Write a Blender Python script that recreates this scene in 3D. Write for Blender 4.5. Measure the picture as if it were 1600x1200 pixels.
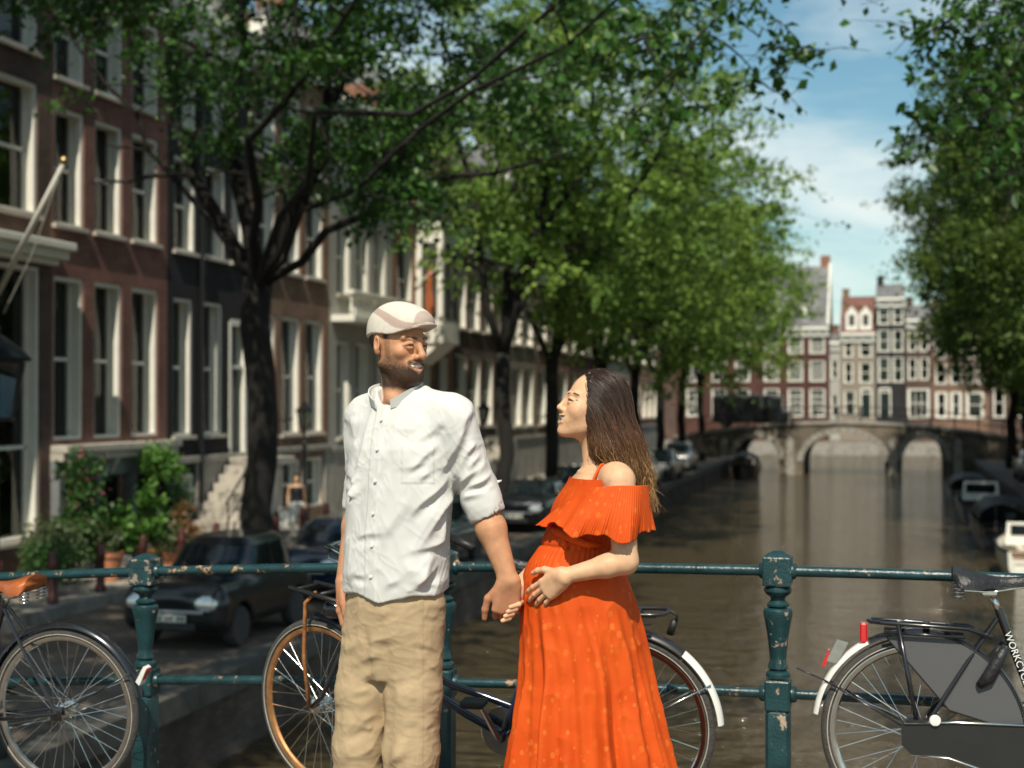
import bpy, math, random
import numpy as np
from mathutils import Vector, Matrix

for _o in list(bpy.data.objects):
    bpy.data.objects.remove(_o, do_unlink=True)
scene = bpy.context.scene
COL = scene.collection
R = math.radians

# ------------------------------------------------------------------ camera
CAM_YAW = R(15.0)
cam_d = bpy.data.cameras.new('camera')
cam_d.lens = 50.0
cam_d.sensor_width = 36.0
cam_d.clip_end = 3000.0
cam_d.dof.use_dof = True
cam_d.dof.focus_distance = 4.5
cam_d.dof.aperture_fstop = 2.8
cam_o = bpy.data.objects.new('camera', cam_d)
cam_o.location = (0, 0, 1.57)
cam_o.rotation_euler = (R(90.7), 0, CAM_YAW)
COL.objects.link(cam_o)
scene.camera = cam_o

# ------------------------------------------------------------------ light
SUN_AZ = R(9.0)       # from behind the camera (-Y), a little to +X
SUN_EL = R(50.0)
to_sun = Vector((math.sin(SUN_AZ) * math.cos(SUN_EL), -math.cos(SUN_AZ) * math.cos(SUN_EL), math.sin(SUN_EL)))
sun_d = bpy.data.lights.new('sun', 'SUN')
sun_d.energy = 4.5
sun_d.angle = R(0.53)
sun_d.color = (1.0, 0.92, 0.77)
sun_o = bpy.data.objects.new('sun', sun_d)
sun_o.rotation_euler = to_sun.to_track_quat('Z', 'Y').to_euler()
sun_o.location = (5, -20, 40)
COL.objects.link(sun_o)

world = bpy.data.worlds.new('World')
scene.world = world
world.use_nodes = True
nt = world.node_tree
nt.nodes.clear()
def wn(t, **kw):
    n = nt.nodes.new(t)
    for k, v in kw.items():
        setattr(n, k, v)
    return n
sky = wn('ShaderNodeTexSky', sky_type='NISHITA', sun_disc=False)
sky.sun_elevation = SUN_EL
sky.sun_rotation = math.atan2(to_sun.x, to_sun.y)
sky.air_density = 1.0
sky.dust_density = 0.6
sky.ozone_density = 1.6
tc = wn('ShaderNodeTexCoord')
sep = wn('ShaderNodeSeparateXYZ')
nt.links.new(tc.outputs['Generated'], sep.inputs[0])
zz = wn('ShaderNodeMath', operation='ADD'); zz.inputs[1].default_value = 0.16
nt.links.new(sep.outputs['Z'], zz.inputs[0])
zm = wn('ShaderNodeMath', operation='MAXIMUM'); zm.inputs[1].default_value = 0.05
nt.links.new(zz.outputs[0], zm.inputs[0])
dx = wn('ShaderNodeMath', operation='DIVIDE'); dy = wn('ShaderNodeMath', operation='DIVIDE')
nt.links.new(sep.outputs['X'], dx.inputs[0]); nt.links.new(zm.outputs[0], dx.inputs[1])
nt.links.new(sep.outputs['Y'], dy.inputs[0]); nt.links.new(zm.outputs[0], dy.inputs[1])
cmb = wn('ShaderNodeCombineXYZ')
nt.links.new(dx.outputs[0], cmb.inputs[0]); nt.links.new(dy.outputs[0], cmb.inputs[1])
cmb.inputs[2].default_value = 3.7
ns = wn('ShaderNodeTexNoise'); ns.inputs['Scale'].default_value = 1.35
ns.inputs['Detail'].default_value = 9.0; ns.inputs['Roughness'].default_value = 0.56
ns.inputs['Distortion'].default_value = 0.35
nt.links.new(cmb.outputs[0], ns.inputs['Vector'])
rmp = wn('ShaderNodeValToRGB')
rmp.color_ramp.elements[0].position = 0.44; rmp.color_ramp.elements[0].color = (0, 0, 0, 1)
rmp.color_ramp.elements[1].position = 0.72; rmp.color_ramp.elements[1].color = (0.9, 0.9, 0.9, 1)
hz1 = wn('ShaderNodeMath', operation='MULTIPLY_ADD'); hz1.inputs[1].default_value = -0.36; hz1.inputs[2].default_value = 0.085
nt.links.new(sep.outputs['Z'], hz1.inputs[0])
hz2 = wn('ShaderNodeMath', operation='MAXIMUM'); hz2.inputs[1].default_value = 0.0
nt.links.new(hz1.outputs[0], hz2.inputs[0])
hz3 = wn('ShaderNodeMath', operation='ADD')
nt.links.new(ns.outputs['Fac'], hz3.inputs[0]); nt.links.new(hz2.outputs[0], hz3.inputs[1])
nt.links.new(hz3.outputs[0], rmp.inputs['Fac'])
mixc = wn('ShaderNodeMix', data_type='RGBA')
nt.links.new(rmp.outputs['Color'], mixc.inputs['Factor'])
tint = wn('ShaderNodeMix', data_type='RGBA', blend_type='MULTIPLY')
tint.inputs['Factor'].default_value = 1.0
nt.links.new(sky.outputs['Color'], tint.inputs[6])
tint.inputs[7].default_value = (0.78, 1.0, 0.90, 1)
nt.links.new(tint.outputs[2], mixc.inputs[6])
mixc.inputs[7].default_value = (7.8, 8.4, 8.1, 1)
bg = wn('ShaderNodeBackground'); bg.inputs['Strength'].default_value = 0.10
nt.links.new(mixc.outputs[2], bg.inputs['Color'])
wo = wn('ShaderNodeOutputWorld')
nt.links.new(bg.outputs[0], wo.inputs['Surface'])

scene.view_settings.view_transform = 'Standard'
scene.view_settings.look = 'None'
scene.view_settings.exposure = 0.2
scene.view_settings.gamma = 1.0
scene.view_settings.use_curve_mapping = False
scene.render.engine = 'CYCLES'
scene.cycles.use_denoising = True
scene.cycles.max_bounces = 6
scene.cycles.transparent_max_bounces = 10
scene.cycles.caustics_reflective = False
scene.cycles.caustics_refractive = False

# ------------------------------------------------------------------ helpers
rng = np.random.default_rng(7)
random.seed(7)

def _lnk(mt, a, b):
    mt.node_tree.links.new(a, b)

def mk(name, col, rough=0.6, metal=0.0, var=0.2, scale=6.0, bump=0.0, bscale=40.0, spec=0.5,
       col2=None, patch=None, patch_scale=5.0, patch_at=(0.55, 0.6), coat=0.0, stretch=None, rvar=0.0):
    """Principled material with noise-driven colour variation, bump and worn patches of a second colour."""
    m = bpy.data.materials.new(name)
    m.use_nodes = True
    n = m.node_tree.nodes
    b = n['Principled BSDF']
    b.inputs['Roughness'].default_value = rough
    b.inputs['Metallic'].default_value = metal
    b.inputs['Specular IOR Level'].default_value = spec
    if coat:
        b.inputs['Coat Weight'].default_value = coat
        b.inputs['Coat Roughness'].default_value = 0.06
    t = n.new('ShaderNodeTexCoord')
    vec = t.outputs['Object']
    if stretch:
        mp = n.new('ShaderNodeMapping'); mp.inputs['Scale'].default_value = stretch
        _lnk(m, vec, mp.inputs['Vector']); vec = mp.outputs[0]
    no = n.new('ShaderNodeTexNoise')
    no.inputs['Scale'].default_value = scale; no.inputs['Detail'].default_value = 6.0
    no.inputs['Roughness'].default_value = 0.62
    _lnk(m, vec, no.inputs['Vector'])
    rp = n.new('ShaderNodeValToRGB')
    c2 = col2 if col2 else tuple(min(1, c * (1 + var)) for c in col)
    c1 = col if col2 else tuple(c * (1 - var) for c in col)
    rp.color_ramp.elements[0].position = 0.3; rp.color_ramp.elements[0].color = (*c1, 1)
    rp.color_ramp.elements[1].position = 0.7; rp.color_ramp.elements[1].color = (*c2, 1)
    _lnk(m, no.outputs['Fac'], rp.inputs['Fac'])
    out = rp.outputs['Color']
    if patch:
        pn = n.new('ShaderNodeTexNoise'); pn.inputs['Scale'].default_value = patch_scale
        pn.inputs['Detail'].default_value = 8.0; pn.inputs['Roughness'].default_value = 0.7
        _lnk(m, vec, pn.inputs['Vector'])
        pr = n.new('ShaderNodeValToRGB')
        pr.color_ramp.elements[0].position = patch_at[0]; pr.color_ramp.elements[0].color = (0, 0, 0, 1)
        pr.color_ramp.elements[1].position = patch_at[1]; pr.color_ramp.elements[1].color = (1, 1, 1, 1)
        _lnk(m, pn.outputs['Fac'], pr.inputs['Fac'])
        mx = n.new('ShaderNodeMix'); mx.data_type = 'RGBA'
        _lnk(m, pr.outputs['Color'], mx.inputs['Factor'])
        _lnk(m, out, mx.inputs[6]); mx.inputs[7].default_value = (*patch, 1)
        out = mx.outputs[2]
    _lnk(m, out, b.inputs['Base Color'])
    if rvar:
        mr = n.new('ShaderNodeMapRange')
        mr.inputs['To Min'].default_value = max(0.02, rough - rvar); mr.inputs['To Max'].default_value = min(1, rough + rvar)
        _lnk(m, no.outputs['Fac'], mr.inputs['Value']); _lnk(m, mr.outputs[0], b.inputs['Roughness'])
    if bump:
        bn = n.new('ShaderNodeTexNoise'); bn.inputs['Scale'].default_value = bscale; bn.inputs['Detail'].default_value = 5.0
        _lnk(m, vec, bn.inputs['Vector'])
        bp = n.new('ShaderNodeBump'); bp.inputs['Strength'].default_value = bump; bp.inputs['Distance'].default_value = 0.02
        _lnk(m, bn.outputs['Fac'], bp.inputs['Height']); _lnk(m, bp.outputs[0], b.inputs['Normal'])
    return m

def mk_brick(name, c1, c2, mortar, axis='yz', w=0.21, h=0.065, ms=0.008, rough=0.85, bump=0.4, dirt=0.35):
    """Brick courses; axis says which two object axes span the wall."""
    m = bpy.data.materials.new(name); m.use_nodes = True
    n = m.node_tree.nodes; b = n['Principled BSDF']; b.inputs['Roughness'].default_value = rough
    b.inputs['Specular IOR Level'].default_value = 0.3
    t = n.new('ShaderNodeTexCoord'); s = n.new('ShaderNodeSeparateXYZ'); c = n.new('ShaderNodeCombineXYZ')
    _lnk(m, t.outputs['Object'], s.inputs[0])
    idx = {'x': 0, 'y': 1, 'z': 2}
    if axis == 'sz':
        a = n.new('ShaderNodeMath'); a.operation = 'ADD'
        _lnk(m, s.outputs[0], a.inputs[0]); _lnk(m, s.outputs[1], a.inputs[1])
        _lnk(m, a.outputs[0], c.inputs[0]); _lnk(m, s.outputs[2], c.inputs[1])
    else:
        _lnk(m, s.outputs[idx[axis[0]]], c.inputs[0]); _lnk(m, s.outputs[idx[axis[1]]], c.inputs[1])
    bt = n.new('ShaderNodeTexBrick')
    bt.inputs['Color1'].default_value = (*c1, 1); bt.inputs['Color2'].default_value = (*c2, 1)
    bt.inputs['Mortar'].default_value = (*mortar, 1)
    bt.inputs['Scale'].default_value = 1.0; bt.inputs['Mortar Size'].default_value = ms
    bt.inputs['Brick Width'].default_value = w; bt.inputs['Row Height'].default_value = h
    bt.inputs['Bias'].default_value = 0.0
    _lnk(m, c.outputs[0], bt.inputs['Vector'])
    no = n.new('ShaderNodeTexNoise'); no.inputs['Scale'].default_value = 0.9; no.inputs['Detail'].default_value = 8
    _lnk(m, t.outputs['Object'], no.inputs['Vector'])
    mr = n.new('ShaderNodeMapRange'); mr.inputs['From Min'].default_value = 0.3; mr.inputs['From Max'].default_value = 0.7
    mr.inputs['To Min'].default_value = 1 - dirt; mr.inputs['To Max'].default_value = 1 + dirt * 0.6
    _lnk(m, no.outputs['Fac'], mr.inputs['Value'])
    mx = n.new('ShaderNodeMix'); mx.data_type = 'RGBA'; mx.blend_type = 'MULTIPLY'; mx.inputs['Factor'].default_value = 1
    _lnk(m, bt.outputs['Color'], mx.inputs[6]); _lnk(m, mr.outputs[0], mx.inputs[7])
    _lnk(m, mx.outputs[2], b.inputs['Base Color'])
    bp = n.new('ShaderNodeBump'); bp.inputs['Strength'].default_value = bump; bp.inputs['Distance'].default_value = 0.01
    bp.invert = True
    _lnk(m, bt.outputs['Fac'], bp.inputs['Height']); _lnk(m, bp.outputs[0], b.inputs['Normal'])
    return m

def mk_attr(name, attr='Col', rough=0.5, spec=0.5, bump=0.0, bscale=200.0, sss=0.0, transl=0.0, mul=1.0, sheen=0.0, nvar=0.0, nscale=30.0):
    """Base colour from a colour attribute of the mesh (the thing's own colours)."""
    m = bpy.data.materials.new(name); m.use_nodes = True
    n = m.node_tree.nodes; b = n['Principled BSDF']
    b.inputs['Roughness'].default_value = rough; b.inputs['Specular IOR Level'].default_value = spec
    a = n.new('ShaderNodeVertexColor'); a.layer_name = attr
    src = a.outputs['Color']
    t = n.new('ShaderNodeTexCoord')
    if nvar:
        no = n.new('ShaderNodeTexNoise'); no.inputs['Scale'].default_value = nscale; no.inputs['Detail'].default_value = 6
        _lnk(m, t.outputs['Object'], no.inputs['Vector'])
        mr = n.new('ShaderNodeMapRange'); mr.inputs['From Min'].default_value = 0.3; mr.inputs['From Max'].default_value = 0.7
        mr.inputs['To Min'].default_value = 1 - nvar; mr.inputs['To Max'].default_value = 1 + nvar
        _lnk(m, no.outputs['Fac'], mr.inputs['Value'])
        mx = n.new('ShaderNodeMix'); mx.data_type = 'RGBA'; mx.blend_type = 'MULTIPLY'; mx.inputs['Factor'].default_value = 1
        _lnk(m, src, mx.inputs[6]); _lnk(m, mr.outputs[0], mx.inputs[7]); src = mx.outputs[2]
    _lnk(m, src, b.inputs['Base Color'])
    if sss:
        b.inputs['Subsurface Weight'].default_value = sss
        b.inputs['Subsurface Radius'].default_value = (0.012, 0.005, 0.003)
        b.inputs['Subsurface Scale'].default_value = 0.6
    if sheen:
        b.inputs['Sheen Weight'].default_value = sheen
    if bump:
        bn = n.new('ShaderNodeTexNoise'); bn.inputs['Scale'].default_value = bscale; bn.inputs['Detail'].default_value = 4
        _lnk(m, t.outputs['Object'], bn.inputs['Vector'])
        bp = n.new('ShaderNodeBump'); bp.inputs['Strength'].default_value = bump; bp.inputs['Distance'].default_value = 0.003
        _lnk(m, bn.outputs['Fac'], bp.inputs['Height']); _lnk(m, bp.outputs[0], b.inputs['Normal'])
    if transl:
        tr = n.new('ShaderNodeBsdfTranslucent'); _lnk(m, src, tr.inputs['Color'])
        ms = n.new('ShaderNodeMixShader'); ms.inputs[0].default_value = transl
        o = n['Material Output']
        _lnk(m, b.outputs[0], ms.inputs[1]); _lnk(m, tr.outputs[0], ms.inputs[2]); _lnk(m, ms.outputs[0], o.inputs['Surface'])
    return m

def mk_glass(name, tint=(0.75, 0.82, 0.82), refl=1.0):
    m = bpy.data.materials.new(name); m.use_nodes = True
    n = m.node_tree.nodes; n.clear()
    o = n.new('ShaderNodeOutputMaterial'); ms = n.new('ShaderNodeMixShader')
    fr = n.new('ShaderNodeFresnel'); fr.inputs['IOR'].default_value = 1.5
    no = n.new('ShaderNodeTexNoise'); no.inputs['Scale'].default_value = 1.7
    bp = n.new('ShaderNodeBump'); bp.inputs['Strength'].default_value = 0.12; bp.inputs['Distance'].default_value = 0.02
    t = n.new('ShaderNodeTexCoord'); _lnk(m, t.outputs['Object'], no.inputs['Vector'])
    _lnk(m, no.outputs['Fac'], bp.inputs['Height'])
    tr = n.new('ShaderNodeBsdfTransparent'); tr.inputs['Color'].default_value = (*tint, 1)
    gl = n.new('ShaderNodeBsdfGlossy'); gl.inputs['Roughness'].default_value = 0.03
    gl.inputs['Color'].default_value = (refl, refl, refl, 1)
    _lnk(m, bp.outputs[0], gl.inputs['Normal'])
    _lnk(m, fr.outputs[0], ms.inputs[0]); _lnk(m, tr.outputs[0], ms.inputs[1]); _lnk(m, gl.outputs[0], ms.inputs[2])
    _lnk(m, ms.outputs[0], o.inputs['Surface'])
    return m

def np_mesh(name, V, F, col=None, smooth=False):
    """mesh from numpy: V (n,3), F (m,k) of one polygon size."""
    me = bpy.data.meshes.new(name)
    V = np.asarray(V, np.float32); F = np.asarray(F, np.int32)
    me.vertices.add(len(V)); me.vertices.foreach_set('co', V.ravel())
    k = F.shape[1]
    me.loops.add(F.size); me.loops.foreach_set('vertex_index', F.ravel())
    me.polygons.add(len(F))
    me.polygons.foreach_set('loop_start', np.arange(0, F.size, k, dtype=np.int32))
    try:
        me.polygons.foreach_set('loop_total', np.full(len(F), k, np.int32))
    except Exception:
        pass
    if smooth:
        me.polygons.foreach_set('use_smooth', np.ones(len(F), bool))
    me.update(calc_edges=True)
    if col is not None:
        ca = me.color_attributes.new('Col', 'FLOAT_COLOR', 'POINT')
        c4 = np.ones((len(V), 4), np.float32); c4[:, :3] = col
        ca.data.foreach_set('color', c4.ravel())
    return me

def link(name, me, mat=None, parent=None, loc=(0, 0, 0), rz=0.0):
    if mat is not None:
        mats = mat if isinstance(mat, (list, tuple)) else [mat]
        for mm in mats:
            me.materials.append(mm)
    o = bpy.data.objects.new(name, me)
    COL.objects.link(o)
    o.location = loc; o.rotation_euler = (0, 0, rz)
    if parent is not None:
        o.parent = parent
    return o

def tag(o, label=None, cat=None, group=None, kind=None):
    if label: o['label'] = label
    if cat: o['category'] = cat
    if group: o['group'] = group
    if kind: o['kind'] = kind
    return o

def empty(name, loc=(0, 0, 0), rz=0.0, label=None, cat=None, group=None, parent=None):
    o = bpy.data.objects.new(name, None)
    o.empty_display_size = 0.2
    COL.objects.link(o); o.location = loc; o.rotation_euler = (0, 0, rz)
    if parent is not None: o.parent = parent
    return tag(o, label, cat, group)

def copy_tree(o, parent=None):
    c = o.copy(); COL.objects.link(c); c.parent = parent
    for ch in list(o.children):
        copy_tree(ch, c)
    return c

class MB:
    """collects boxes, tubes, lathes... and links them as ONE mesh object"""
    def __init__(s):
        s.v = []; s.f = []; s.m = []; s.mi = 0
    def add(s, vs, fs):
        b = len(s.v)
        s.v.extend([tuple(v) for v in vs])
        s.f.extend([tuple(b + i for i in f) for f in fs]); s.m.extend([s.mi] * len(fs))
        return s
    def box(s, x0, x1, y0, y1, z0, z1, bev=0.0):
        if bev <= 0:
            vs = [(x0, y0, z0), (x1, y0, z0), (x1, y1, z0), (x0, y1, z0), (x0, y0, z1), (x1, y0, z1), (x1, y1, z1), (x0, y1, z1)]
            return s.add(vs, [(3, 2, 1, 0), (4, 5, 6, 7), (0, 1, 5, 4), (1, 2, 6, 5), (2, 3, 7, 6), (3, 0, 4, 7)])
        b = min(bev, (x1 - x0) / 2.01, (y1 - y0) / 2.01, (z1 - z0) / 2.01)
        def ring(dx, dy, z):
            return [(x0 + dx, y0 + dy + b, z), (x0 + dx + b, y0 + dy, z), (x1 - dx - b, y0 + dy, z), (x1 - dx, y0 + dy + b, z),
                    (x1 - dx, y1 - dy - b, z), (x1 - dx - b, y1 - dy, z), (x0 + dx + b, y1 - dy, z), (x0 + dx, y1 - dy - b, z)]
        c = b * 0.5
        rs = [ring(b, b, z0)] if False else []
        rs = [ring(c, c, z0), ring(0, 0, z0 + b), ring(0, 0, z1 - b), ring(c, c, z1)]
        vs = [p for r_ in rs for p in r_]; fs = [tuple(range(7, -1, -1)), tuple(range(24, 32))]
        for k in range(3):
            for i in range(8):
                j = (i + 1) % 8
                fs.append((k * 8 + i, k * 8 + j, k * 8 + 8 + j, k * 8 + 8 + i))
        return s.add(vs, fs)
    def quad(s, a, b, c, d):
        return s.add([a, b, c, d], [(0, 1, 2, 3)])
    def tube(s, pts, r, n=8, cap=True, closed=False):
        P = [Vector(p) for p in pts]; m = len(P)
        rad = r if isinstance(r, (list, tuple)) else [r] * m
        vs = []; fs = []
        T = []
        for i in range(m):
            if closed: t = P[(i + 1) % m] - P[i - 1]
            else: t = P[min(i + 1, m - 1)] - P[max(i - 1, 0)]
            T.append(t.normalized() if t.length > 1e-9 else Vector((0, 0, 1)))
        up = Vector((0, 0, 1)) if abs(T[0].z) < 0.9 else Vector((0, 1, 0))
        nrm = (up - T[0] * up.dot(T[0])).normalized()
        for i in range(m):
            nrm = nrm - T[i] * nrm.dot(T[i])
            nrm = nrm.normalized() if nrm.length > 1e-6 else T[i].orthogonal().normalized()
            bi = T[i].cross(nrm)
            for k in range(n):
                a = 2 * math.pi * k / n
                vs.append(P[i] + (nrm * math.cos(a) + bi * math.sin(a)) * rad[i])
        for i in range(m if closed else m - 1):
            for k in range(n):
                j = (k + 1) % n; i2 = (i + 1) % m
                fs.append((i * n + k, i * n + j, i2 * n + j, i2 * n + k))
        if cap and not closed:
            fs.append(tuple(range(n - 1, -1, -1))); fs.append(tuple((m - 1) * n + k for k in range(n)))
        return s.add(vs, fs)
    def lathe(s, prof, n=16, c=(0, 0, 0), axis='z', cap=True):
        vs = []; fs = []
        for (r, z) in prof:
            for k in range(n):
                a = 2 * math.pi * k / n
                p = (r * math.cos(a), r * math.sin(a), z)
                if axis == 'y': p = (p[0], p[2], p[1])
                if axis == 'x': p = (p[2], p[0], p[1])
                vs.append((p[0] + c[0], p[1] + c[1], p[2] + c[2]))
        m = len(prof)
        for i in range(m - 1):
            for k in range(n):
                j = (k + 1) % n
                fs.append((i * n + k, i * n + j, (i + 1) * n + j, (i + 1) * n + k))
        if cap:
            fs.append(tuple(range(n - 1, -1, -1))); fs.append(tuple((m - 1) * n + k for k in range(n)))
        return s.add(vs, fs)
    def torus(s, c, R_, r, axis='y', n=48, k=8, a0=0.0, a1=2 * math.pi, rz=None):
        full = abs(a1 - a0 - 2 * math.pi) < 1e-6
        pts = []
        cnt = n if full else n + 1
        for i in range(cnt):
            a = a0 + (a1 - a0) * i / n
            if axis == 'y': pts.append((c[0] + R_ * math.cos(a), c[1], c[2] + R_ * math.sin(a)))
            elif axis == 'z': pts.append((c[0] + R_ * math.cos(a), c[1] + R_ * math.sin(a), c[2]))
            else: pts.append((c[0], c[1] + R_ * math.cos(a), c[2] + R_ * math.sin(a)))
        return s.tube(pts, r, k, closed=full)
    def prism(s, poly, d0, d1, axis='y'):
        """poly in the two other axes, extruded along axis"""
        n = len(poly)
        def P(u, w, d):
            return (u, d, w) if axis == 'y' else ((d, u, w) if axis == 'x' else (u, w, d))
        vs = [P(u, w, d0) for u, w in poly] + [P(u, w, d1) for u, w in poly]
        fs = [tuple(range(n - 1, -1, -1)), tuple(range(n, 2 * n))] + [(i, (i + 1) % n, n + (i + 1) % n, n + i) for i in range(n)]
        return s.add(vs, fs)
    def loft(s, rings, cap=True, closed=True):
        n = len(rings[0]); vs = [p for r_ in rings for p in r_]; fs = []
        for i in range(len(rings) - 1):
            for k in range(n if closed else n - 1):
                j = (k + 1) % n
                fs.append((i * n + k, i * n + j, (i + 1) * n + j, (i + 1) * n + k))
        if cap:
            fs.append(tuple(range(n - 1, -1, -1))); fs.append(tuple((len(rings) - 1) * n + k for k in range(n)))
        return s.add(vs, fs)
    def mesh(s, name, smooth=False, fixn=True):
        me = bpy.data.meshes.new(name)
        me.from_pydata(s.v, [], s.f)
        if any(s.m): me.polygons.foreach_set('material_index', s.m)
        if fixn:
            import bmesh
            bm = bmesh.new(); bm.from_mesh(me)
            bmesh.ops.recalc_face_normals(bm, faces=bm.faces); bm.to_mesh(me); bm.free()
        if smooth is True:
            me.polygons.foreach_set('use_smooth', [True] * len(me.polygons))
        elif smooth:
            me.polygons.foreach_set('use_smooth', [True] * len(me.polygons))
            me.set_sharp_from_angle(angle=R(smooth))
        me.update()
        return me
    def build(s, name, mat, parent=None, smooth=False, loc=(0, 0, 0), rz=0.0, fixn=True):
        return link(name, s.mesh(name, smooth, fixn), mat, parent, loc, rz)
# ================================================================== setting
STREET = -2.05
HOUSE0 = -1.83        # ground-floor datum of the houses
WATER = -3.15
def deck_z(x):
    return 0.03 - 0.0095 * (x + 0.1) ** 2 - 0.075 * max(0.0, abs(x + 0.1) - 5.0) ** 2
def quay_l(y):          # left edge of the canal
    return -8.4 - 0.020 * (y - 10.0)
QR = 4.8                # right edge of the canal
FACADE = -16.0

M = {}
M['cobble'] = mk_brick('street_brick', (0.15, 0.115, 0.09), (0.22, 0.17, 0.13), (0.07, 0.06, 0.05), 'xy', 0.2, 0.1, 0.008, dirt=0.4)
M['pave'] = mk_brick('pavement_slabs', (0.30, 0.27, 0.23), (0.36, 0.32, 0.28), (0.14, 0.13, 0.11), 'xy', 0.3, 0.3, 0.008, dirt=0.35)
M['stone'] = mk('grey_stone', (0.30, 0.28, 0.25), 0.8, var=0.25, scale=3, bump=0.3, bscale=25, patch=(0.14, 0.13, 0.10), patch_scale=1.4, patch_at=(0.5, 0.7))
M['coping'] = mk('dark_coping_stone', (0.075, 0.07, 0.062), 0.8, var=0.3, scale=3, bump=0.3, bscale=25)
M['stone_light'] = mk('pale_stone', (0.45, 0.41, 0.35), 0.8, var=0.2, scale=3, bump=0.2, bscale=30, patch=(0.24, 0.22, 0.18), patch_scale=1.5, patch_at=(0.52, 0.75))
M['quay_brick'] = mk_brick('quay_brick', (0.10, 0.075, 0.06), (0.16, 0.11, 0.085), (0.09, 0.085, 0.075), 'sz', dirt=0.6)
M['asphalt'] = mk('asphalt', (0.06, 0.06, 0.06), 0.9, var=0.3, scale=10, bump=0.3, bscale=150)

# --- water
mw = bpy.data.materials.new('canal_water'); mw.use_nodes = True
n_ = mw.node_tree.nodes; b_ = n_['Principled BSDF']
b_.inputs['Base Color'].default_value = (0.060, 0.045, 0.022, 1)
b_.inputs['Roughness'].default_value = 0.06
b_.inputs['IOR'].default_value = 1.4
t_ = n_.new('ShaderNodeTexCoord')
mp_ = n_.new('ShaderNodeMapping'); mp_.inputs['Scale'].default_value = (0.55, 1.9, 1)
mp_.inputs['Rotation'].default_value = (0, 0, 0.2)
_lnk(mw, t_.outputs['Object'], mp_.inputs['Vector'])
w1 = n_.new('ShaderNodeTexNoise'); w1.inputs['Scale'].default_value = 0.85; w1.inputs['Detail'].default_value = 4; w1.inputs['Distortion'].default_value = 0.6
w2 = n_.new('ShaderNodeTexNoise'); w2.inputs['Scale'].default_value = 4.2; w2.inputs['Detail'].default_value = 3
_lnk(mw, mp_.outputs[0], w1.inputs['Vector']); _lnk(mw, mp_.outputs[0], w2.inputs['Vector'])
ad_ = n_.new('ShaderNodeMath'); ad_.operation = 'MULTIPLY_ADD'; ad_.inputs[1].default_value = 0.6
_lnk(mw, w2.outputs['Fac'], ad_.inputs[0]); _lnk(mw, w1.outputs['Fac'], ad_.inputs[2])
bp_ = n_.new('ShaderNodeBump'); bp_.inputs['Strength'].default_value = 1.0; bp_.inputs['Distance'].default_value = 0.42
_lnk(mw, ad_.outputs[0], bp_.inputs['Height']); _lnk(mw, bp_.outputs[0], b_.inputs['Normal'])
M['water'] = mw

def struct(name, mb, mat, smooth=False):
    return tag(mb.build(name, mat, None, smooth), kind='structure')

mb = MB(); mb.quad((-14, -60, WATER), (80, -60, WATER), (80, 128.4, WATER), (-14, 128.4, WATER)); mb.quad((-120, 101.5, WATER + .0), (-14, 101.5, WATER), (-14, 128.4, WATER), (-120, 128.4, WATER))
struct('canal_water', mb, M['water'])
# streets left and right of the canal, and the far bank across the side canal
mb = MB(); mb.quad((-900, -300, STREET), (quay_l(-300), -300, STREET), (quay_l(101), 101, STREET), (-900, 101, STREET))
struct('street', mb, M['cobble'])
mb = MB(); mb.quad((QR, -300, STREET), (900, -300, STREET), (900, 101, STREET), (QR, 101, STREET))
struct('street', mb, M['cobble'])
mb = MB(); mb.quad((-900, 128, STREET), (900, 128, STREET), (900, 2500, STREET), (-900, 2500, STREET))
struct('ground', mb, M['cobble'])
# raised pavement by the houses, kerb
mb = MB(); mb.box(-16.6, -13.6, 12, 126, STREET - .2, STREET + .205)
struct('pavement', mb, M['pave'])
mb = MB(); mb.box(-13.6, -13.42, 12, 126, STREET - .2, STREET + .215, 0.01)
struct('kerb', mb, M['stone'])

# quay walls
def qwall(name, pts, label):
    mb = MB()
    for (x0, y0), (x1, y1) in zip(pts[:-1], pts[1:]):
        mb.quad((x0, y0, WATER - 2), (x1, y1, WATER - 2), (x1, y1, STREET - .25), (x0, y0, STREET - .25))
    q = mb.build(name, M['quay_brick'])
    tag(q, label, 'quay wall')
    cp = MB(); L = 1.15
    x0, y0 = pts[0]; x1, y1 = pts[-1]
    ln = math.hypot(x1 - x0, y1 - y0); n = int(ln / L)
    ux, uy = (x1 - x0) / ln, (y1 - y0) / ln
    side = 1 if label.startswith('left') or 'left' in label else -1
    nx, ny = uy * side, -ux * side
    for i in range(min(n, 90)):
        a = i * L; b2 = a + L - 0.015; h = STREET + 0.05 + random.uniform(-.006, .006)
        pl = [(x0 + ux * a - nx * .45, y0 + uy * a - ny * .45), (x0 + ux * b2 - nx * .45, y0 + uy * b2 - ny * .45),
              (x0 + ux * b2 + nx * .08, y0 + uy * b2 + ny * .08), (x0 + ux * a + nx * .08, y0 + uy * a + ny * .08)]
        m2 = MB(); m2.prism(pl, STREET - .25, h, 'z'); m2.build('coping_stone', M['coping'], q)
    return q
qwall('quay_wall', [(quay_l(6), 6), (quay_l(93), 93)], 'left brick quay wall with stone coping along the parked cars')
qwall('quay_wall', [(QR, 6), (QR, 93)], 'right brick quay wall with stone coping behind the moored boats')
mb = MB(); mb.box(-120, 80, 128, 128.6, WATER - 2, STREET + .02)
tag(mb.build('quay_wall', M['stone']), 'pale far quay wall seen through the arches of the far bridge', 'quay wall')

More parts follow.
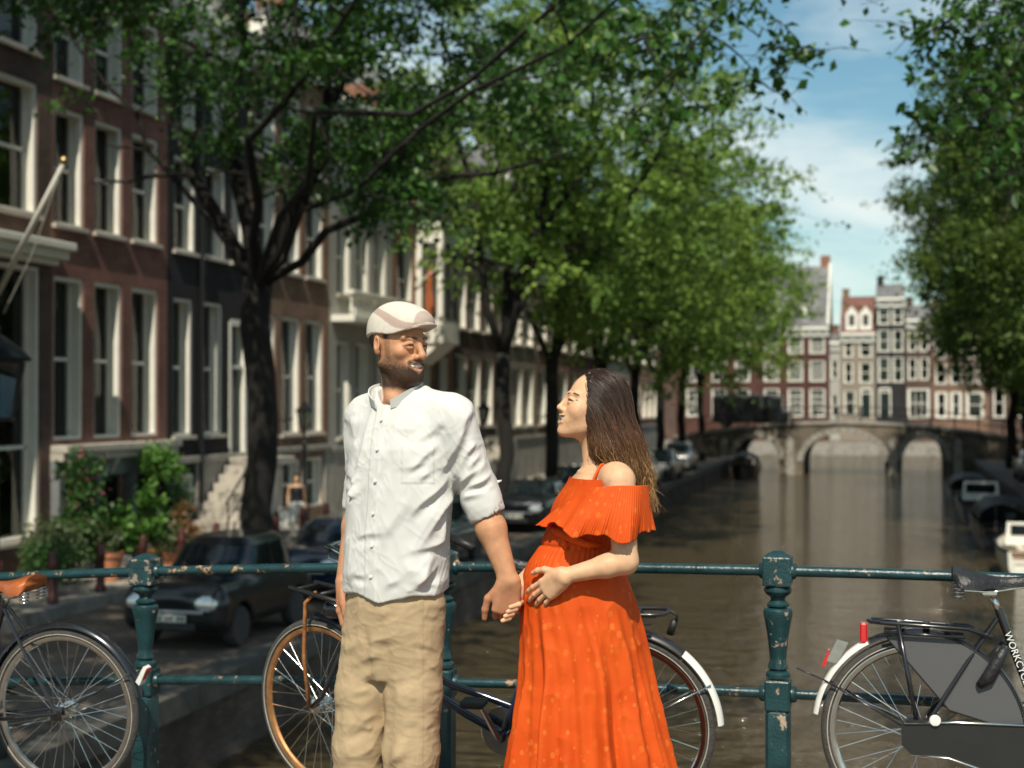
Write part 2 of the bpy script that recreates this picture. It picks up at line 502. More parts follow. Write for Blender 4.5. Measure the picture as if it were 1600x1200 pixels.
# --- near bridge, humped
xs = np.linspace(-9.6, 11.6, 60)
top = [(x, max(deck_z(x), STREET + .004)) for x in xs]
mb = MB()
for (x0, z0), (x1, z1) in zip(top[:-1], top[1:]):
    mb.quad((x0, -6, z0), (x1, -6, z1), (x1, 5.6, z1), (x0, 5.6, z0))
struct('bridge_deck', mb, M['cobble'], True)
mb = MB()
def arch_low(x, x0, x1, spring, crown):
    if x <= x0 or x >= x1: return WATER - 2
    u = (2 * (x - x0) / (x1 - x0) - 1)
    return spring + (crown - spring) * math.sqrt(max(0, 1 - u * u))
for face_y in (5.6, -6.0):
    for (x0, z0), (x1, z1) in zip(top[:-1], top[1:]):
        a = arch_low(x0, -7.6, 4.4, -2.6, -0.75); b = arch_low(x1, -7.6, 4.4, -2.6, -0.75)
        mb.quad((x0, face_y, a), (x1, face_y, b), (x1, face_y, z1 - .004), (x0, face_y, z0 - .004))
for (x0, z0), (x1, z1) in zip(top[:-1], top[1:]):
    a = arch_low(x0, -7.6, 4.4, -2.6, -0.75); b = arch_low(x1, -7.6, 4.4, -2.6, -0.75)
    mb.quad((x0, 5.6, a), (x1, 5.6, b), (x1, -6, b), (x0, -6, a))
struct('bridge_arch', mb, M['quay_brick'])
mb = MB()
for (x0, z0), (x1, z1) in zip(top[:-1], top[1:]):
    mb.loft([[(x0, 5.35, z0 - .1), (x0, 5.62, z0 - .1), (x0, 5.62, z0 + .006), (x0, 5.35, z0 + .006)],
             [(x1, 5.35, z1 - .1), (x1, 5.62, z1 - .1), (x1, 5.62, z1 + .006), (x1, 5.35, z1 + .006)]], cap=False)
struct('bridge_kerb', mb, M['stone'])

# ---------------------------------------------------------------- houses
M['white'] = mk('white_paint', (0.74, 0.72, 0.64), 0.45, var=0.06, scale=4, bump=0.05)
M['cream'] = mk('cream_paint', (0.62, 0.58, 0.47), 0.5, var=0.08, scale=4)
M['dark_door'] = mk('dark_green_paint', (0.012, 0.022, 0.02), 0.3, var=0.2)
M['glass'] = mk_glass('window_glass')
M['blind'] = mk('pale_blind', (0.30, 0.36, 0.34), 0.8, var=0.1, stretch=(1, 1, 30), scale=2)
M['curtain'] = mk('pale_curtain', (0.40, 0.37, 0.30), 0.9, var=0.35, stretch=(1, 14, .1), scale=1.2)
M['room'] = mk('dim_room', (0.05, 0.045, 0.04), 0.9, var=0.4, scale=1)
M['br_red'] = mk_brick('red_brown_brick', (0.17, 0.066, 0.05), (0.23, 0.095, 0.07), (0.16, 0.13, 0.11), 'sz')
M['br_black'] = mk_brick('black_painted_brick', (0.022, 0.022, 0.024), (0.03, 0.03, 0.032), (0.02, 0.02, 0.02), 'sz', dirt=0.3)
M['br_brown'] = mk_brick('brown_brick', (0.19, 0.10, 0.065), (0.25, 0.14, 0.09), (0.18, 0.15, 0.12), 'sz')
M['br_orange'] = mk_brick('orange_brick', (0.28, 0.11, 0.06), (0.34, 0.15, 0.085), (0.2, 0.16, 0.13), 'sz')
M['br_dark'] = mk_brick('dark_brown_brick', (0.09, 0.05, 0.04), (0.13, 0.075, 0.055), (0.1, 0.085, 0.075), 'sz')
M['br_maroon'] = mk_brick('maroon_brick', (0.075, 0.028, 0.022), (0.10, 0.038, 0.03), (0.08, 0.05, 0.04), 'sz')
M['tan_wall'] = mk('tan_render', (0.24, 0.20, 0.155), 0.8, var=0.12, scale=2)
M['plaster'] = mk('pale_plaster', (0.36, 0.345, 0.31), 0.8, var=0.12, scale=1.5, patch=(0.35, 0.33, 0.29), patch_scale=.8, patch_at=(.5, .7))
M['bluestone'] = mk('blue_grey_stone', (0.16, 0.17, 0.175), 0.7, var=0.2, scale=2, bump=0.2)
M['slate'] = mk_brick('grey_slate', (0.16, 0.16, 0.17), (0.22, 0.215, 0.21), (0.09, 0.09, 0.09), 'xy', 0.3, 0.2, 0.01)
M['tile_roof'] = mk_brick('red_brown_tiles', (0.17, 0.075, 0.06), (0.22, 0.10, 0.08), (0.08, 0.05, 0.04), 'xy', 0.25, 0.25, 0.02)
M['iron'] = mk('black_iron', (0.012, 0.013, 0.014), 0.4, metal=0.3, var=0.3)
M['steel'] = mk('chrome', (0.62, 0.62, 0.60), 0.18, metal=1.0, var=0.15, scale=20)

_wincache = {}
def window(parent, y0, y1, z0, z1, deep=0.22, mat='white', blind=None, bars=1, cols=1, sill=True, fw=0.08, group=None):
    """a sash window set into the wall plane x=0 (outside is +x)"""
    w = y1 - y0; h = z1 - z0
    key = (round(w, 2), round(h, 2), deep, mat, blind, bars, cols, sill, fw)
    if key not in _wincache:
        mb = MB(); x0, x1 = -deep, -0.04
        mb.box(x0, x1, 0, fw, 0, h); mb.box(x0, x1, w - fw, w, 0, h)
        mb.box(x0, x1, fw, w - fw, 0, fw * .8); mb.box(x0, x1, fw, w - fw, h - fw, h)
        fr = mb.mesh('window')
        sb = MB()
        yc = [fw + (w - 2 * fw) * i / cols for i in range(1, cols)]
        zc = [fw * .8 + (h - fw * 1.8) * i / (bars + 1) for i in range(1, bars + 1)]
        s0, s1 = x0 - .03, x0 + .06
        for yy in yc: sb.box(s0, s1 - .01, yy - .03, yy + .03, fw * .8, h - fw)
        for zz_ in zc: sb.box(s0, s1, fw, w - fw, zz_ - .035, zz_ + .035)
        sb.box(s0, s1, fw, fw + .05, fw * .8, h - fw); sb.box(s0, s1, w - fw - .05, w - fw, fw * .8, h - fw)
        sm = sb.mesh('sash')
        panes = []
        zs = [fw * .8] + zc + [h - fw]
        for a, b in zip(zs[:-1], zs[1:]):
            pb = MB(); pb.box(x0 - .003, x0 + .003, fw, w - fw, a, b); panes.append(pb.mesh('pane'))
        sl = MB(); sl.box(-deep, .09, -.08, w + .08, -.09, -.002, .01); slm = sl.mesh('sill')
        bl = None
        if blind:
            bb = MB()
            if blind[0] == 'b': bb.box(x0 - .12, x0 - .10, fw, w - fw, h * (1 - blind[1]), h - fw)
            else:
                bb.box(x0 - .14, x0 - .10, fw, fw + (w - 2 * fw) * blind[1], fw, h - fw)
                bb.box(x0 - .14, x0 - .10, w - fw - (w - 2 * fw) * blind[1], w - fw, fw, h - fw)
            bl = bb.mesh('blind')
        for me, mm in [(fr, mat), (sm, mat if mat != 'br' else 'white'), (slm, 'stone_light')]: me.materials.append(M[mm])
        for p_ in panes: p_.materials.append(M['glass'])
        if bl: bl.materials.append(M['blind' if blind[0] == 'b' else 'curtain'])
        _wincache[key] = (fr, sm, panes, slm, bl)
    fr, sm, panes, slm, bl = _wincache[key]
    o = link('window', fr, None, parent, (0, y0, z0))
    link('sash', sm, None, o)
    for p_ in panes: link('pane', p_, None, o)
    if sill: link('sill', slm, None, o)
    if bl: link('blind', bl, None, o)
    return o

def wall_mesh(mb, y0, y1, z0, z1, holes, deep, back=-9.0):
    """front wall in plane x=0 with openings, reveals, sides, top and back"""
    ys = sorted({y0, y1, *[h[0] for h in holes], *[h[1] for h in holes]})
    zs = sorted({z0, z1, *[h[2] for h in holes], *[h[3] for h in holes]})
    for a, b in zip(ys[:-1], ys[1:]):
        for c, d in zip(zs[:-1], zs[1:]):
            cy, cz = (a + b) / 2, (c + d) / 2
            if any(h[0] < cy < h[1] and h[2] < cz < h[3] for h in holes): continue
            mb.quad((0, a, c), (0, b, c), (0, b, d), (0, a, d))
    for (a, b, c, d) in holes:
        mb.quad((0, a, c), (-deep, a, c), (-deep, a, d), (0, a, d)); mb.quad((0, b, c), (0, b, d), (-deep, b, d), (-deep, b, c))
        mb.quad((0, a, d), (-deep, a, d), (-deep, b, d), (0, b, d)); mb.quad((0, a, c), (0, b, c), (-deep, b, c), (-deep, a, c))
    mb.quad((0, y0, z0), (0, y0, z1), (back, y0, z1), (back, y0, z0)); mb.quad((0, y1, z0), (back, y1, z0), (back, y1, z1), (0, y1, z1))
    mb.quad((back, y0, z0), (back, y0, z1), (back, y1, z1), (back, y1, z0)); mb.quad((0, y0, z1), (0, y1, z1), (back, y1, z1), (back, y0, z1))

def door(parent, y0, y1, z0, z1, fan=True, deep=0.25):
    mb = MB(); w = y1 - y0
    mb.box(-deep, -deep + .06, y0 + .08, y1 - .08, z0, z0 + 2.2)
    for a, b in ((.15, .95), (1.1, 2.05)):
        mb.box(-deep + .06, -deep + .075, y0 + .22, y1 - .22, z0 + a, z0 + b, .01)
    d = mb.build('door', M['dark_door'], parent)
    mb = MB(); mb.box(-deep, .02, y0 - .04, y0 + .08, z0, z1); mb.box(-deep, .02, y1 - .08, y1 + .04, z0, z1)
    mb.box(-deep, .02, y0 + .08, y1 - .08, z1 - .1, z1 + .06); mb.box(-deep, -.02, y0 + .08, y1 - .08, z0 + 2.2, z0 + 2.3)
    mb.build('frame', M['white'], d)
    if fan and z1 - z0 > 2.5:
        mb = MB(); mb.box(-deep, -deep + .006, y0 + .08, y1 - .08, z0 + 2.3, z1 - .1); mb.build('fanlight', M['glass'], d)
    mb = MB(); mb.lathe([(.0, 0), (.03, .01), (.035, .04), (.0, .06)], 10, (-deep + .075, y0 + .2, z0 + 1.05), 'x'); mb.build('handle', M['steel'], d, True)
    return d

def house(Y0, Y1, H, wallm, label, wins, doors=(), base=None, cornice=True, facing='right', x=FACADE, roofm='slate', roofh=3.0, trim='white', deep=0.30):
    """house whose facade lies in local x=0; local y runs along the facade, z from the street"""
    root = empty('canal_house', (x, Y0, HOUSE0), 0.0 if facing == 'right' else facing, label, 'house')
    W = Y1 - Y0
    holes = [(w['y'][0], w['y'][1], w['z'][0], w['z'][1]) for w in wins] + [(d[0], d[1], d[2], d[3]) for d in doors]
    mb = MB(); wall_mesh(mb, 0.002, W - .002, -.4, H, holes, deep + .05)
    mb.build('wall', M[wallm], root, fixn=False)
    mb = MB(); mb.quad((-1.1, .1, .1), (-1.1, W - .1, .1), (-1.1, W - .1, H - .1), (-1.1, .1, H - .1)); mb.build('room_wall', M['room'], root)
    for w in wins:
        window(root, *w['y'], *w['z'], deep, w.get('mat', 'white'), w.get('blind'), w.get('bars', 1), w.get('cols', 1), w.get('sill', True), w.get('fw', 0.08))
    for d in doors: door(root, *d)
    if base:
        mb = MB(); z1 = base
        hs = [(max(0, h[0] - .02), h[1] + .02, h[2], h[3]) for h in holes if h[2] < z1]
        ys = sorted({0.01, W - .01, *[h[0] for h in hs], *[h[1] for h in hs]})
        for a, b in zip(ys[:-1], ys[1:]):
            if b - a < .03 or any(h[0] <= (a + b) / 2 <= h[1] for h in hs): continue
            mb.box(.003, .06, a, b, -.3, z1, .01)
        mb.box(.003, .12, .01, W - .01, z1 + .002, z1 + .16, .02)
        mb.build('plinth', M['stone'], root)
    if cornice:
        mb = MB(); mb.box(.003, .35, 0.01, W - .01, H - .55, H - .35, .02); mb.box(.003, .5, .01, W - .01, H - .35, H - .1, .03); mb.box(.003, .15, .01, W - .01, H - .95, H - .6)
        for i in range(max(2, int(W / .7))):
            yy = .25 + (W - .5) * i / (max(2, int(W / .7)) - 1); mb.box(.15, .33, yy - .07, yy + .07, H - .8, H - .55)
        mb.build('cornice', M[trim], root)
    mb = MB(); mb.prism([(.1, H - .09), (-4.5, H + roofh), (-9.1, H - .09)], .01, W - .01, 'y')
    rf = mb.build('roof', M[roofm], root)
    mb = MB(); mb.box(-5.0, -4.0, .1, .7, H + roofh - 1, H + roofh + .6, .02); mb.box(-5.05, -3.95, .05, .75, H + roofh + .6, H + roofh + .72); mb.build('chimney', M[wallm] if wallm.startswith('br') else M['br_brown'], rf)
    return root

def rows(W, n, levels, margin=.45, gap=.4, **kw):
    out = []
    cw = (W - 2 * margin - (n - 1) * gap) / n
    for li, (z0, z1, *opt) in enumerate(levels):
        for i in range(n):
            a = margin + i * (cw + gap)
            d = dict(y=(a, a + cw), z=(z0, z1)); d.update(kw)
            if opt: d.update(opt[0])
            out.append(d)
    return out

GF, F1, F2 = (2.63, 5.89), (6.92, 9.27), (9.85, 11.8)
# house with the big shop window and flag pole, at the left edge
w = [dict(y=(.6, 2.0), z=(2.2, 6.1), cols=2), dict(y=(2.3, 3.7), z=(2.2, 6.1), cols=2), dict(y=(4.1, 6.2), z=(.75, 6.0), cols=1, bars=2)]
w += [dict(y=(.7, 1.9), z=F1), dict(y=(2.6, 3.8), z=F1), dict(y=(4.75, 6.1), z=(7.0, 9.55)), dict(y=(.7, 1.9), z=F2), dict(y=(2.6, 3.8), z=F2), dict(y=(4.75, 6.1), z=(10.15, 12.2))]
h1 = house(18.1, 24.62, 13.6, 'br_dark', 'dark brick canal house with a stone band and the white flag pole', w)
mb = MB(); mb.box(.003, .5, .05, 6.7, 6.35, 6.5, .02); mb.box(.003, .35, .05, 6.65, 6.18, 6.34); mb.box(.003, .16, .05, 6.6, 5.95 + .12, 6.17); mb.build('shop_cornice', M['white'], h1)
# red-brown brick house with three tall windows and a grey stone base
W2 = 4.66
cols2 = [(.12, 1.2), (1.6, 2.7), (3.1, 4.25)]
w = []
for k, c in enumerate(cols2):
    w.append(dict(y=c, z=GF, blind=('b', .66) if k < 2 else ('b', .45), bars=1, fw=.08, sill=False))
    w.append(dict(y=c, z=F1, bars=1, cols=1, blind=('c', .22) if k == 1 else None)); w.append(dict(y=c, z=F2))
w += [dict(y=(.25, 1.25), z=(.15, 1.85), sill=False, mat='dark_door'), dict(y=(1.6, 2.6), z=(.15, 1.85), sill=False, mat='dark_door'), dict(y=(3.05, 4.05), z=(.15, 1.85), sill=False, mat='dark_door')]
h2 = house(24.64, 24.64 + W2, 13.0, 'br_red', 'red-brown brick canal house with blinds and grey stone basement', w, deep=.32)
mb = MB(); mb.box(.003, .40, .0, W2, 2.38, 2.53, .02); mb.box(.003, .30, .01, W2 - .01, 2.22, 2.375); mb.build('stone_band', M['stone_light'], h2)
mb = MB(); mb.box(.003, .12, .01, W2 - .01, 1.86, 2.215)
for yy in (.02, 1.42, 2.83, W2 - .28): mb.box(.003, .2, yy, yy + .22, -.1, 1.855, .01)
mb.build('plinth', M['bluestone'], h2)
for yy in (.8, 2.1, 3.55):
    mb = MB(); mb.prism([(.125, 1.9), (.30, 2.21), (.125, 2.21)], yy - .06, yy + .06, 'y'); mb.build('bracket', M['stone_light'], h2)
# black painted house with the stoop
W3 = 4.15
w = [dict(y=(.28, 1.2), z=(2.6, 5.8), blind=('b', .55)), dict(y=(1.7, 2.75), z=(2.6, 5.8), blind=('b', .6)), dict(y=(.3, 1.35), z=(6.9, 9.1)), dict(y=(1.85, 2.9), z=(6.9, 9.1)), dict(y=(3.2, 3.95), z=(6.9, 9.1)),
     dict(y=(.3, 1.35), z=F2), dict(y=(1.85, 2.9), z=F2), dict(y=(.4, 1.3), z=(.3, 1.7), sill=False)]
h3 = house(29.32, 29.32 + W3, 12.8, 'br_black', 'black painted canal house with white windows and a stoop', w, [(3.15, 4.05, 2.02, 5.4)], base=1.95)
mb = MB(); mb.tube([(.12, 1.45, 1.0), (.12, 1.45, 12.2)], .05, 8); mb.build('drain_pipe', M['iron'], h3)
# stoop: steps run up along the facade towards the door
st = empty('stoop', (0, 0, 0), parent=h3)
NS = 10
for i in range(NS):
    mb = MB(); h = 2.02 * (i + 1) / NS
    y = 0.35 + i * .28
    mb.box(.13, 1.35, y, 3.1 if i == NS - 1 else 3.1, 2.02 * i / NS + .001, h, .012) if i < NS - 1 else mb.box(.13, 1.35, y, 4.1, 2.02 * i / NS + .001, h, .012)
    mb.build('step', M['stone_light'], st)
mb = MB()
for i in range(0, NS, 3):
    mb.tube([(1.3, .45 + i * .28, 2.02 * (i + 1) / NS), (1.3, .45 + i * .28, 2.02 * (i + 1) / NS + .9)], .018, 6)
mb.tube([(1.3, .35, 1.05), (1.3, .45 + 9 * .28, 2.92), (1.3, 4.05, 2.95)], .024, 6); mb.tube([(1.3, .35, .6), (1.3, .45 + 9 * .28, 2.45)], .015, 6)
mb.build('railing', M['iron'], st)
# brown brick with tall white windows
h4 = house(33.5, 38.95, 13.4, 'br_brown', 'brown brick canal house with tall white-framed windows behind the dark trunk', rows(5.45, 3, [(2.5, 5.7), F1, F2, (.4, 1.8, dict(sill=False))], blind=('b', .35)), base=2.0)
h5 = house(38.97, 44.4, 12.6, 'plaster', 'pale plastered canal house with a balustrade above the ground floor', rows(5.43, 3, [(2.3, 5.2), (6.6, 9.0), (9.6, 11.5)], margin=.6, gap=.55), [], base=1.9)
mb = MB(); mb.box(.003, .75, .1, 5.3, 5.75, 5.95, .02); mb.box(.5, .72, .1, 5.3, 6.55, 6.68, .02)
for i in range(20): mb.lathe([(.035, 5.95), (.06, 6.1), (.03, 6.3), (.045, 6.55)], 8, (.61, .2 + i * .265, 0))
mb.build('balustrade', M['white'], h5)
h6 = house(44.42, 51.0, 14, 'br_orange', 'orange brick canal house with a white oriel above the street', rows(6.58, 3, [(2.3, 5.0), (6.3, 8.8), (9.6, 11.6)]), [], base=1.7)
mb = MB(); mb.box(.003, 1.0, 2.3, 4.3, 5.4, 9.4, .03); mb.box(.003, 1.15, 2.2, 4.4, 9.4, 9.6, .02); mb.prism([(.003, 4.7), (.9, 5.4), (.003, 5.4)], 2.4, 4.2, 'y'); mb.build('oriel', M['white'], h6)
mb = MB()
for a, b in ((2.5, 3.2), (3.35, 4.1)): mb.box(1.003, 1.02, a, b, 6.3, 8.9)
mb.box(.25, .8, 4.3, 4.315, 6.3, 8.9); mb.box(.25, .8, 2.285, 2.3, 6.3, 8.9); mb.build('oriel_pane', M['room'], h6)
h7 = house(51.02, 57.2, 12.5, 'br_dark', 'dark brick canal house with pale stoop between the tree trunks', rows(6.18, 3, [(2.4, 5.2), (6.2, 8.6), (9.3, 11.2)]), [], base=1.8)
st = empty('stoop', (0, 0, 0), parent=h7)
for i in range(8):
    mb = MB(); mb.box(.15, 1.6, .6 + i * .28, 3.6, 1.9 * i / 8 + .001, 1.9 * (i + 1) / 8, .012); mb.build('step', M['stone_light'], st)
seq = [(57.22, 64, 13, 'tan_wall', 'tan rendered canal house half hidden by the green elms', 3), (64.02, 71, 12, 'br_brown', 'brown brick canal house beyond the tan rendered one', 3), (71.02, 79, 14, 'br_maroon', 'maroon brick canal house deep in the tree shade', 4),
       (79.02, 88, 12.5, 'plaster', 'pale plastered canal house far along the left bank', 4), (88.02, 99.5, 13, 'br_orange', 'orange brick corner house by the far bridge', 5)]
for (a, b, H, mt, lb, n) in seq:
    house(a, b, H, mt, lb, rows(b - a, n, [(2.3, 4.9), (5.9, 8.2), (9, 10.9)]), [], base=1.7)
# ------------------------------------------------------ far bridge with three arches
FB0, FB1 = 93.0, 101.0
arches = [(-9.9, -7.15, -2.15, -0.75), (-5.6, -0.55, -2.3, -0.45), (0.57, 3.15, -2.15, -0.7)]
def fb_top(x): return 0.12 - 0.0085 * (x + 3.2) ** 2
M['far_stone'] = mk_brick('far_bridge_brick', (0.13, 0.11, 0.085), (0.18, 0.15, 0.115), (0.12, 0.105, 0.085), 'sz', 0.21, 0.065, dirt=.55)
xs = sorted(set(list(np.round(np.linspace(-14, 10, 121), 3)) + [a for t_ in arches for a in (t_[0] + .002, t_[1] - .002)]))
def fb_low(x):
    z = WATER - 2
    for (a, b, s, c) in arches: z = max(z, arch_low(x, a, b, s, c))
    return z
fb = empty('arch_bridge', (-3.2, FB0, WATER), 0, 'brick bridge with three arches crossing the canal in the distance', 'bridge')
mb = MB(); O = Vector((3.2, -FB0, -WATER))
def q4(*ps): mb.quad(*[tuple(Vector(p) + O) for p in ps])
for x0, x1 in zip(xs[:-1], xs[1:]):
    a, b = fb_low(x0), fb_low(x1); t0, t1 = fb_top(x0), fb_top(x1)
    for Y in (FB0, FB1): q4((x0, Y, a), (x1, Y, b), (x1, Y, t1), (x0, Y, t0))
    q4((x0, FB0, a), (x1, FB0, b), (x1, FB1, b), (x0, FB1, a)); q4((x0, FB0, t0), (x1, FB0, t1), (x1, FB1, t1), (x0, FB1, t0))
mb.build('spandrel_wall', M['far_stone'], fb, fixn=False)
for (a, b, s, c) in arches:
    mb = MB(); n = 17
    def pt(k, off):
        u = -math.cos(math.pi * k / n); x = (a + b) / 2 + u * ((b - a) / 2 + off); z = s + (c - s + off) * math.sin(math.pi * k / n)
        return x + 3.2, z - WATER
    for k in range(n):
        p = [pt(k + .04, 0.0), pt(k + .96, 0.0), pt(k + .96, .38), pt(k + .04, .38)]
        m2 = MB(); m2.prism(p, -.07, .3, 'y'); m2.build('arch_stone', M['stone'], fb)
for x in (-10.6, -6.4, 0.0, 3.9):
    mb = MB(); mb.prism([(x + 3.2 - .28, 0), (x + 3.2 + .28, 0), (x + 3.2 + .22, 2.2), (x + 3.2, 2.45), (x + 3.2 - .22, 2.2)], -.32, -.003, 'y'); mb.build('pier', M['stone'], fb)
mb = MB()
for x0, x1 in zip(xs[:-1], xs[1:]):
    t0, t1 = fb_top(x0) - WATER, fb_top(x1) - WATER
    mb.loft([[(x0 + 3.2, -.12, t0), (x0 + 3.2, .35, t0), (x0 + 3.2, .35, t0 + .2), (x0 + 3.2, -.12, t0 + .2)], [(x1 + 3.2, -.12, t1), (x1 + 3.2, .35, t1), (x1 + 3.2, .35, t1 + .2), (x1 + 3.2, -.12, t1 + .2)]], cap=False)
mb.build('coping', M['stone'], fb)
mb = MB()
for x in np.linspace(-12, 8, 15): mb.box(x + 3.2 - .05, x + 3.2 + .05, .1, .2, fb_top(x) - WATER + .2, fb_top(x) - WATER + 1.15)
for dz in (.65, 1.1): mb.tube([(x + 3.2, .15, fb_top(x) - WATER + dz) for x in np.linspace(-12, 8, 15)], .035, 6)
mb.build('railing', M['iron'], fb)

# ------------------------------------------------------ houses facing us beyond the bridge (turned a quarter: facade looks to -Y)
FY = 135.0
TURN = -math.pi / 2     # local +x (outside) -> world -Y ; local y -> world +X
def fhouse(x0, x1, *a, **k): return house(0, x1 - x0, *a, **k)
def far_house(x0, x1, H, wallm, label, wins, doors=(), **kw):
    root = house(0, x1 - x0, H, wallm, label, wins, doors, facing=TURN, x=x0, **kw)
    root.location = (x0, FY, HOUSE0)
    return root
def grid(cols_, levels, **kw): return [dict(y=c, z=l, **kw) for c in cols_ for l in levels]
L = [(2.0, 4.6), (5.3, 7.2), (7.9, 9.7)]
A = far_house(-20, -5.7, 10.4, 'br_maroon', 'maroon brick house with white grid windows and grey roof beyond the far bridge',
              grid([(1.0, 2.4), (3.4, 4.8), (5.6, 7.0), (8.3, 9.7), (10.5, 11.9), (12.5, 13.9)], L, bars=3, cols=3, fw=.13, blind=('b', .9)), roofh=6.0, cornice=True)
for (y, wd) in ((9.6, 2.6), (4.5, 2.6)):
    mb = MB(); mb.box(-2.8, -.55, y, y + wd, 10.6, 12.4, .03); mb.box(-2.9, -.4, y - .15, y + wd + .15, 12.4, 12.6, .02); d = mb.build('dormer', M['white'], A)
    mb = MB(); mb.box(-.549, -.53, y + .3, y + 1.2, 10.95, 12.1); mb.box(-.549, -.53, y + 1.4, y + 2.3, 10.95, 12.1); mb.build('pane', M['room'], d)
mb = MB(); mb.box(-5.3, -4.4, 13.3, 14.2, 14, 17.4, .03); mb.build('chimney', M['br_orange'], A)
mb = MB(); mb.tube([(.2, 14.2, 10.5), (-4.5, 14.2, 16.6)], .14, 6); mb.build('verge', M['white'], A)
far_house(-5.68, -4.75, 9.0, 'plaster', 'narrow pale house squeezed in beside the maroon brick one', [dict(y=(.15, .78), z=(2, 4)), dict(y=(.15, .78), z=(5.5, 7.2))], roofh=1.0)
B = far_house(-4.73, -1.55, 9.8, 'tan_wall', 'tan narrow house with white dormers beyond the far bridge', grid([(.35, 1.15), (1.75, 2.85)], [(5.1, 7.0), (7.5, 9.1)], fw=.11) + [dict(y=(.35, 1.4), z=(2.2, 4.4), fw=.11)], [(1.85, 2.8, 1.9, 4.6)], roofm='tile_roof', roofh=3.6)
for y in (.5, 1.75):
    mb = MB(); mb.prism([(y, 10.0), (y + 1.1, 10.0), (y + 1.1, 11.5), (y + .55, 12.2), (y, 11.5)], -2.5, -.2, 'x'); d = mb.build('dormer', M['white'], B)
    mb = MB(); mb.box(-.199, -.18, y + .3, y + .8, 10.4, 11.4); mb.build('pane', M['room'], d)
far_house(-1.53, 1.1, 13.0, 'br_black', 'tall black house with white windows beyond the far bridge', grid([(.2, 1.25), (1.5, 2.45)], [(5.2, 7.5), (8.0, 10.0), (10.5, 12.0)], fw=.11), [(.3, 1.3, 2.0, 4.6)], roofh=1.5, trim='white')
far_house(1.12, 3.4, 11.0, 'br_dark', 'dark brick house with a white shop front beyond the far bridge', grid([(.2, 1.0), (1.25, 2.05)], [(5.4, 7.4), (8.0, 9.8)], fw=.11) + [dict(y=(.15, 2.1), z=(1.9, 4.6), fw=.2, cols=3)], roofh=1.5)
far_house(3.42, 8.3, 9.5, 'br_brown', 'brown brick house with pale shop pillars right of the black house', grid([(.3, 1.3), (1.6, 2.6), (2.95, 3.75), (3.95, 4.6)], [(5.0, 6.8), (7.3, 8.9)], fw=.11) + grid([(.3, 1.35), (1.6, 2.6), (2.95, 4.5)], [(1.9, 4.3)], fw=.22), roofh=3)
far_house(8.32, 15, 10.5, 'br_dark', 'dark brick house behind the right-hand tree trunks', grid([(.4, 1.4), (2.0, 3.0), (3.6, 4.6), (5.2, 6.2)], L, fw=.11), roofh=3)
far_house(-34, -20.02, 11, 'br_dark', 'dark brick house behind the last elms on the left', grid([(1, 2.2), (3.2, 4.4), (6, 7.2), (8.5, 9.7), (11, 12.2)], L, fw=.11), roofh=3)
# right bank row, glimpsed behind trunks: facade looks to -X
for (y0, y1, H, mt, lb) in ((58, 66, 12, 'br_dark', 'dark brick canal house nearest on the right bank'), (66.02, 75, 13, 'br_brown', 'brown brick canal house in the middle of the right bank'),
                            (75.02, 84, 12, 'br_maroon', 'maroon brick canal house on the right bank'), (84.02, 98, 13, 'tan_wall', 'tan rendered house at the far end of the right bank')):
    r_ = house(0, y1 - y0, H, mt, lb, rows(y1 - y0, 4, [(1.2, 3.6), (4.8, 7.0), (8, 10)]), [], base=1.0, facing=math.pi)
    r_.location = (12.5, y1, HOUSE0)
# ================================================================== trees
M['bark'] = mk('dark_bark', (0.013, 0.011, 0.009), 0.95, var=0.5, scale=9, bump=1.0, bscale=30, stretch=(1, 1, .25))
M['leaf_dark'] = mk_attr('leaf_dark', rough=0.42, spec=0.45, transl=0.30)
M['leaf_mid'] = mk_attr('leaf_bright', rough=0.5, spec=0.35, transl=0.42)

def leaf_mesh(name, C, size, col, rs, droop=0.35):
    """folded leaves, two triangles each, at points C"""
    n = len(C)
    d = rs.normal(size=(n, 3)); d[:, 2] -= droop
    d /= np.linalg.norm(d, axis=1)[:, None]
    up = rs.normal(size=(n, 3)) * 0.75 + np.array([0, 0, 1.0])
    s = np.cross(d, up); s /= (np.linalg.norm(s, axis=1)[:, None] + 1e-9)
    nn = np.cross(s, d)
    L = size * rs.uniform(0.5, 1.45, n)[:, None]; w = L * rs.uniform(0.28, 0.40, n)[:, None]
    base = C - d * L * .5; tip = C + d * L * .5 - nn * L * .12
    le = C + s * w + nn * L * .10; ri = C - s * w + nn * L * .10
    V = np.stack([base, le, tip, ri], 1).reshape(-1, 3)
    i = np.arange(n) * 4
    F = np.stack([np.stack([i, i + 1, i + 2], 1), np.stack([i, i + 2, i + 3], 1)], 1).reshape(-1, 3)
    return np_mesh(name, V, F, np.repeat(col, 4, axis=0))

def limb_path(a, b, rs, bend=0.15, n=7, sag=0.0):
    a = np.array(a, float); b = np.array(b, float); L = np.linalg.norm(b - a)
    o = rs.normal(size=3) * bend * L; o[2] = abs(o[2]) * .5 - sag * L
    t = np.linspace(0, 1, n)[:, None]
    p = a + (b - a) * t + o * (t * (1 - t) * 2) + rs.normal(size=(n, 3)) * L * .012 * (t > 0) * (t < 1)
    return p

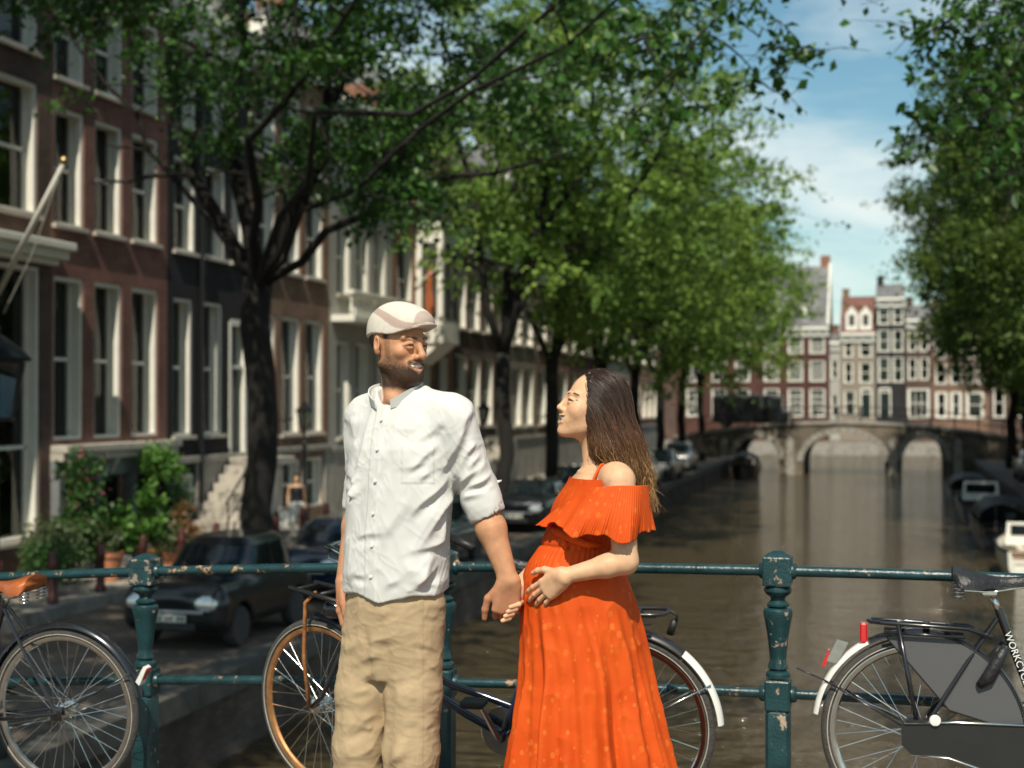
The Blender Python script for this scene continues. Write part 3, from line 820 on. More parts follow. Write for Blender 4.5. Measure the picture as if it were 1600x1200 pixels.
def make_tree(seed, fork, crown_c, crown_r, trunk_r=.26, n_cl=300, per=150, leaf=.13, cols=((.05, .11, .02), (.10, .17, .03)), limbs=None, cl_r=.55,
              extra=(), low_cut=None, shell=0.45, lean=(0, 0), keep=None):
    rs = np.random.default_rng(seed)
    crown_c = np.array(crown_c, float); crown_r = np.array(crown_r, float)
    wood = MB(); nodes = []
    base = np.array([0, 0, -.1]); fk = np.array([lean[0], lean[1], fork])
    tp = limb_path(base, fk, rs, .02, 8)
    flare = [trunk_r * (1.45 - .5 * min(1, i / 2.0)) if i < 2 else trunk_r * (1 - .05 * i / 7) for i in range(8)]
    wood.tube(tp, flare, 14)
    if limbs is None:
        limbs = []
        k = rs.integers(4, 6)
        for i in range(k):
            a = 2 * math.pi * (i + rs.uniform(-.2, .2)) / k
            e = rs.uniform(.35, .8)
            limbs.append(crown_c + crown_r * np.array([math.cos(a) * e, math.sin(a) * e, rs.uniform(.1, .7)]))
        limbs.append(crown_c + crown_r * np.array([.1, -.05, .85]))
    for tgt in limbs:
        tgt, r0 = tgt if isinstance(tgt, tuple) and len(tgt) == 2 else (tgt, rs.uniform(.42, .6))
        r0 = r0 * trunk_r
        p = limb_path(fk - np.array([0, 0, .15]), tgt, rs, .12, 9)
        wood.tube(p, [r0 * (1 - .85 * i / 8) + .012 for i in range(9)], 8)
        nodes += [(q, r0 * (1 - .85 * i / 8)) for i, q in enumerate(p) if i >= 2]
        for j in range(3, 9):
            if rs.random() < .75:
                q = p[j]; d = rs.normal(size=3); d[2] = d[2] * .5 + .15
                e = q + d / np.linalg.norm(d) * crown_r.mean() * rs.uniform(.25, .5)
                p2 = limb_path(q, e, rs, .15, 6); r1 = max(.012, r0 * (1 - .85 * j / 8) * .55)
                wood.tube(p2, [r1 * (1 - .8 * i / 5) + .006 for i in range(6)], 5)
                nodes += [(z_, r1) for z_ in p2[2:]]
    NP = np.array([q for q, _ in nodes])
    # leaf clusters through the crown volume, thinned by a lumpy mask so that the outline is uneven
    cl = []
    lob = rs.normal(size=(14, 3)); lob /= np.linalg.norm(lob, axis=1)[:, None]
    lobr = rs.uniform(.62, 1.15, 14)
    while len(cl) < n_cl:
        u = rs.normal(size=3); u /= np.linalg.norm(u)
        w_ = np.exp(6 * (lob @ u)); lim = (w_ * lobr).sum() / w_.sum()
        r = (rs.random() ** shell) * lim
        p = crown_c + crown_r * u * r
        if low_cut is not None and p[2] < low_cut + rs.normal() * .5: continue
        cl.append((p, cl_r * rs.uniform(.6, 1.35), per))
    exs = []
    for (p, r, k) in extra: exs.append(np.array(p, float)); cl.append((exs[-1], r, k))
    LC = []; LCOL = []
    c0, c1 = np.array(cols[0]), np.array(cols[1])
    for (p, r, k) in cl:
        if keep is not None and not keep(p): continue
        isx = len(extra) and any(p is e_ for e_ in exs)
        i = np.argmin(((NP - p) ** 2).sum(1) + (0.05 if isx else 0.6) * np.maximum(0, NP[:, 2] - p[2]) ** 2)
        src = NP[i]
        if isx: NP = np.concatenate([NP, [p, (p + src) / 2]])
        tw = limb_path(src, p, rs, .12, 5, .03)
        wood.tube(tw, [.016, .013, .010, .008, .005], 4, cap=False)
        nt_ = 4
        k2 = int(k * rs.uniform(.6, 1.3))
        # sub-twigs: leaves sit along short drooping twigs
        tips = p + rs.normal(size=(nt_ * 2, 3)) * r * np.array([1, 1, .55]) - np.array([0, 0, r * .25])
        for e in tips[:nt_]: wood.tube([p, (p + e) / 2 + np.array([0, 0, r * .15]), e], [.006, .005, .003], 3, cap=False)
        which = rs.integers(0, len(tips), k2); t = rs.random((k2, 1)) ** .6
        pts = p + (tips[which] - p) * t + np.array([0, 0, 1]) * (t * (1 - t)) * r * .4 + rs.normal(size=(k2, 3)) * r * .17
        LC.append(pts)
        tone = rs.uniform(0, 1)
        mixv = np.clip(tone * .6 + rs.uniform(0, .55, (k2, 1)), 0, 1)
        cc = c0 + (c1 - c0) * mixv
        cc = cc * rs.uniform(.75, 1.25, (k2, 1))
        LCOL.append(cc)
    LC = np.concatenate(LC); LCOL = np.concatenate(LCOL)
    lm = leaf_mesh('crown', LC, leaf, LCOL, rs)
    wm = wood.mesh('trunk', True, fixn=False)
    return wm, lm

def plant_tree(name, wm, lm, mat, loc, rz, s, label, group):
    o = empty(name, loc, rz, label, 'tree', group); o.scale = (s, s, s)
    if not wm.materials: wm.materials.append(M['bark'])
    if not lm.materials: lm.materials.append(M[mat])
    link('trunk', wm, None, o); link('crown', lm, None, o)
    return o

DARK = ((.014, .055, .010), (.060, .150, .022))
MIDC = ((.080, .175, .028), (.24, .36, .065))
RIGHTC = ((.040, .090, .016), (.12, .18, .030))
# the near elm on the left bank: forked trunk, dark crown (local origin at its foot)
T1 = (-11.3, 24.1, STREET)
ex = []
rs = np.random.default_rng(5)
def spray(px, py, Y):       # a spot over the canal, in the tree's own frame
    X = Y * math.tan(math.atan((px - 800) / 2222.2) - CAM_YAW); d = Y * math.cos(CAM_YAW) - X * math.sin(CAM_YAW)
    return (X - T1[0], Y - T1[1], 1.57 + (627 - py) / 2222.2 * d - T1[2])
# sprays of the long limb that hang over the canal
for (x0, x1, y0, y1, n, k, r) in ((880, 1010, -60, 120, 9, 70, .42), (990, 1100, 20, 190, 9, 55, .36), (1060, 1190, -40, 60, 6, 45, .34), (1150, 1240, 60, 150, 4, 30, .26), (1200, 1340, -30, 85, 7, 32, .28), (1100, 1160, 120, 190, 2, 22, .2), (1015, 1045, 180, 205, 2, 20, .18)):
    for _ in range(n): ex.append((spray(rs.uniform(x0, x1), rs.uniform(y0, y1), rs.uniform(14.6, 16.4)), r, int(k * .55)))
# lower clumps to the right of the trunk
for (x0, x1, y0, y1, n, k, r) in ((450, 760, 120, 330, 20, 150, .55), (560, 720, 280, 360, 6, 90, .4), (740, 900, 60, 240, 10, 130, .5), (60, 240, 20, 150, 5, 70, .4), (440, 560, 0, 140, 7, 150, .6), (250, 430, 20, 260, 12, 100, .48), (560, 640, 300, 420, 3, 40, .3)):
    for _ in range(n): ex.append((spray(rs.uniform(x0, x1), rs.uniform(y0, y1), rs.uniform(20, 25)), r, k))
limbs1 = [((-1.7, -.2, 11), .52), ((-.2, .4, 12.5), .55), ((.5, -.4, 12), .42), ((2.4, -.5, 11.5), .5), ((6.0, -.8, 7.8), .28), ((5.2, -5.0, 10.5), .3), ((9.2, -8.4, 8.9), .2), ((10.6, -8.8, 8.6), .14), ((-3, -2, 10.5), .2), ((-2.2, 2.5, 10.0), .22)]
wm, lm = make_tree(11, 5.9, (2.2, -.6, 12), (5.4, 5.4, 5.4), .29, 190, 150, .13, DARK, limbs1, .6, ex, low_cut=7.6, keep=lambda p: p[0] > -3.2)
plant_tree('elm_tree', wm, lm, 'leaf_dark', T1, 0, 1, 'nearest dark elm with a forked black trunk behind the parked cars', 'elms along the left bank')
# the elm out of frame to the left whose lower leaves hang into the top left corner
wm0, lm0 = make_tree(23, 4.6, (1.6, .2, 10.8), (4.4, 6.4, 4.6), .25, 330, 160, .13, DARK, None, .6, (), low_cut=6.6, keep=lambda p: p[0] > -3.4)
plant_tree('elm_tree', wm0, lm0, 'leaf_dark', (-11.2, 11.4, STREET), 0, 1, 'dark elm whose leaves hang into the top left corner', 'elms along the left bank')
plant_tree('elm_tree', wm0, lm0, 'leaf_dark', (-12.2, 2.2, STREET), .4, 1, 'unseen dark elm added to shade the left quay', 'elms along the left bank')  # out-of-view elm, added so its crown darkens the near quay road
# sunlit elms further along
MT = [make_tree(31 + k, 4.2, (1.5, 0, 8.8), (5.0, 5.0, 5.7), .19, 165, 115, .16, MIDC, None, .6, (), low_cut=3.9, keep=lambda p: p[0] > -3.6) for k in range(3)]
spots = [(-11.0, 40, 1, 1.2), (-11.0, 46.2, 2, 1.2), (-11.0, 54, 0, 1.12), (-11.0, 62, 1, 1.1), (-11.2, 70, 2, 1.12), (-11.2, 78, 0, 1.14), (-11.4, 87, 1, 1.1)]
lab = ['bright green elm with a dark trunk between the man and the woman', 'bright green elm with a slim trunk just left of the woman', 'third bright green elm along the left bank, behind the woman',
       'bright green elm leaning over the canal behind the woman', 'bright elm overhanging the left side of the canal', 'bright elm close before the far bridge', 'last bright elm on the left, beside the far bridge']
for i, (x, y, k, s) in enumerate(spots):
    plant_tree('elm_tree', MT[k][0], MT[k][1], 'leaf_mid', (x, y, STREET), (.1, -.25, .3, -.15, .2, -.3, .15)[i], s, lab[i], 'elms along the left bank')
# right bank
RT = [make_tree(51 + k, 4.0, (-.9, 0, 10.4), (5.4, 5.2, 8.0), .24, 330, 130, .17, RIGHTC, None, .62, (), low_cut=3.2) for k in range(2)]
for i, (x, y, k, s, rz) in enumerate([(6.8, 42, 0, .92, 0), (6.6, 52, 1, 1.0, .4), (6.3, 62, 0, 1.08, -.4), (6.2, 72, 1, 1.12, .2), (6.3, 82, 0, 1.1, .7)]):
    plant_tree('elm_tree', RT[k][0], RT[k][1], 'leaf_mid', (x, y, STREET), rz, s,
               ['nearest full green elm on the right bank', 'second green elm on the right bank', 'third green elm on the right bank, overhanging the boats', 'fourth green elm on the right bank', 'last green elm on the right bank by the far bridge'][i], 'elms along the right bank')
exr = []
for (x0, x1, y0, y1, n, k, r) in ((1440, 1620, -60, 60, 12, 90, .45), (1480, 1640, 60, 200, 12, 80, .42), (1440, 1530, 60, 130, 4, 36, .26), (1530, 1640, 180, 290, 7, 70, .4), (1370, 1450, 225, 255, 2, 20, .2), (1420, 1480, 130, 230, 3, 26, .22)):
    for _ in range(n):
        q = spray(rs.uniform(x0, x1), rs.uniform(y0, y1), rs.uniform(15, 18)); exr.append(((q[0] + T1[0] - 6.6, q[1] + T1[1] - 18.2, q[2]), r, int(k * .7)))
wmr, lmr = make_tree(61, 4.6, (0, .2, 10.4), (5.6, 5.6, 5.2), .25, 220, 140, .12, DARK, None, .6, exr, low_cut=6.6)
plant_tree('elm_tree', wmr, lmr, 'leaf_dark', (6.6, 18.2, STREET), 0, 1, 'dark elm whose sprays hang into the top right corner', 'elms along the right bank')
# wooded skyline behind the far houses
# ================================================================== sculpting with distance fields
def vnoise(P, seed=0):
    """smooth 3-D value noise in -1..1"""
    P = np.asarray(P, np.float64); i = np.floor(P).astype(np.int64); f = P - i
    f = f * f * (3 - 2 * f)
    def h(dx_, dy_, dz_):
        n = (i[..., 0] + dx_) * 374761393 + (i[..., 1] + dy_) * 668265263 + (i[..., 2] + dz_) * 2147483647 + seed * 974634777
        n = (n ^ (n >> 13)) * 1274126177 & 0x7fffffff
        n = (n ^ (n >> 16)) & 0xffff
        return n / 32767.5 - 1
    fx, fy, fz = f[..., 0], f[..., 1], f[..., 2]
    a = h(0, 0, 0) * (1 - fx) + h(1, 0, 0) * fx; b = h(0, 1, 0) * (1 - fx) + h(1, 1, 0) * fx
    c = h(0, 0, 1) * (1 - fx) + h(1, 0, 1) * fx; d = h(0, 1, 1) * (1 - fx) + h(1, 1, 1) * fx
    return (a * (1 - fy) + b * fy) * (1 - fz) + (c * (1 - fy) + d * fy) * fz

def rotz(a): c, s = math.cos(a), math.sin(a); return np.array([[c, -s, 0], [s, c, 0], [0, 0, 1.0]])
def rotx(a): c, s = math.cos(a), math.sin(a); return np.array([[1.0, 0, 0], [0, c, -s], [0, s, c]])
def roty(a): c, s = math.cos(a), math.sin(a); return np.array([[c, 0, s], [0, 1.0, 0], [-s, 0, c]])
def smin(a, b, k):
    if k <= 0: return np.minimum(a, b)
    h = np.clip(.5 + .5 * (b - a) / k, 0, 1)
    return b + (a - b) * h - k * h * (1 - h)

class Sculpt:
    def __init__(s):
        s.ops = []; s.frame()
    def frame(s, Rm=None, t=(0, 0, 0), sc=1.0):
        s.R = np.eye(3) if Rm is None else Rm; s.t = np.array(t, float); s.s = sc
    def _p(s, p): return s.R @ (np.array(p, float) * s.s) + s.t
    def cone(s, a, b, ra, rb=None, k=.01, sub=False):
        rb = ra if rb is None else rb
        a, b = s._p(a), s._p(b); ra *= s.s; rb *= s.s
        ba = b - a; L2 = max(1e-12, ba @ ba)
        def fn(P):
            t = np.clip(((P - a) @ ba) / L2, 0, 1)
            return np.sqrt(((P - a - t[..., None] * ba) ** 2).sum(-1)) - (ra + (rb - ra) * t)
        s.ops.append((fn, (a + b) / 2, math.sqrt(L2) / 2 + max(ra, rb), k, sub)); return s
    def chain(s, pts, rad, k=.01, sub=False):
        rad = rad if isinstance(rad, (list, tuple)) else [rad] * len(pts)
        for a, b, r0, r1 in zip(pts[:-1], pts[1:], rad[:-1], rad[1:]): s.cone(a, b, r0, r1, k, sub)
        return s
    def ell(s, c, r, k=.01, rot=None, sub=False):
        c0 = s._p(c); r = np.array(r, float) * s.s
        Rm = s.R if rot is None else s.R @ rot
        def fn(P):
            q = (P - c0) @ Rm
            k0 = np.sqrt(((q / r) ** 2).sum(-1)); k1 = np.sqrt(((q / (r * r)) ** 2).sum(-1)) + 1e-9
            return k0 * (k0 - 1) / k1
        s.ops.append((fn, c0, r.max(), k, sub)); return s
    def loft(s, tab, k=.01, yaw=0.0, p=2.2, sub=False):
        """rows (z, cx, cy, rx, ry); cross-sections turned by yaw about their centres"""
        tab = np.array(sorted(tab), float); z = tab[:, 0]; cy_, sy_ = math.cos(yaw), math.sin(yaw)
        def fn(P):
            zz_ = np.clip(P[..., 2], z[0], z[-1])
            cx, cy, rx, ry = [np.interp(zz_, z, tab[:, j]) for j in (1, 2, 3, 4)]
            x = P[..., 0] - cx; y = P[..., 1] - cy
            u = x * cy_ + y * sy_; v = -x * sy_ + y * cy_
            k0 = (np.abs(u / rx) ** p + np.abs(v / ry) ** p) ** (1 / p)
            d = (k0 - 1) * np.minimum(rx, ry)
            dz = np.maximum(z[0] - P[..., 2], P[..., 2] - z[-1])
            return np.maximum(d, dz)
        c = np.array([tab[:, 1].mean(), tab[:, 2].mean(), (z[0] + z[-1]) / 2])
        s.ops.append((fn, c, math.hypot((z[-1] - z[0]) / 2, tab[:, 3:].max() + np.abs(tab[:, 1:3] - c[:2]).max()), k, sub)); return s
    def field(s, P, cen=None, rad=0.0, cut=.05):
        d = np.full(P.shape[:-1], 1.0)
        for fn, c, r, k, sub in s.ops:
            if cen is not None:
                m = np.nonzero(np.sqrt(((cen - c) ** 2).sum(-1)) - r - rad < cut + k)[0]
                if not len(m): continue
                v = fn(P[m]); d[m] = -smin(-d[m], v, k) if sub else smin(d[m], v, k)
            else:
                v = fn(P); d = -smin(-d, v, k) if sub else smin(d, v, k)
        return d
    def mesh(s, name, lo, hi, h, zbreak=None, hz=None, post=None):
        xs = np.arange(lo[0], hi[0] + 4 * h, h); ys = np.arange(lo[1], hi[1] + 4 * h, h)
        zs = np.arange(lo[2], hi[2] + 4 * h, h) if zbreak is None else np.concatenate([np.arange(lo[2], zbreak, hz), np.arange(zbreak, hi[2] + 4 * h, h)])
        xs, ys, zs = [a[:len(a) // 4 * 4] for a in (xs, ys, zs)]
        n = [len(xs), len(ys), len(zs)]; cn = [q // 4 for q in n]
        cc = [a.reshape(-1, 4).mean(1) for a in (xs, ys, zs)]
        G = np.stack(np.meshgrid(*cc, indexing='ij'), -1).reshape(-1, 3)
        d0 = np.concatenate([s.field(g) for g in np.array_split(G, max(1, len(G) // 200000))])
        half = (zs.reshape(-1, 4)[:, 3] - zs.reshape(-1, 4)[:, 0]) / 2 + h
        hz_c = np.broadcast_to(half[None, None, :], cn).reshape(-1)
        act = np.nonzero(np.abs(d0) < 3.4 * h * 1.6 + hz_c * 1.3)[0]
        D = np.repeat(np.repeat(np.repeat(np.where(d0 < 0, -1.0, 1.0).reshape(cn), 4, 0), 4, 1), 4, 2).astype(np.float32)
        D6 = D.reshape(cn[0], 4, cn[1], 4, cn[2], 4)
        ii, jj, kk = np.unravel_index(act, cn)
        for ch in np.array_split(np.arange(len(act)), max(1, len(act) // 12000)):
            i, j, k = ii[ch], jj[ch], kk[ch]
            X = xs.reshape(-1, 4)[i]; Y = ys.reshape(-1, 4)[j]; Z = zs.reshape(-1, 4)[k]
            P = np.empty((len(ch), 4, 4, 4, 3)); P[..., 0] = X[:, :, None, None]; P[..., 1] = Y[:, None, :, None]; P[..., 2] = Z[:, None, None, :]
            v = s.field(P.reshape(len(ch), 64, 3), G[act[ch]], float(2.6 * h + half.max()))
            D6[i, :, j, :, k, :] = v.reshape(len(ch), 4, 4, 4)
        D = D6.reshape(n)
        S = D < 0
        cnt = np.zeros([q - 1 for q in n], np.uint8)
        for a in (0, 1):
            for b in (0, 1):
                for c in (0, 1): cnt += S[a:n[0] - 1 + a, b:n[1] - 1 + b, c:n[2] - 1 + c]
        cell = (cnt > 0) & (cnt < 8)
        ci = np.stack(np.nonzero(cell), 1); idx = np.full(cell.shape, -1, np.int32); idx[cell] = np.arange(len(ci))
        acc = np.zeros((len(ci), 3)); w = np.zeros(len(ci))
        for ax in range(3):
            o = [q for q in range(3) if q != ax]
            for a in (0, 1):
                for b in (0, 1):
                    p0 = ci.copy(); p0[:, o[0]] += a; p0[:, o[1]] += b; p1 = p0.copy(); p1[:, ax] += 1
                    v0 = D[p0[:, 0], p0[:, 1], p0[:, 2]]; v1 = D[p1[:, 0], p1[:, 1], p1[:, 2]]
                    m = (v0 < 0) != (v1 < 0); t = v0[m] / (v0[m] - v1[m])
                    q = p0[m].astype(float); q[:, ax] += t; acc[m] += q; w[m] += 1
        V = acc / w[:, None]
        V = np.stack([np.interp(V[:, j], np.arange(n[j]), a) for j, a in enumerate((xs, ys, zs))], 1)
        Fs = []
        for ax in range(3):
            o0, o1 = [(1, 2), (2, 0), (0, 1)][ax]
            sl0 = [slice(None)] * 3; sl1 = [slice(None)] * 3; sl0[ax] = slice(0, -1); sl1[ax] = slice(1, None)
            e = np.stack(np.nonzero(S[tuple(sl0)] != S[tuple(sl1)]), 1)
            e = e[(e[:, o0] > 0) & (e[:, o1] > 0) & (e[:, o0] < n[o0] - 1) & (e[:, o1] < n[o1] - 1)]
            def ce(da, db):
                q = e.copy(); q[:, o0] -= da; q[:, o1] -= db; return idx[q[:, 0], q[:, 1], q[:, 2]]
            f = np.stack([ce(1, 1), ce(0, 1), ce(0, 0), ce(1, 0)], 1)
            flip = ~S[e[:, 0], e[:, 1], e[:, 2]]
            f[flip] = f[flip][:, ::-1]; Fs.append(f)
        F = np.concatenate(Fs); F = F[(F >= 0).all(1)]
        return V, F

def mesh_normals(V, F):
    a = V[F[:, 2]] - V[F[:, 0]]; b = V[F[:, 3]] - V[F[:, 1]]
    fn = np.cross(a, b); N = np.zeros_like(V)
    for j in range(4): np.add.at(N, F[:, j], fn)
    return N / (np.linalg.norm(N, axis=1)[:, None] + 1e-12)

def relax(V, F, it=1, lam=.5):
    E = np.concatenate([F[:, [0, 1]], F[:, [1, 2]], F[:, [2, 3]], F[:, [3, 0]]])
    for _ in range(it):
        A = np.zeros_like(V); c = np.zeros(len(V))
        np.add.at(A, E[:, 0], V[E[:, 1]]); np.add.at(A, E[:, 1], V[E[:, 0]]); np.add.at(c, E[:, 0], 1); np.add.at(c, E[:, 1], 1)
        V = V * (1 - lam) + lam * A / c[:, None]
    return V

def add_hand(S, wrist, d, t, n, bends, s=1.0, k=.007, thumb=None, spread=0.0, fingers=True):
    """palm + four fingers bent towards n + a thumb on the t side. d: where fingers point, t: thumb side, n: where the palm faces"""
    d, t, n = [np.array(q, float) / np.linalg.norm(q) for q in (d, t, n)]
    w = np.array(wrist, float); S.frame()
    offs = [.030, .010, -.011, -.030]; lens = [.086, .090, .085, .076]
    ph = [(.043, .026, .021), (.047, .029, .022), (.043, .027, .021), (.034, .021, .018)]
    P = lambda u, v, z: w + (d * u + t * v + n * z) * s
    for o, L in zip(offs, lens):
        S.cone(P(.0, o * .55, 0), P(L, o, -.002), .0165 * s, .0115 * s, .016 * s)
    S.cone(P(.02, .022, .004), P(.055, .032, .008), .017 * s, .013 * s, .014 * s); S.cone(P(.02, -.02, .004), P(.06, -.025, .006), .016 * s, .012 * s, .014 * s)
    ends = []
    if fingers:
        for j, (o, L, pl) in enumerate(zip(offs, lens, ph)):
            p = P(L, o, -.002); ang = 0.0; rr = [.0095, .0088, .0080, .0070] if j < 3 else [.0082, .0076, .0069, .0061]
            sd = t * (o * spread)
            for q in range(3):
                ang += R(bends[j][q]); dr = d * math.cos(ang) + n * math.sin(ang) + sd; dr = dr / np.linalg.norm(dr)
                p2 = p + dr * pl[q] * s; S.cone(p, p2, rr[q] * s, rr[q + 1] * s, .0035 * s); p = p2
            ends.append(p)
    th = thumb or [(.5, .8, .25), (.85, .45, .3), (.95, .25, .3)]
    p = P(.028, .030, .006); rr = [.0145, .0115, .0102, .0085]
    for q, L in enumerate((.040, .034, .027)):
        dr = d * th[q][0] + t * th[q][1] + n * th[q][2]; dr = dr / np.linalg.norm(dr)
        p2 = p + dr * L * s; S.cone(p, p2, rr[q] * s, rr[q + 1] * s, .006 * s); p = p2
    return ends

def add_head(S, Rm, t, sc=1.0, fem=False, smile=1.0):
    S.frame(Rm, t, sc)
    S.ell((0, .012, .036), (.075, .096, .086), .02)
    S.ell((0, -.026, -.032), (.060 if not fem else .058, .066, .086), .035)
    for q in (-1, 1):
        if not fem:
            S.cone((q * .048, .004, -.062), (q * .016, -.070, -.100), .019, .017, .03)
        else:
            S.cone((q * .044, .000, -.058), (q * .010, -.070, -.098), .018, .014, .03)
        S.ell((q * .041, -.063, -.020) if not fem else (q * .038, -.060, -.026), (.021, .020, .018) if not fem else (.026, .027, .027), .018 if not fem else .028)          # cheeks raised by the smile
        S.cone((q * .046, -.074, .026), (q * .013, -.091, .022), .0085 if not fem else .006, None, .014)
    S.ell((0, -.086, -.103), (.022, .018, .018) if not fem else (.016, .015, .015), .018)
    if not fem:
        S.ell((0, -.062, -.092), (.046, .040, .034), .02)      # fullness of the beard
    for q in (-1, 1): S.ell((q * .032, -.110, .004), (.018, .019, .009), .012, sub=True)
    for q in (-1, 1):
        S.ell((q * .031, -.079, .003), (.0135, .0135, .0135), .002)
        S.chain([(q * .046, -.078, .003), (q * .038, -.0905, .0085), (q * .027, -.0925, .0088), (q * .017, -.086, .003)], .0042, .004)
        S.chain([(q * .045, -.079, -.001), (q * .037, -.0895, -.0052), (q * .027, -.0915, -.0055), (q * .018, -.087, -.001)], .0042, .006)
    nl = .114 if not fem else .110
    S.cone((0, -.088, .022), (0, -nl, -.024), .0075 if not fem else .006, .0105 if not fem else .0085, .014)
    S.ell((0, -nl - .001, -.029), (.0115, .011, .0105) if not fem else (.0095, .010, .009), .008)
    for q in (-1, 1): S.ell((q * .0125, -.101, -.033), (.0075, .010, .0075), .006)
    S.ell((0, -.080, -.062), (.034, .021, .027), .02)
    # smiling mouth: opening, teeth, lips
    c = (.031, -.080, -.050); m_ = (.016, -.0975, -.059)
    up = [(-c[0], c[1], c[2]), (-m_[0], m_[1], m_[2] + .004), (0, -.1035, -.0555), (m_[0], m_[1], m_[2] + .004), c]
    lo_ = [(-c[0], c[1], c[2]), (-m_[0], m_[1] + .002, m_[2] - .014), (0, -.1000, -.0770), (m_[0], m_[1] + .002, m_[2] - .014), c]
    mid = [(-.026, -.088, -.0525), (-.013, -.1, -.0615), (0, -.105, -.064), (.013, -.1, -.0615), (.026, -.088, -.0525)]
    S.chain(up, .0045 if not fem else .0052, .005); S.chain(lo_, .0052 if not fem else .006, .005)
    S.chain(mid, [.0040, .0078, .0088, .0078, .0040], .003, sub=True)
    S.ell((0, -.080, -.0610), (.026, .0205, .0085), .001)
    for q in (-1, 1):     # ears
        re = rotz(q * R(22)) @ rotx(R(-8))
        S.ell((q * .077, .012, -.004), (.0075, .0185, .031), .006, re)
        S.ell((q * .085, .008, .001), (.007, .0095, .016), .004, re, sub=True)
        S.ell((q * .0765, .004, -.028), (.007, .009, .010), .005, re)

def head_local(V, Rm, t, sc): return ((V - np.array(t)) @ Rm) / sc
def seg_d(Q, a, b):
    a = np.array(a); b = np.array(b); ba = b - a
    tt = np.clip(((Q - a) @ ba) / (ba @ ba), 0, 1); return np.sqrt(((Q - a - tt[:, None] * ba) ** 2).sum(1))
def sstep(a, b, x): u = np.clip((x - a) / (b - a), 0, 1); return u * u * (3 - 2 * u)
def blend(C, col, m): return C + (np.array(col) - C) * m[:, None]

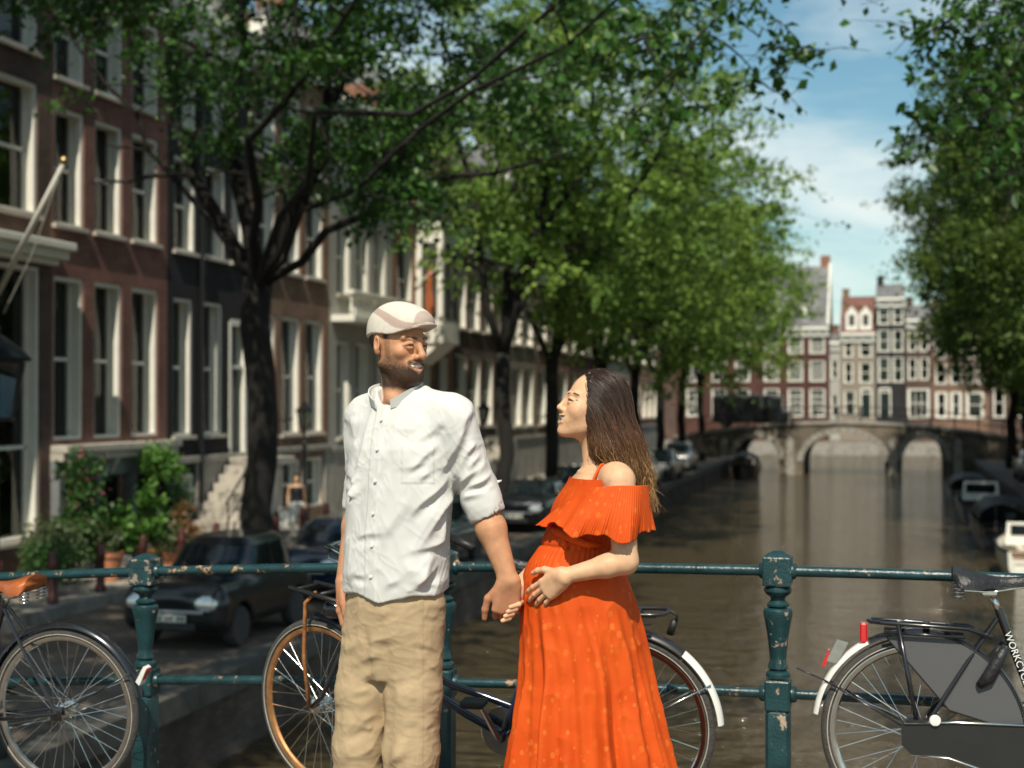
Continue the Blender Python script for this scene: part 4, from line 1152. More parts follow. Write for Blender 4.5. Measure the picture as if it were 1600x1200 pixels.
def face_colour(C, Q, fem=False, skin=None):
    """paint lips, teeth, eyes, brows, beard, hairline on head-local vertices Q (own colours of the skin, not shade)"""
    hd = (np.abs(Q) < .16).all(1)
    q = Q[hd]; c = C[hd].copy()
    ax = np.abs(q[:, 0]); qm = np.stack([ax, q[:, 1], q[:, 2]], 1); front = sstep(-.03, -.05, q[:, 1])
    c = blend(c, np.array(skin) * np.array([1.08, .80, .76]), .45 * np.exp(-(((qm - [.043, -.08, -.022]) / .02) ** 2).sum(1)))   # ruddy cheek
    c = blend(c, np.array(skin) * np.array([1.05, .82, .78]), .4 * np.exp(-(((qm - [0, -.115, -.03]) / .014) ** 2).sum(1)))
    if not fem:
        # beard and moustache: below the cheek line, denser at chin
        nz = vnoise(q * 420, 3) * .5 + vnoise(q * 190, 4) * .5
        line = -.022 - .55 * np.maximum(0, .075 - ax) - .25 * np.clip(-q[:, 1] - .03, 0, .1)
        b = sstep(.010, -.014, q[:, 2] - line + nz * .010) * sstep(.040, .02, q[:, 1]) * sstep(-.150, -.125, q[:, 2] - nz * .006)
        mo = sstep(.013, .008, seg_d(qm, (.0, -.108, -.047), (.028, -.092, -.053))) * sstep(-.034, -.040, q[:, 2])
        lip = np.minimum(seg_d(qm, (0, -.1, -.0745), (.016, -.096, -.071)), seg_d(qm, (.016, -.096, -.071), (.03, -.082, -.052)))
        b = np.maximum(b, mo * .8) * sstep(.005, .008, lip)
        sid = sstep(-.005, .0, q[:, 1]) * 0 + sstep(.058, .066, ax) * sstep(.02, -.002, q[:, 1] + .028) * sstep(-.09, -.05, q[:, 1]) * 0
        c = blend(c, (.026, .014, .009), np.clip(b * (.58 + .45 * sstep(-.045, -.085, q[:, 2]) + .35 * (ax < .035) + .28 * nz), 0, .96))
        hair = sstep(.012, .022, q[:, 2] + .55 * (-(q[:, 1]) - .02) * (q[:, 1] < 0) * -1 + nz * .004) * sstep(-.05, -.038, q[:, 1] - 0) * sstep(-.062, -.045, q[:, 1])
        hair = np.maximum(sstep(-.036, -.022, q[:, 1] + nz * .004) * sstep(.010, .020, q[:, 2]), sstep(.015, .03, q[:, 1]) * sstep(-.05, -.03, q[:, 2]))
        sb = sstep(.054, .060, ax) * sstep(-.040, -.031, q[:, 1] + nz * .004) * sstep(-.010, -.018, q[:, 1]) * sstep(-.07, -.04, q[:, 2]) * (.35 + .25 * nz)
        hair = np.maximum(hair, sb) * (1 - sstep(.070, .0755, ax) * sstep(-.015, -.008, q[:, 1]) * sstep(.036, .03, q[:, 2]) * sstep(-.045, -.038, q[:, 2]) * sstep(.042, .036, q[:, 1]))
        c = blend(c, (.022, .015, .012), np.clip(hair, 0, .95))
    # brows
    bd = np.minimum(seg_d(qm, (.014, -.097, .0235), (.034, -.094, .030)), seg_d(qm, (.034, -.094, .030), (.054, -.072, .0240) if fem else (.046, -.083, .0265)))
    c = blend(c, (.028, .018, .013), (.92 if fem else .82) * sstep(.0056 if not fem else .0048, .0030 if not fem else .0020, bd) * front)
    # eyes: white, iris, lashes
    de = np.sqrt(((qm - [.031, -.079, .003]) ** 2).sum(1)); ey = sstep(.0152, .0143, de) * (q[:, 1] < -.084) * (np.abs(q[:, 2] - .0015) < .0040)
    c = blend(c, (.42, .36, .32), ey * .9)
    ir = sstep(.0068, .0055, np.sqrt((ax - .0305) ** 2 + (q[:, 2] - .002) ** 2)) * ey
    c = blend(c, (.03, .018, .012), ir)
    la = np.minimum(seg_d(qm, (.046, -.079, .001), (.038, -.0925, .0050)), seg_d(qm, (.038, -.0925, .0050), (.019, -.0885, .0030)))
    c = blend(c, (.03, .02, .017), (.3 if not fem else .8) * sstep(.0042 if not fem else .0046, .0022 if not fem else .0026, la) * front)
    sl = np.minimum(np.minimum(seg_d(qm, (.047, -.080, .0005), (.038, -.0935, .0028)), seg_d(qm, (.038, -.0935, .0028), (.027, -.0955, .0028))), seg_d(qm, (.027, -.0955, .0028), (.018, -.089, .0005)))
    c = blend(c, (.035, .022, .018), (.85 if not fem else .95) * sstep(.0042 if not fem else .0050, .0022 if not fem else .0028, sl) * front)
    if fem: c = blend(c, (.03, .02, .018), .9 * sstep(.0034, .0018, seg_d(qm, (.044, -.083, .003), (.053, -.070, .0065))))
    # mouth
    dup = np.minimum(seg_d(qm, (0, -.1035, -.0555), (.016, -.0975, -.055)), seg_d(qm, (.016, -.0975, -.055), (.031, -.08, -.050)))
    dlo = np.minimum(seg_d(qm, (0, -.1, -.077), (.016, -.0955, -.073)), seg_d(qm, (.016, -.0955, -.073), (.031, -.08, -.050)))
    lipc = (.42, .13, .11) if fem else (.36, .15, .12)
    c = blend(c, lipc, (.85 if fem else .65) * np.maximum(sstep(.0062, .0040, dup) * (1 if fem else .55), sstep(.0068, .0045, dlo)) * front)
    dm = np.minimum(seg_d(qm, (0, -.1, -.0635), (.013, -.096, -.0615)), seg_d(qm, (.013, -.096, -.0615), (.026, -.086, -.0525)))
    c = blend(c, (.16, .04, .035), sstep(.0070, .0055, dm) * (q[:, 1] > -.0985) * front * .6)
    tee = (dm < .0066) * (q[:, 2] > -.0690 + .25 * ax) * (q[:, 2] < -.0560 + .2 * ax) * (q[:, 1] > -.1025) * (ax < .025)
    c = blend(c, (.78, .70, .58), tee * 1.0)
    C[hd] = c
    return C
# ================================================================== the couple
# figures are measured in a frame turned with the pavement line they stand on: x across, y away, z up (z = 0 is the road at their feet)
PX = 0.002025
def X_(p, o): return (p - o) * PX
def Z_(p): return 1.57 + (627 - p) * PX
def at_cam(px, depth):      # a spot on the bridge
    lat = (px - 800) / 2222.2 * depth
    return (-math.sin(CAM_YAW) * depth + math.cos(CAM_YAW) * lat, math.cos(CAM_YAW) * depth + math.sin(CAM_YAW) * lat)
SKIN_M = (.52, .265, .145); SKIN_W = (.64, .385, .23)
M['skin'] = mk_attr('skin', rough=.5, spec=.28, bump=.12, bscale=260, sss=.12, nvar=.10, nscale=45)
M['shirt'] = mk('white_linen', (.60, .598, .575), .85, var=.03, scale=12, bump=.10, bscale=700, spec=.2)
M['khaki'] = mk('khaki_cotton', (.43, .32, .195), .9, var=.10, scale=14, bump=.15, bscale=500, spec=.2)
M['cap'] = mk_attr('cap_linen', rough=.9, spec=.2, bump=.25, bscale=500, nvar=.05, nscale=60)
M['shoe'] = mk('brown_leather', (.10, .05, .03), .5, var=.2)
M['button'] = mk('shell_button', (.7, .68, .62), .3, var=.05)

def ridges(V, N, segs, o, gain=1.0):
    """cloth folds: each (x0,y0,x1,y1,width,height) is a crease running between two measured spots on the camera side"""
    d = np.zeros(len(V)); face = sstep(.15, -.35, N[:, 1])
    for (x0, y0, x1, y1, w, h) in segs:
        a = np.array([X_(x0, o), Z_(y0)]); b = np.array([X_(x1, o), Z_(y1)]); w = w * PX; h = h * .0015 * gain
        ba = b - a; L = np.linalg.norm(ba); u = ba / L; nn = np.array([u[1], -u[0]])
        if nn[1] > 0: nn = -nn
        q = V[:, [0, 2]] - a; t = (q @ u) / L; s = q @ nn
        tp = sstep(-.12, .15, t) * sstep(1.15, .8, t) * (.6 + .4 * np.sin(t * 5 + x0))
        s = s + .25 * w * np.sin(t * 7 + y0)
        d += tp * face * h * (np.where(s < 0, np.exp(s / (2.2 * w)), np.exp(-(s / (.75 * w)) ** 2)) - .55 * np.exp(-((s - 1.8 * w) / (1.0 * w)) ** 2))
    return d

def cloth_noise(V, seed, dirv, amp, freq):
    """crumple: ridged noise stretched along dirv"""
    dv = np.array(dirv, float); dv /= np.linalg.norm(dv)
    al = V @ dv; Q = V - al[:, None] * dv * .72
    w = vnoise(Q * freq * .5, seed + 9) * .8
    n = (1 - np.abs(vnoise(Q * freq + w[:, None], seed))) ** 4 * 2 - .5
    return amp * n

def surf_y(V, x, z, r=.006):
    m = (np.abs(V[:, 0] - x) < r) & (np.abs(V[:, 2] - z) < r)
    return V[m, 1].min() if m.any() else 0.0

def finish(name, V, F, mat, parent, col=None):
    return link(name, np_mesh(name, V, F, col, True), mat, parent)

# ------------------------------------------------------------------ man
mx, my = at_cam(620, 4.5)
man = empty('person', (mx, my, 0.0), CAM_YAW, 'man in a white shirt, khaki trousers and pale flat cap holding hands', 'person')
TY = R(-28)
HR = rotz(R(49)) @ rotx(R(5)); HT = (.002, -.015, 1.749); HS = 1.0
LE, LW = np.array([.273, -.05, 1.25]), np.array([.355, -.095, 1.015])
RE, RW = np.array([-.128, .15, 1.25]), np.array([-.178, .11, .985])
S = Sculpt()
add_head(S, HR, HT, HS)
S.frame()
S.cone((.005, .025, 1.70), (.012, .02, 1.57), .058, .062, .03); S.cone((.02, -.035, 1.66), (.0, -.05, 1.58), .030, .035, .03)
S.cone((-.035, -.03, 1.67), (-.012, -.068, 1.575), .014, .014, .012)      # neck tendon
S.loft([(.86, 0, 0, .14, .105), (1.0, 0, 0, .142, .108), (1.15, .003, 0, .14, .10), (1.3, .008, 0, .15, .105), (1.42, .018, 0, .15, .10), (1.5, .02, 0, .13, .08), (1.56, .018, 0, .08, .06)], .03, TY)
S.cone((.17, -.075, 1.51), (-.105, .075, 1.51), .052, .050, .03)
for sh, e, w, rr in (((.185, -.08, 1.51), LE, LW, (.050, .042, .046, .029)), ((-.112, .085, 1.51), RE, RW, (.048, .040, .043, .028))):
    e = np.array(e); w = np.array(w)
    S.cone(sh, e, rr[0], rr[1], .03); S.cone(e, e + (w - e) * .32, rr[1] * .98, rr[2], .02); S.cone(e + (w - e) * .32, w, rr[2], rr[3], .02)
# left hand closes round the woman's, back towards us, thumb down the inner side
add_hand(S, LW, (-.12, .05, -1), (-1, -.15, .1), (0.1, 1, .1), [(48, 62, 40), (52, 62, 40), (55, 60, 40), (58, 58, 40)], 1.06, thumb=[(.75, .62, .1), (.98, .15, .15), (1, -.02, .2)])
add_hand(S, RW, (-.03, -.05, -1), (-.25, -1, 0), (1, -.2, 0), [(18, 25, 18), (22, 28, 18), (25, 30, 18), (28, 30, 18)], 1.02, thumb=[(.85, .45, .3), (.95, .2, .35), (1, .05, .35)])
S.frame()
for hip, kn, an in (((-.085, .04, .9), (-.118, .02, .5), (-.125, .05, .09)), ((.065, -.03, .9), (.05, -.04, .5), (.042, -.02, .09))):
    S.cone(hip, kn, .075, .052, .03); S.cone(kn, an, .052, .036, .03)
    S.cone(an, (an[0] - .04, an[1] - .12, .035), .034, .03, .02)
V, F = S.mesh('body', (-.30, -.24, -.01), (.46, .26, 1.90), .0025, .86, .008)
C = np.tile(np.array(SKIN_M), (len(V), 1))
hands = sstep(1.03, .97, V[:, 2]); C = blend(C, (.40, .18, .10), hands * .85)
C = face_colour(C, head_local(V, HR, HT, HS), False, SKIN_M)
body_m = finish('body', V, F, M['skin'], man, C)
# shirt
S = Sculpt()
S.loft([(.962, 0, 0, .166, .136), (1.0, 0, 0, .172, .138), (1.15, .003, 0, .172, .132), (1.30, .009, 0, .177, .132), (1.42, .018, 0, .178, .125), (1.50, .022, 0, .160, .105), (1.56, .022, 0, .115, .085), (1.605, .012, .005, .078, .074)], .03, TY)
S.cone((.188, -.082, 1.515), (.262, -.052, 1.29), .066, .055, .045); S.cone((.262, -.052, 1.31), (.281, -.054, 1.235), .057, .060, .008)
S.cone((.266, -.054, 1.268), (.286, -.056, 1.222), .064, .058, .004)
S.cone((-.110, .080, 1.515), (-.126, .145, 1.30), .064, .052, .045); S.cone((-.126, .145, 1.30), (-.131, .147, 1.235), .054, .054, .006)
S.cone((.02, .01, 1.585), (.165, -.07, 1.545), .045, .050, .04); S.cone((.0, .015, 1.585), (-.10, .07, 1.54), .045, .048, .04)
S.cone((.0, -.02, 1.69), (-.008, -.045, 1.60), .064, .052, .006, True); S.cone((-.008, -.07, 1.60), (-.030, -.125, 1.562), .034, .010, .006, True)
# open ends of the rolled sleeves
S.cone((.288, -.056, 1.232), (.298, -.058, 1.19), .050, .056, .004, True); S.cone((-.1315, .147, 1.243), (-.134, .147, 1.2), .042, .048, .004, True)
V, F = S.mesh('shirt', (-.26, -.24, .90), (.38, .24, 1.66), .004)
V = relax(V, F, 2); N = mesh_normals(V, F)
segs = [(703, 738, 640, 806, 7, 9), (704, 772, 655, 850, 7, 10), (700, 800, 662, 905, 8, 11), (698, 838, 634, 858, 6, 7), (690, 870, 652, 912, 7, 8), (706, 745, 690, 840, 6, 8), (700, 720, 660, 742, 5, 5), (690, 690, 640, 735, 5, 4), (697, 655, 655, 690, 6, 4),
        (728, 668, 690, 740, 7, 8), (742, 690, 712, 738, 6, 7), (758, 720, 720, 752, 6, 8), (766, 738, 722, 766, 6, 7), (770, 756, 726, 776, 5, 6), (735, 640, 715, 700, 6, 5), (752, 700, 735, 730, 5, 5),
        (610, 700, 585, 780, 6, 3), (640, 770, 600, 850, 8, 3.5), (620, 820, 560, 835, 6, 3.5), (560, 760, 548, 850, 7, 4), (555, 690, 548, 740, 6, 4), (600, 880, 560, 895, 6, 3.5), (650, 880, 610, 905, 6, 4), (680, 905, 640, 918, 5, 4), (575, 850, 552, 905, 6, 4),
        (548, 655, 558, 700, 6, 4), (545, 760, 562, 775, 5, 6), (543, 740, 560, 752, 5, 5), (600, 660, 650, 670, 7, 2.5), (620, 730, 670, 720, 5, 2.5)]
dsp = ridges(V, N, segs, 620) + cloth_noise(V, 5, (.5, 0, 1), .0011, 24) + cloth_noise(V, 8, (-.7, 0, 1), .0007, 46) + cloth_noise(V, 12, (.35, .1, 1), .0030, 8)
dsp *= sstep(1.615, 1.56, V[:, 2])
# placket: a flat strip standing slightly proud down the front centre
fdir = np.array([math.sin(TY), -math.cos(TY)])
pl = np.interp(V[:, 2], [.93, 1.2, 1.45, 1.56], [X_(583, 620), X_(587, 620), X_(594, 620), X_(602, 620)])
strip = sstep(.018, .0155, np.abs(V[:, 0] - pl)) * (N[:, 1] < -.3) * sstep(1.565, 1.555, V[:, 2])
dsp += strip * .0035
pk = ((np.abs(V[:, 0] - X_(657, 620)) < .047) & (np.abs(V[:, 2] - Z_(722)) < .058) & (N[:, 1] < -.3)); dsp += pk * .0022
V = V + N * dsp[:, None]
# curved hem
a_ = np.arctan2(V[:, 0], -V[:, 1]); low = sstep(1.03, .966, V[:, 2])
V[:, 2] += low * (.022 * np.abs(np.sin(a_ + .35)) - .008 + .006 * np.sin(a_ * 5))
V[:, 0] += low * .004 * np.sin(a_ * 9); V[:, 1] += low * .004 * np.cos(a_ * 7)
cuff = sstep(1.28, 1.25, V[:, 2]) * ((V[:, 0] > .2) | (V[:, 1] > .09)); V = V + (relax(V, F, 6, .5) - V) * cuff[:, None]
shirt = finish('shirt', V, F, M['shirt'], man)
for pyy in (655, 700, 748, 797, 846, 893):
    z = Z_(pyy); x = float(np.interp(z, [.93, 1.2, 1.45, 1.56], [X_(583, 620), X_(587, 620), X_(594, 620), X_(602, 620)])) + .002
    mb = MB(); mb.lathe([(.0045, 0), (.0055, .001), (.0055, .0022), (.004, .003)], 12, (x, surf_y(V, x, z) - .001, z), 'y')
    mb.v = [(p[0], 2 * (surf_y(V, x, z) - .001) - p[1], p[2]) for p in mb.v]
    mb.build('button', M['button'], shirt, 30)
# band collar, open at the throat
mb = MB(); rings = []; ncol = 40
for j in range(ncol + 1):
    ph = R(20) + (2 * math.pi - R(36)) * j / ncol; fa = math.atan2(fdir[1], fdir[0]) + ph
    fr = .5 + .5 * math.cos(ph)
    cx, cy = math.cos(fa), math.sin(fa)
    r0 = .069 + .013 * fr; zb = 1.600 - .042 * fr ** 2.2; ht = .033 * (1 - .72 * fr ** 9)
    c0 = (.006 - .006 * fr, .004 - .012 * fr)
    flare = .004 + .010 * fr
    rings.append([(c0[0] + cx * r0, c0[1] + cy * r0, zb - .012), (c0[0] + cx * (r0 + .005), c0[1] + cy * (r0 + .005), zb - .012),
                  (c0[0] + cx * (r0 + flare), c0[1] + cy * (r0 + flare), zb + ht), (c0[0] + cx * (r0 + flare - .004), c0[1] + cy * (r0 + flare - .004), zb + ht)])
mb.loft(rings); mb.build('collar', M['shirt'], shirt, 40)
# loose cuff tab sticking out from the rolled left sleeve
mb = MB(); mb.loft([[(X_(764, 620), -.06, Z_(752)), (X_(764, 620), -.045, Z_(752)), (X_(765, 620), -.045, Z_(765)), (X_(765, 620), -.06, Z_(765))],
                    [(X_(776, 620), -.052, Z_(749)), (X_(776, 620), -.048, Z_(749)), (X_(775, 620), -.048, Z_(756)), (X_(775, 620), -.052, Z_(756))],
                    [(X_(784, 620), -.051, Z_(748)), (X_(784, 620), -.049, Z_(748)), (X_(784, 620), -.049, Z_(750)), (X_(784, 620), -.051, Z_(750))]])
mb.build('cuff_tab', M['shirt'], shirt, True)
# trousers
S = Sculpt()
S.loft([(.70, -.03, 0, .12, .085), (.78, -.018, 0, .148, .108), (.86, -.005, 0, .156, .120), (.92, 0, 0, .156, .124), (1.0, 0, 0, .150, .120)], .05, TY)
S.chain([(-.078, .04, .92), (-.105, .025, .66), (-.122, .02, .48), (-.126, .05, .05)], [.088, .086, .079, .082], .02)
S.chain([(.062, -.03, .92), (.056, -.035, .66), (.050, -.04, .48), (.040, -.02, .05)], [.092, .088, .084, .086], .02)
S.chain([(-.030, -.125, .80), (-.036, -.12, .66), (-.038, -.11, .40)], [.012, .022, .030], .03, True)
V, F = S.mesh('trousers', (-.26, -.2, .02), (.20, .22, 1.02), .0045)
V = relax(V, F, 2); N = mesh_normals(V, F)
segs = [(600, 985, 535, 1012, 7, 7), (592, 1010, 530, 1052, 7, 8), (586, 1040, 528, 1078, 7, 8), (580, 1066, 524, 1090, 6, 7), (575, 1090, 522, 1098, 6, 5), (545, 975, 528, 990, 6, 5), (560, 1120, 524, 1150, 7, 7), (590, 1105, 545, 1140, 7, 6), (585, 1128, 560, 1132, 5, 6), (580, 1160, 530, 1185, 8, 5),
        (645, 935, 700, 940, 6, 4), (640, 990, 600, 985, 6, 4), (585, 975, 600, 1100, 7, 7), (660, 990, 690, 1010, 6, 6), (662, 1050, 690, 1070, 6, 6), (672, 1020, 690, 1045, 5, 5), (640, 1140, 605, 1195, 9, 10), (655, 1110, 615, 1120, 6, 4), (688, 1100, 668, 1125, 6, 6), (650, 1020, 620, 1055, 7, 4), (610, 940, 585, 975, 7, 5),
        (665, 950, 690, 955, 5, 5), (655, 1075, 625, 1085, 6, 3)]
dsp = ridges(V, N, segs, 620, .5) + cloth_noise(V, 15, (1, 0, .35), .0010, 26) + cloth_noise(V, 18, (1, .2, -.2), .0006, 50) + cloth_noise(V, 19, (.3, .1, 1), .0016, 7)
for sx in (659, 663): dsp += .0022 * np.exp(-((V[:, 0] - X_(sx, 620) - (.93 - V[:, 2]) * .0) / .0032) ** 2) * (N[:, 1] < -.2)
V = V + N * dsp[:, None]
finish('trousers', V, F, M['khaki'], man)
# shoes
for (x, y) in ((-.125, .05), (.042, -.02)):
    S = Sculpt(); S.chain([(x, y + .05, .02), (x - .02, y - .06, .025), (x - .055, y - .17, .012)], [.045, .046, .042], .02)
    S.cone((x, y + .02, .07), (x, y + .03, .04), .045, .05, .03)
    V, F = S.mesh('shoe', (x - .14, y - .25, -.03), (x + .09, y + .13, .14), .007)
    V[:, 2] = np.maximum(V[:, 2], -.02); finish('shoe', V, F, M['shoe'], man)
# flat cap
CR = rotz(R(52)) @ rotx(R(-6)); CT = (.004, -.013, 1.794)
S = Sculpt(); S.frame(CR, CT)
S.ell((0, .004, .004), (.087, .104, .088), .02); S.ell((0, -.062, .010), (.070, .072, .048), .04)
cr = CR; ct = np.array(CT)
S.ops.append((lambda P: ((P - ct) @ cr)[..., 2] + .002 + .35 * ((P - ct) @ cr)[..., 0] ** 2 / .08 * .06 * 0, ct, .3, .006, True))
S.ell((0, -.088, .000), (.060, .058, .0060), .004)
V, F = S.mesh('flat_cap', (-.16, -.18, 1.73), (.17, .15, 1.92), .0028)
Q = (V - ct) @ cr
V = V - (CR @ np.array([0, 0, 1.0]))[None, :] * (.011 * np.where(Q[:, 0] < 0, 1.0, .35) * (np.abs(Q[:, 0]) / .06) ** 2.2 * sstep(.06, .01, Q[:, 2]) * sstep(.06, -.06, Q[:, 1]))[:, None]
V = V - (CR @ np.array([0, 0, 1.0]))[None, :] * (sstep(-.02, .09, Q[:, 1]) * .012 * sstep(.05, .0, Q[:, 2]))[:, None]
C = np.tile(np.array((.60, .55, .48)), (len(V), 1)); C *= (1 + .05 * vnoise(Q * 260, 2))[:, None]
u = Q[:, 2] - .058 - .42 * Q[:, 1]
C = blend(C, (.38, .27, .23), .85 * sstep(.0105, .0085, np.abs(u + .006)) * (Q[:, 2] > .004))
C = blend(C, (.38, .27, .23), .7 * sstep(-.112, -.116, Q[:, 1]) * (Q[:, 2] > .006))
C = blend(C, (.20, .15, .13), .8 * sstep(.0022, .001, np.abs(Q[:, 2] - .002)))
finish('flat_cap', V, F, M['cap'], man, C)

# ------------------------------------------------------------------ woman
wx, wy = at_cam(920, 4.5)
wom = empty('person', (wx, wy, 0.0), CAM_YAW, 'woman in a long orange dress with one hand on her belly', 'person')
HR = rotz(R(-78)) @ rotx(R(-13)); HT = (.012, 0, 1.553); HS = .93
S = Sculpt(); add_head(S, HR, HT, HS, True); S.frame()
S.cone((.032, .0, 1.50), (.050, .0, 1.36), .046, .047, .03); S.cone((-.002, -.002, 1.475), (.012, -.002, 1.36), .022, .03, .03)
S.cone((.075, -.115, 1.335), (.035, .115, 1.335), .050, .050, .04)
S.cone((.0, -.05, 1.29), (-.01, .05, 1.29), .055, .055, .04)
S.loft([(.5, -.01, 0, .12, .12), (.9, -.02, 0, .13, .13), (1.02, -.04, 0, .13, .12), (1.15, -.01, 0, .095, .105), (1.28, .03, 0, .095, .12), (1.34, .045, 0, .07, .09)], .03)
nLE, nLW = np.array([.100, -.185, 1.085]), np.array([-.088, -.185, 1.040])
nRE, nRW = np.array([-.09, .14, 1.09]), np.array([-.219, -.005, .990])
for sh, e, w, rr in (((.088, -.148, 1.325), nLE, nLW, (.046, .038, .034, .0225)), ((.02, .14, 1.32), nRE, nRW, (.045, .038, .036, .024))):
    S.cone(sh, e, rr[0], rr[1], .03); S.cone(e, e + (w - e) * .3, rr[1] * .95, rr[2], .02); S.cone(e + (w - e) * .3, w, rr[2], rr[3], .02)
add_hand(S, nLW, (-.62, .46, -.55), (-.42, .10, .9), (.55, .82, -.08), [(4, 14, 12), (6, 16, 12), (8, 18, 12), (10, 20, 12)], .92, thumb=[(.75, .65, .1), (.9, .4, .25), (.95, .25, .3)], spread=3)
add_hand(S, nRW, (-.42, .12, -.85), (-.8, .35, .4), (-.2, -1, .05), [(0, 0, 0)] * 4, .88, fingers=False, thumb=[(.5, .8, .2), (.7, .5, .5), (.8, .2, .6)])
for i in range(4):      # her fingers come round the edge of his hand
    b = np.array([-.232 - .008 * i, .005, .952 - .012 * i]); k1 = np.array([-.214 - .010 * i, -.060, .944 - .0135 * i]); k2 = np.array([-.222 - .010 * i, -.108, .944 - .0140 * i]); k3 = np.array([-.248 - .008 * i, -.122, .938 - .0140 * i])
    S.chain([b, k1, k2, k3], [.0095, .0085, .0080, .0068], .0035)
for hip, kn, an in (((-.01, -.07, .85), (-.02, -.07, .45), (.0, -.07, .07)), ((-.01, .07, .85), (-.02, .07, .45), (.01, .07, .07))):
    S.cone(hip, kn, .08, .05, .03); S.cone(kn, an, .05, .032, .03); S.cone(an, (an[0] - .14, an[1], .015), .03, .024, .02)
V, F = S.mesh('body', (-.31, -.27, -.02), (.20, .23, 1.70), .0025, .86, .008)
C = np.tile(np.array(SKIN_W), (len(V), 1)); C = face_colour(C, head_local(V, HR, HT, HS), True, SKIN_W)
# nails on the fingers
finish('body', V, F, M['skin'], wom, C)

# dress cloth: orange with pale dots woven in
md = bpy.data.materials.new('orange_dotted_silk'); md.use_nodes = True
n_ = md.node_tree.nodes; b_ = n_['Principled BSDF']; b_.inputs['Roughness'].default_value = .6; b_.inputs['Specular IOR Level'].default_value = .15
b_.inputs['Sheen Weight'].default_value = .0
t_ = n_.new('ShaderNodeTexCoord'); mp_ = n_.new('ShaderNodeMapping'); mp_.inputs['Scale'].default_value = (1, 1, .8)
_lnk(md, t_.outputs['Object'], mp_.inputs['Vector'])
vo = n_.new('ShaderNodeTexVoronoi'); vo.inputs['Scale'].default_value = 44; vo.inputs['Randomness'].default_value = .75
_lnk(md, mp_.outputs[0], vo.inputs['Vector'])
vr = n_.new('ShaderNodeValToRGB'); vr.color_ramp.elements[0].position = .30; vr.color_ramp.elements[0].color = (1, 1, 1, 1); vr.color_ramp.elements[1].position = .35; vr.color_ramp.elements[1].color = (0, 0, 0, 1)
dv_ = n_.new('ShaderNodeMath'); dv_.operation = 'DIVIDE'; sz_ = n_.new('ShaderNodeMapRange'); sz_.inputs['To Min'].default_value = .45; sz_.inputs['To Max'].default_value = 1.25
sp0 = n_.new('ShaderNodeSeparateColor'); _lnk(md, vo.outputs['Color'], sp0.inputs[0]); _lnk(md, sp0.outputs[1], sz_.inputs['Value'])
_lnk(md, vo.outputs['Distance'], dv_.inputs[0]); _lnk(md, sz_.outputs[0], dv_.inputs[1]); _lnk(md, dv_.outputs[0], vr.inputs['Fac'])
rn = n_.new('ShaderNodeMath'); rn.operation = 'MULTIPLY'
sp = n_.new('ShaderNodeSeparateColor'); _lnk(md, vo.outputs['Color'], sp.inputs[0])
pw = n_.new('ShaderNodeMath'); pw.operation = 'POWER'; pw.inputs[1].default_value = 1.2; _lnk(md, sp.outputs[0], pw.inputs[0])
_lnk(md, vr.outputs['Color'], rn.inputs[0]); _lnk(md, pw.outputs[0], rn.inputs[1])
ma = n_.new('ShaderNodeMath'); ma.operation = 'MULTIPLY'; ma.inputs[1].default_value = .42; _lnk(md, rn.outputs[0], ma.inputs[0])
no_ = n_.new('ShaderNodeTexNoise'); no_.inputs['Scale'].default_value = 9; no_.inputs['Detail'].default_value = 5; _lnk(md, t_.outputs['Object'], no_.inputs['Vector'])
rp_ = n_.new('ShaderNodeValToRGB'); rp_.color_ramp.elements[0].position = .3; rp_.color_ramp.elements[0].color = (.63, .075, .009, 1); rp_.color_ramp.elements[1].position = .7; rp_.color_ramp.elements[1].color = (.74, .108, .014, 1)
_lnk(md, no_.outputs['Fac'], rp_.inputs['Fac'])
mx_ = n_.new('ShaderNodeMix'); mx_.data_type = 'RGBA'; _lnk(md, ma.outputs[0], mx_.inputs['Factor']); _lnk(md, rp_.outputs[0], mx_.inputs[6]); mx_.inputs[7].default_value = (.84, .26, .045, 1)
_lnk(md, mx_.outputs[2], b_.inputs['Base Color'])
tr_ = n_.new('ShaderNodeBsdfTranslucent'); _lnk(md, mx_.outputs[2], tr_.inputs['Color']); ms_ = n_.new('ShaderNodeMixShader'); ms_.inputs[0].default_value = .15
_lnk(md, b_.outputs[0], ms_.inputs[1]); _lnk(md, tr_.outputs[0], ms_.inputs[2]); _lnk(md, ms_.outputs[0], n_['Material Output'].inputs['Surface'])
M['dress'] = md

tab = np.array([(1.33, .035, 0, .090, .150), (1.25, .005, 0, .118, .150), (1.17, -.02, 0, .112, .128), (1.115, -.028, 0, .122, .128), (1.07, -.040, 0, .145, .142), (1.02, -.045, 0, .160, .150), (.95, -.034, 0, .173, .160), (.85, -.026, 0, .186, .170),
                (.70, -.016, 0, .203, .185), (.55, -.006, 0, .226, .205), (.41, .003, 0, .251, .225), (.25, .012, 0, .285, .255), (.06, .02, 0, .325, .29)])[::-1]
nz, nt_ = 330, 420
z = np.linspace(.06, 1.33, nz); th = np.linspace(0, 2 * np.pi, nt_, endpoint=False)
from functools import lru_cache
def smooth_interp(zq, c):
    y = np.interp(np.linspace(.06, 1.33, 400), tab[:, 0], tab[:, c]); k = np.hanning(31); k /= k.sum()
    y = np.convolve(np.pad(y, 15, mode='edge'), k, 'valid'); return np.interp(zq, np.linspace(.06, 1.33, 400), y)
cx, rx, ry = smooth_interp(z, 1), smooth_interp(z, 3), smooth_interp(z, 4)
ZZ, TT = np.meshgrid(z, th, indexing='ij')
sk = sstep(1.0, .30, ZZ); wa = sstep(1.12, 1.02, ZZ)
rs = np.random.default_rng(3)
wig = TT + .10 * np.sin(3 * ZZ * 4 + 2) * (1 - sk) + .05 * np.sin(ZZ * 9)
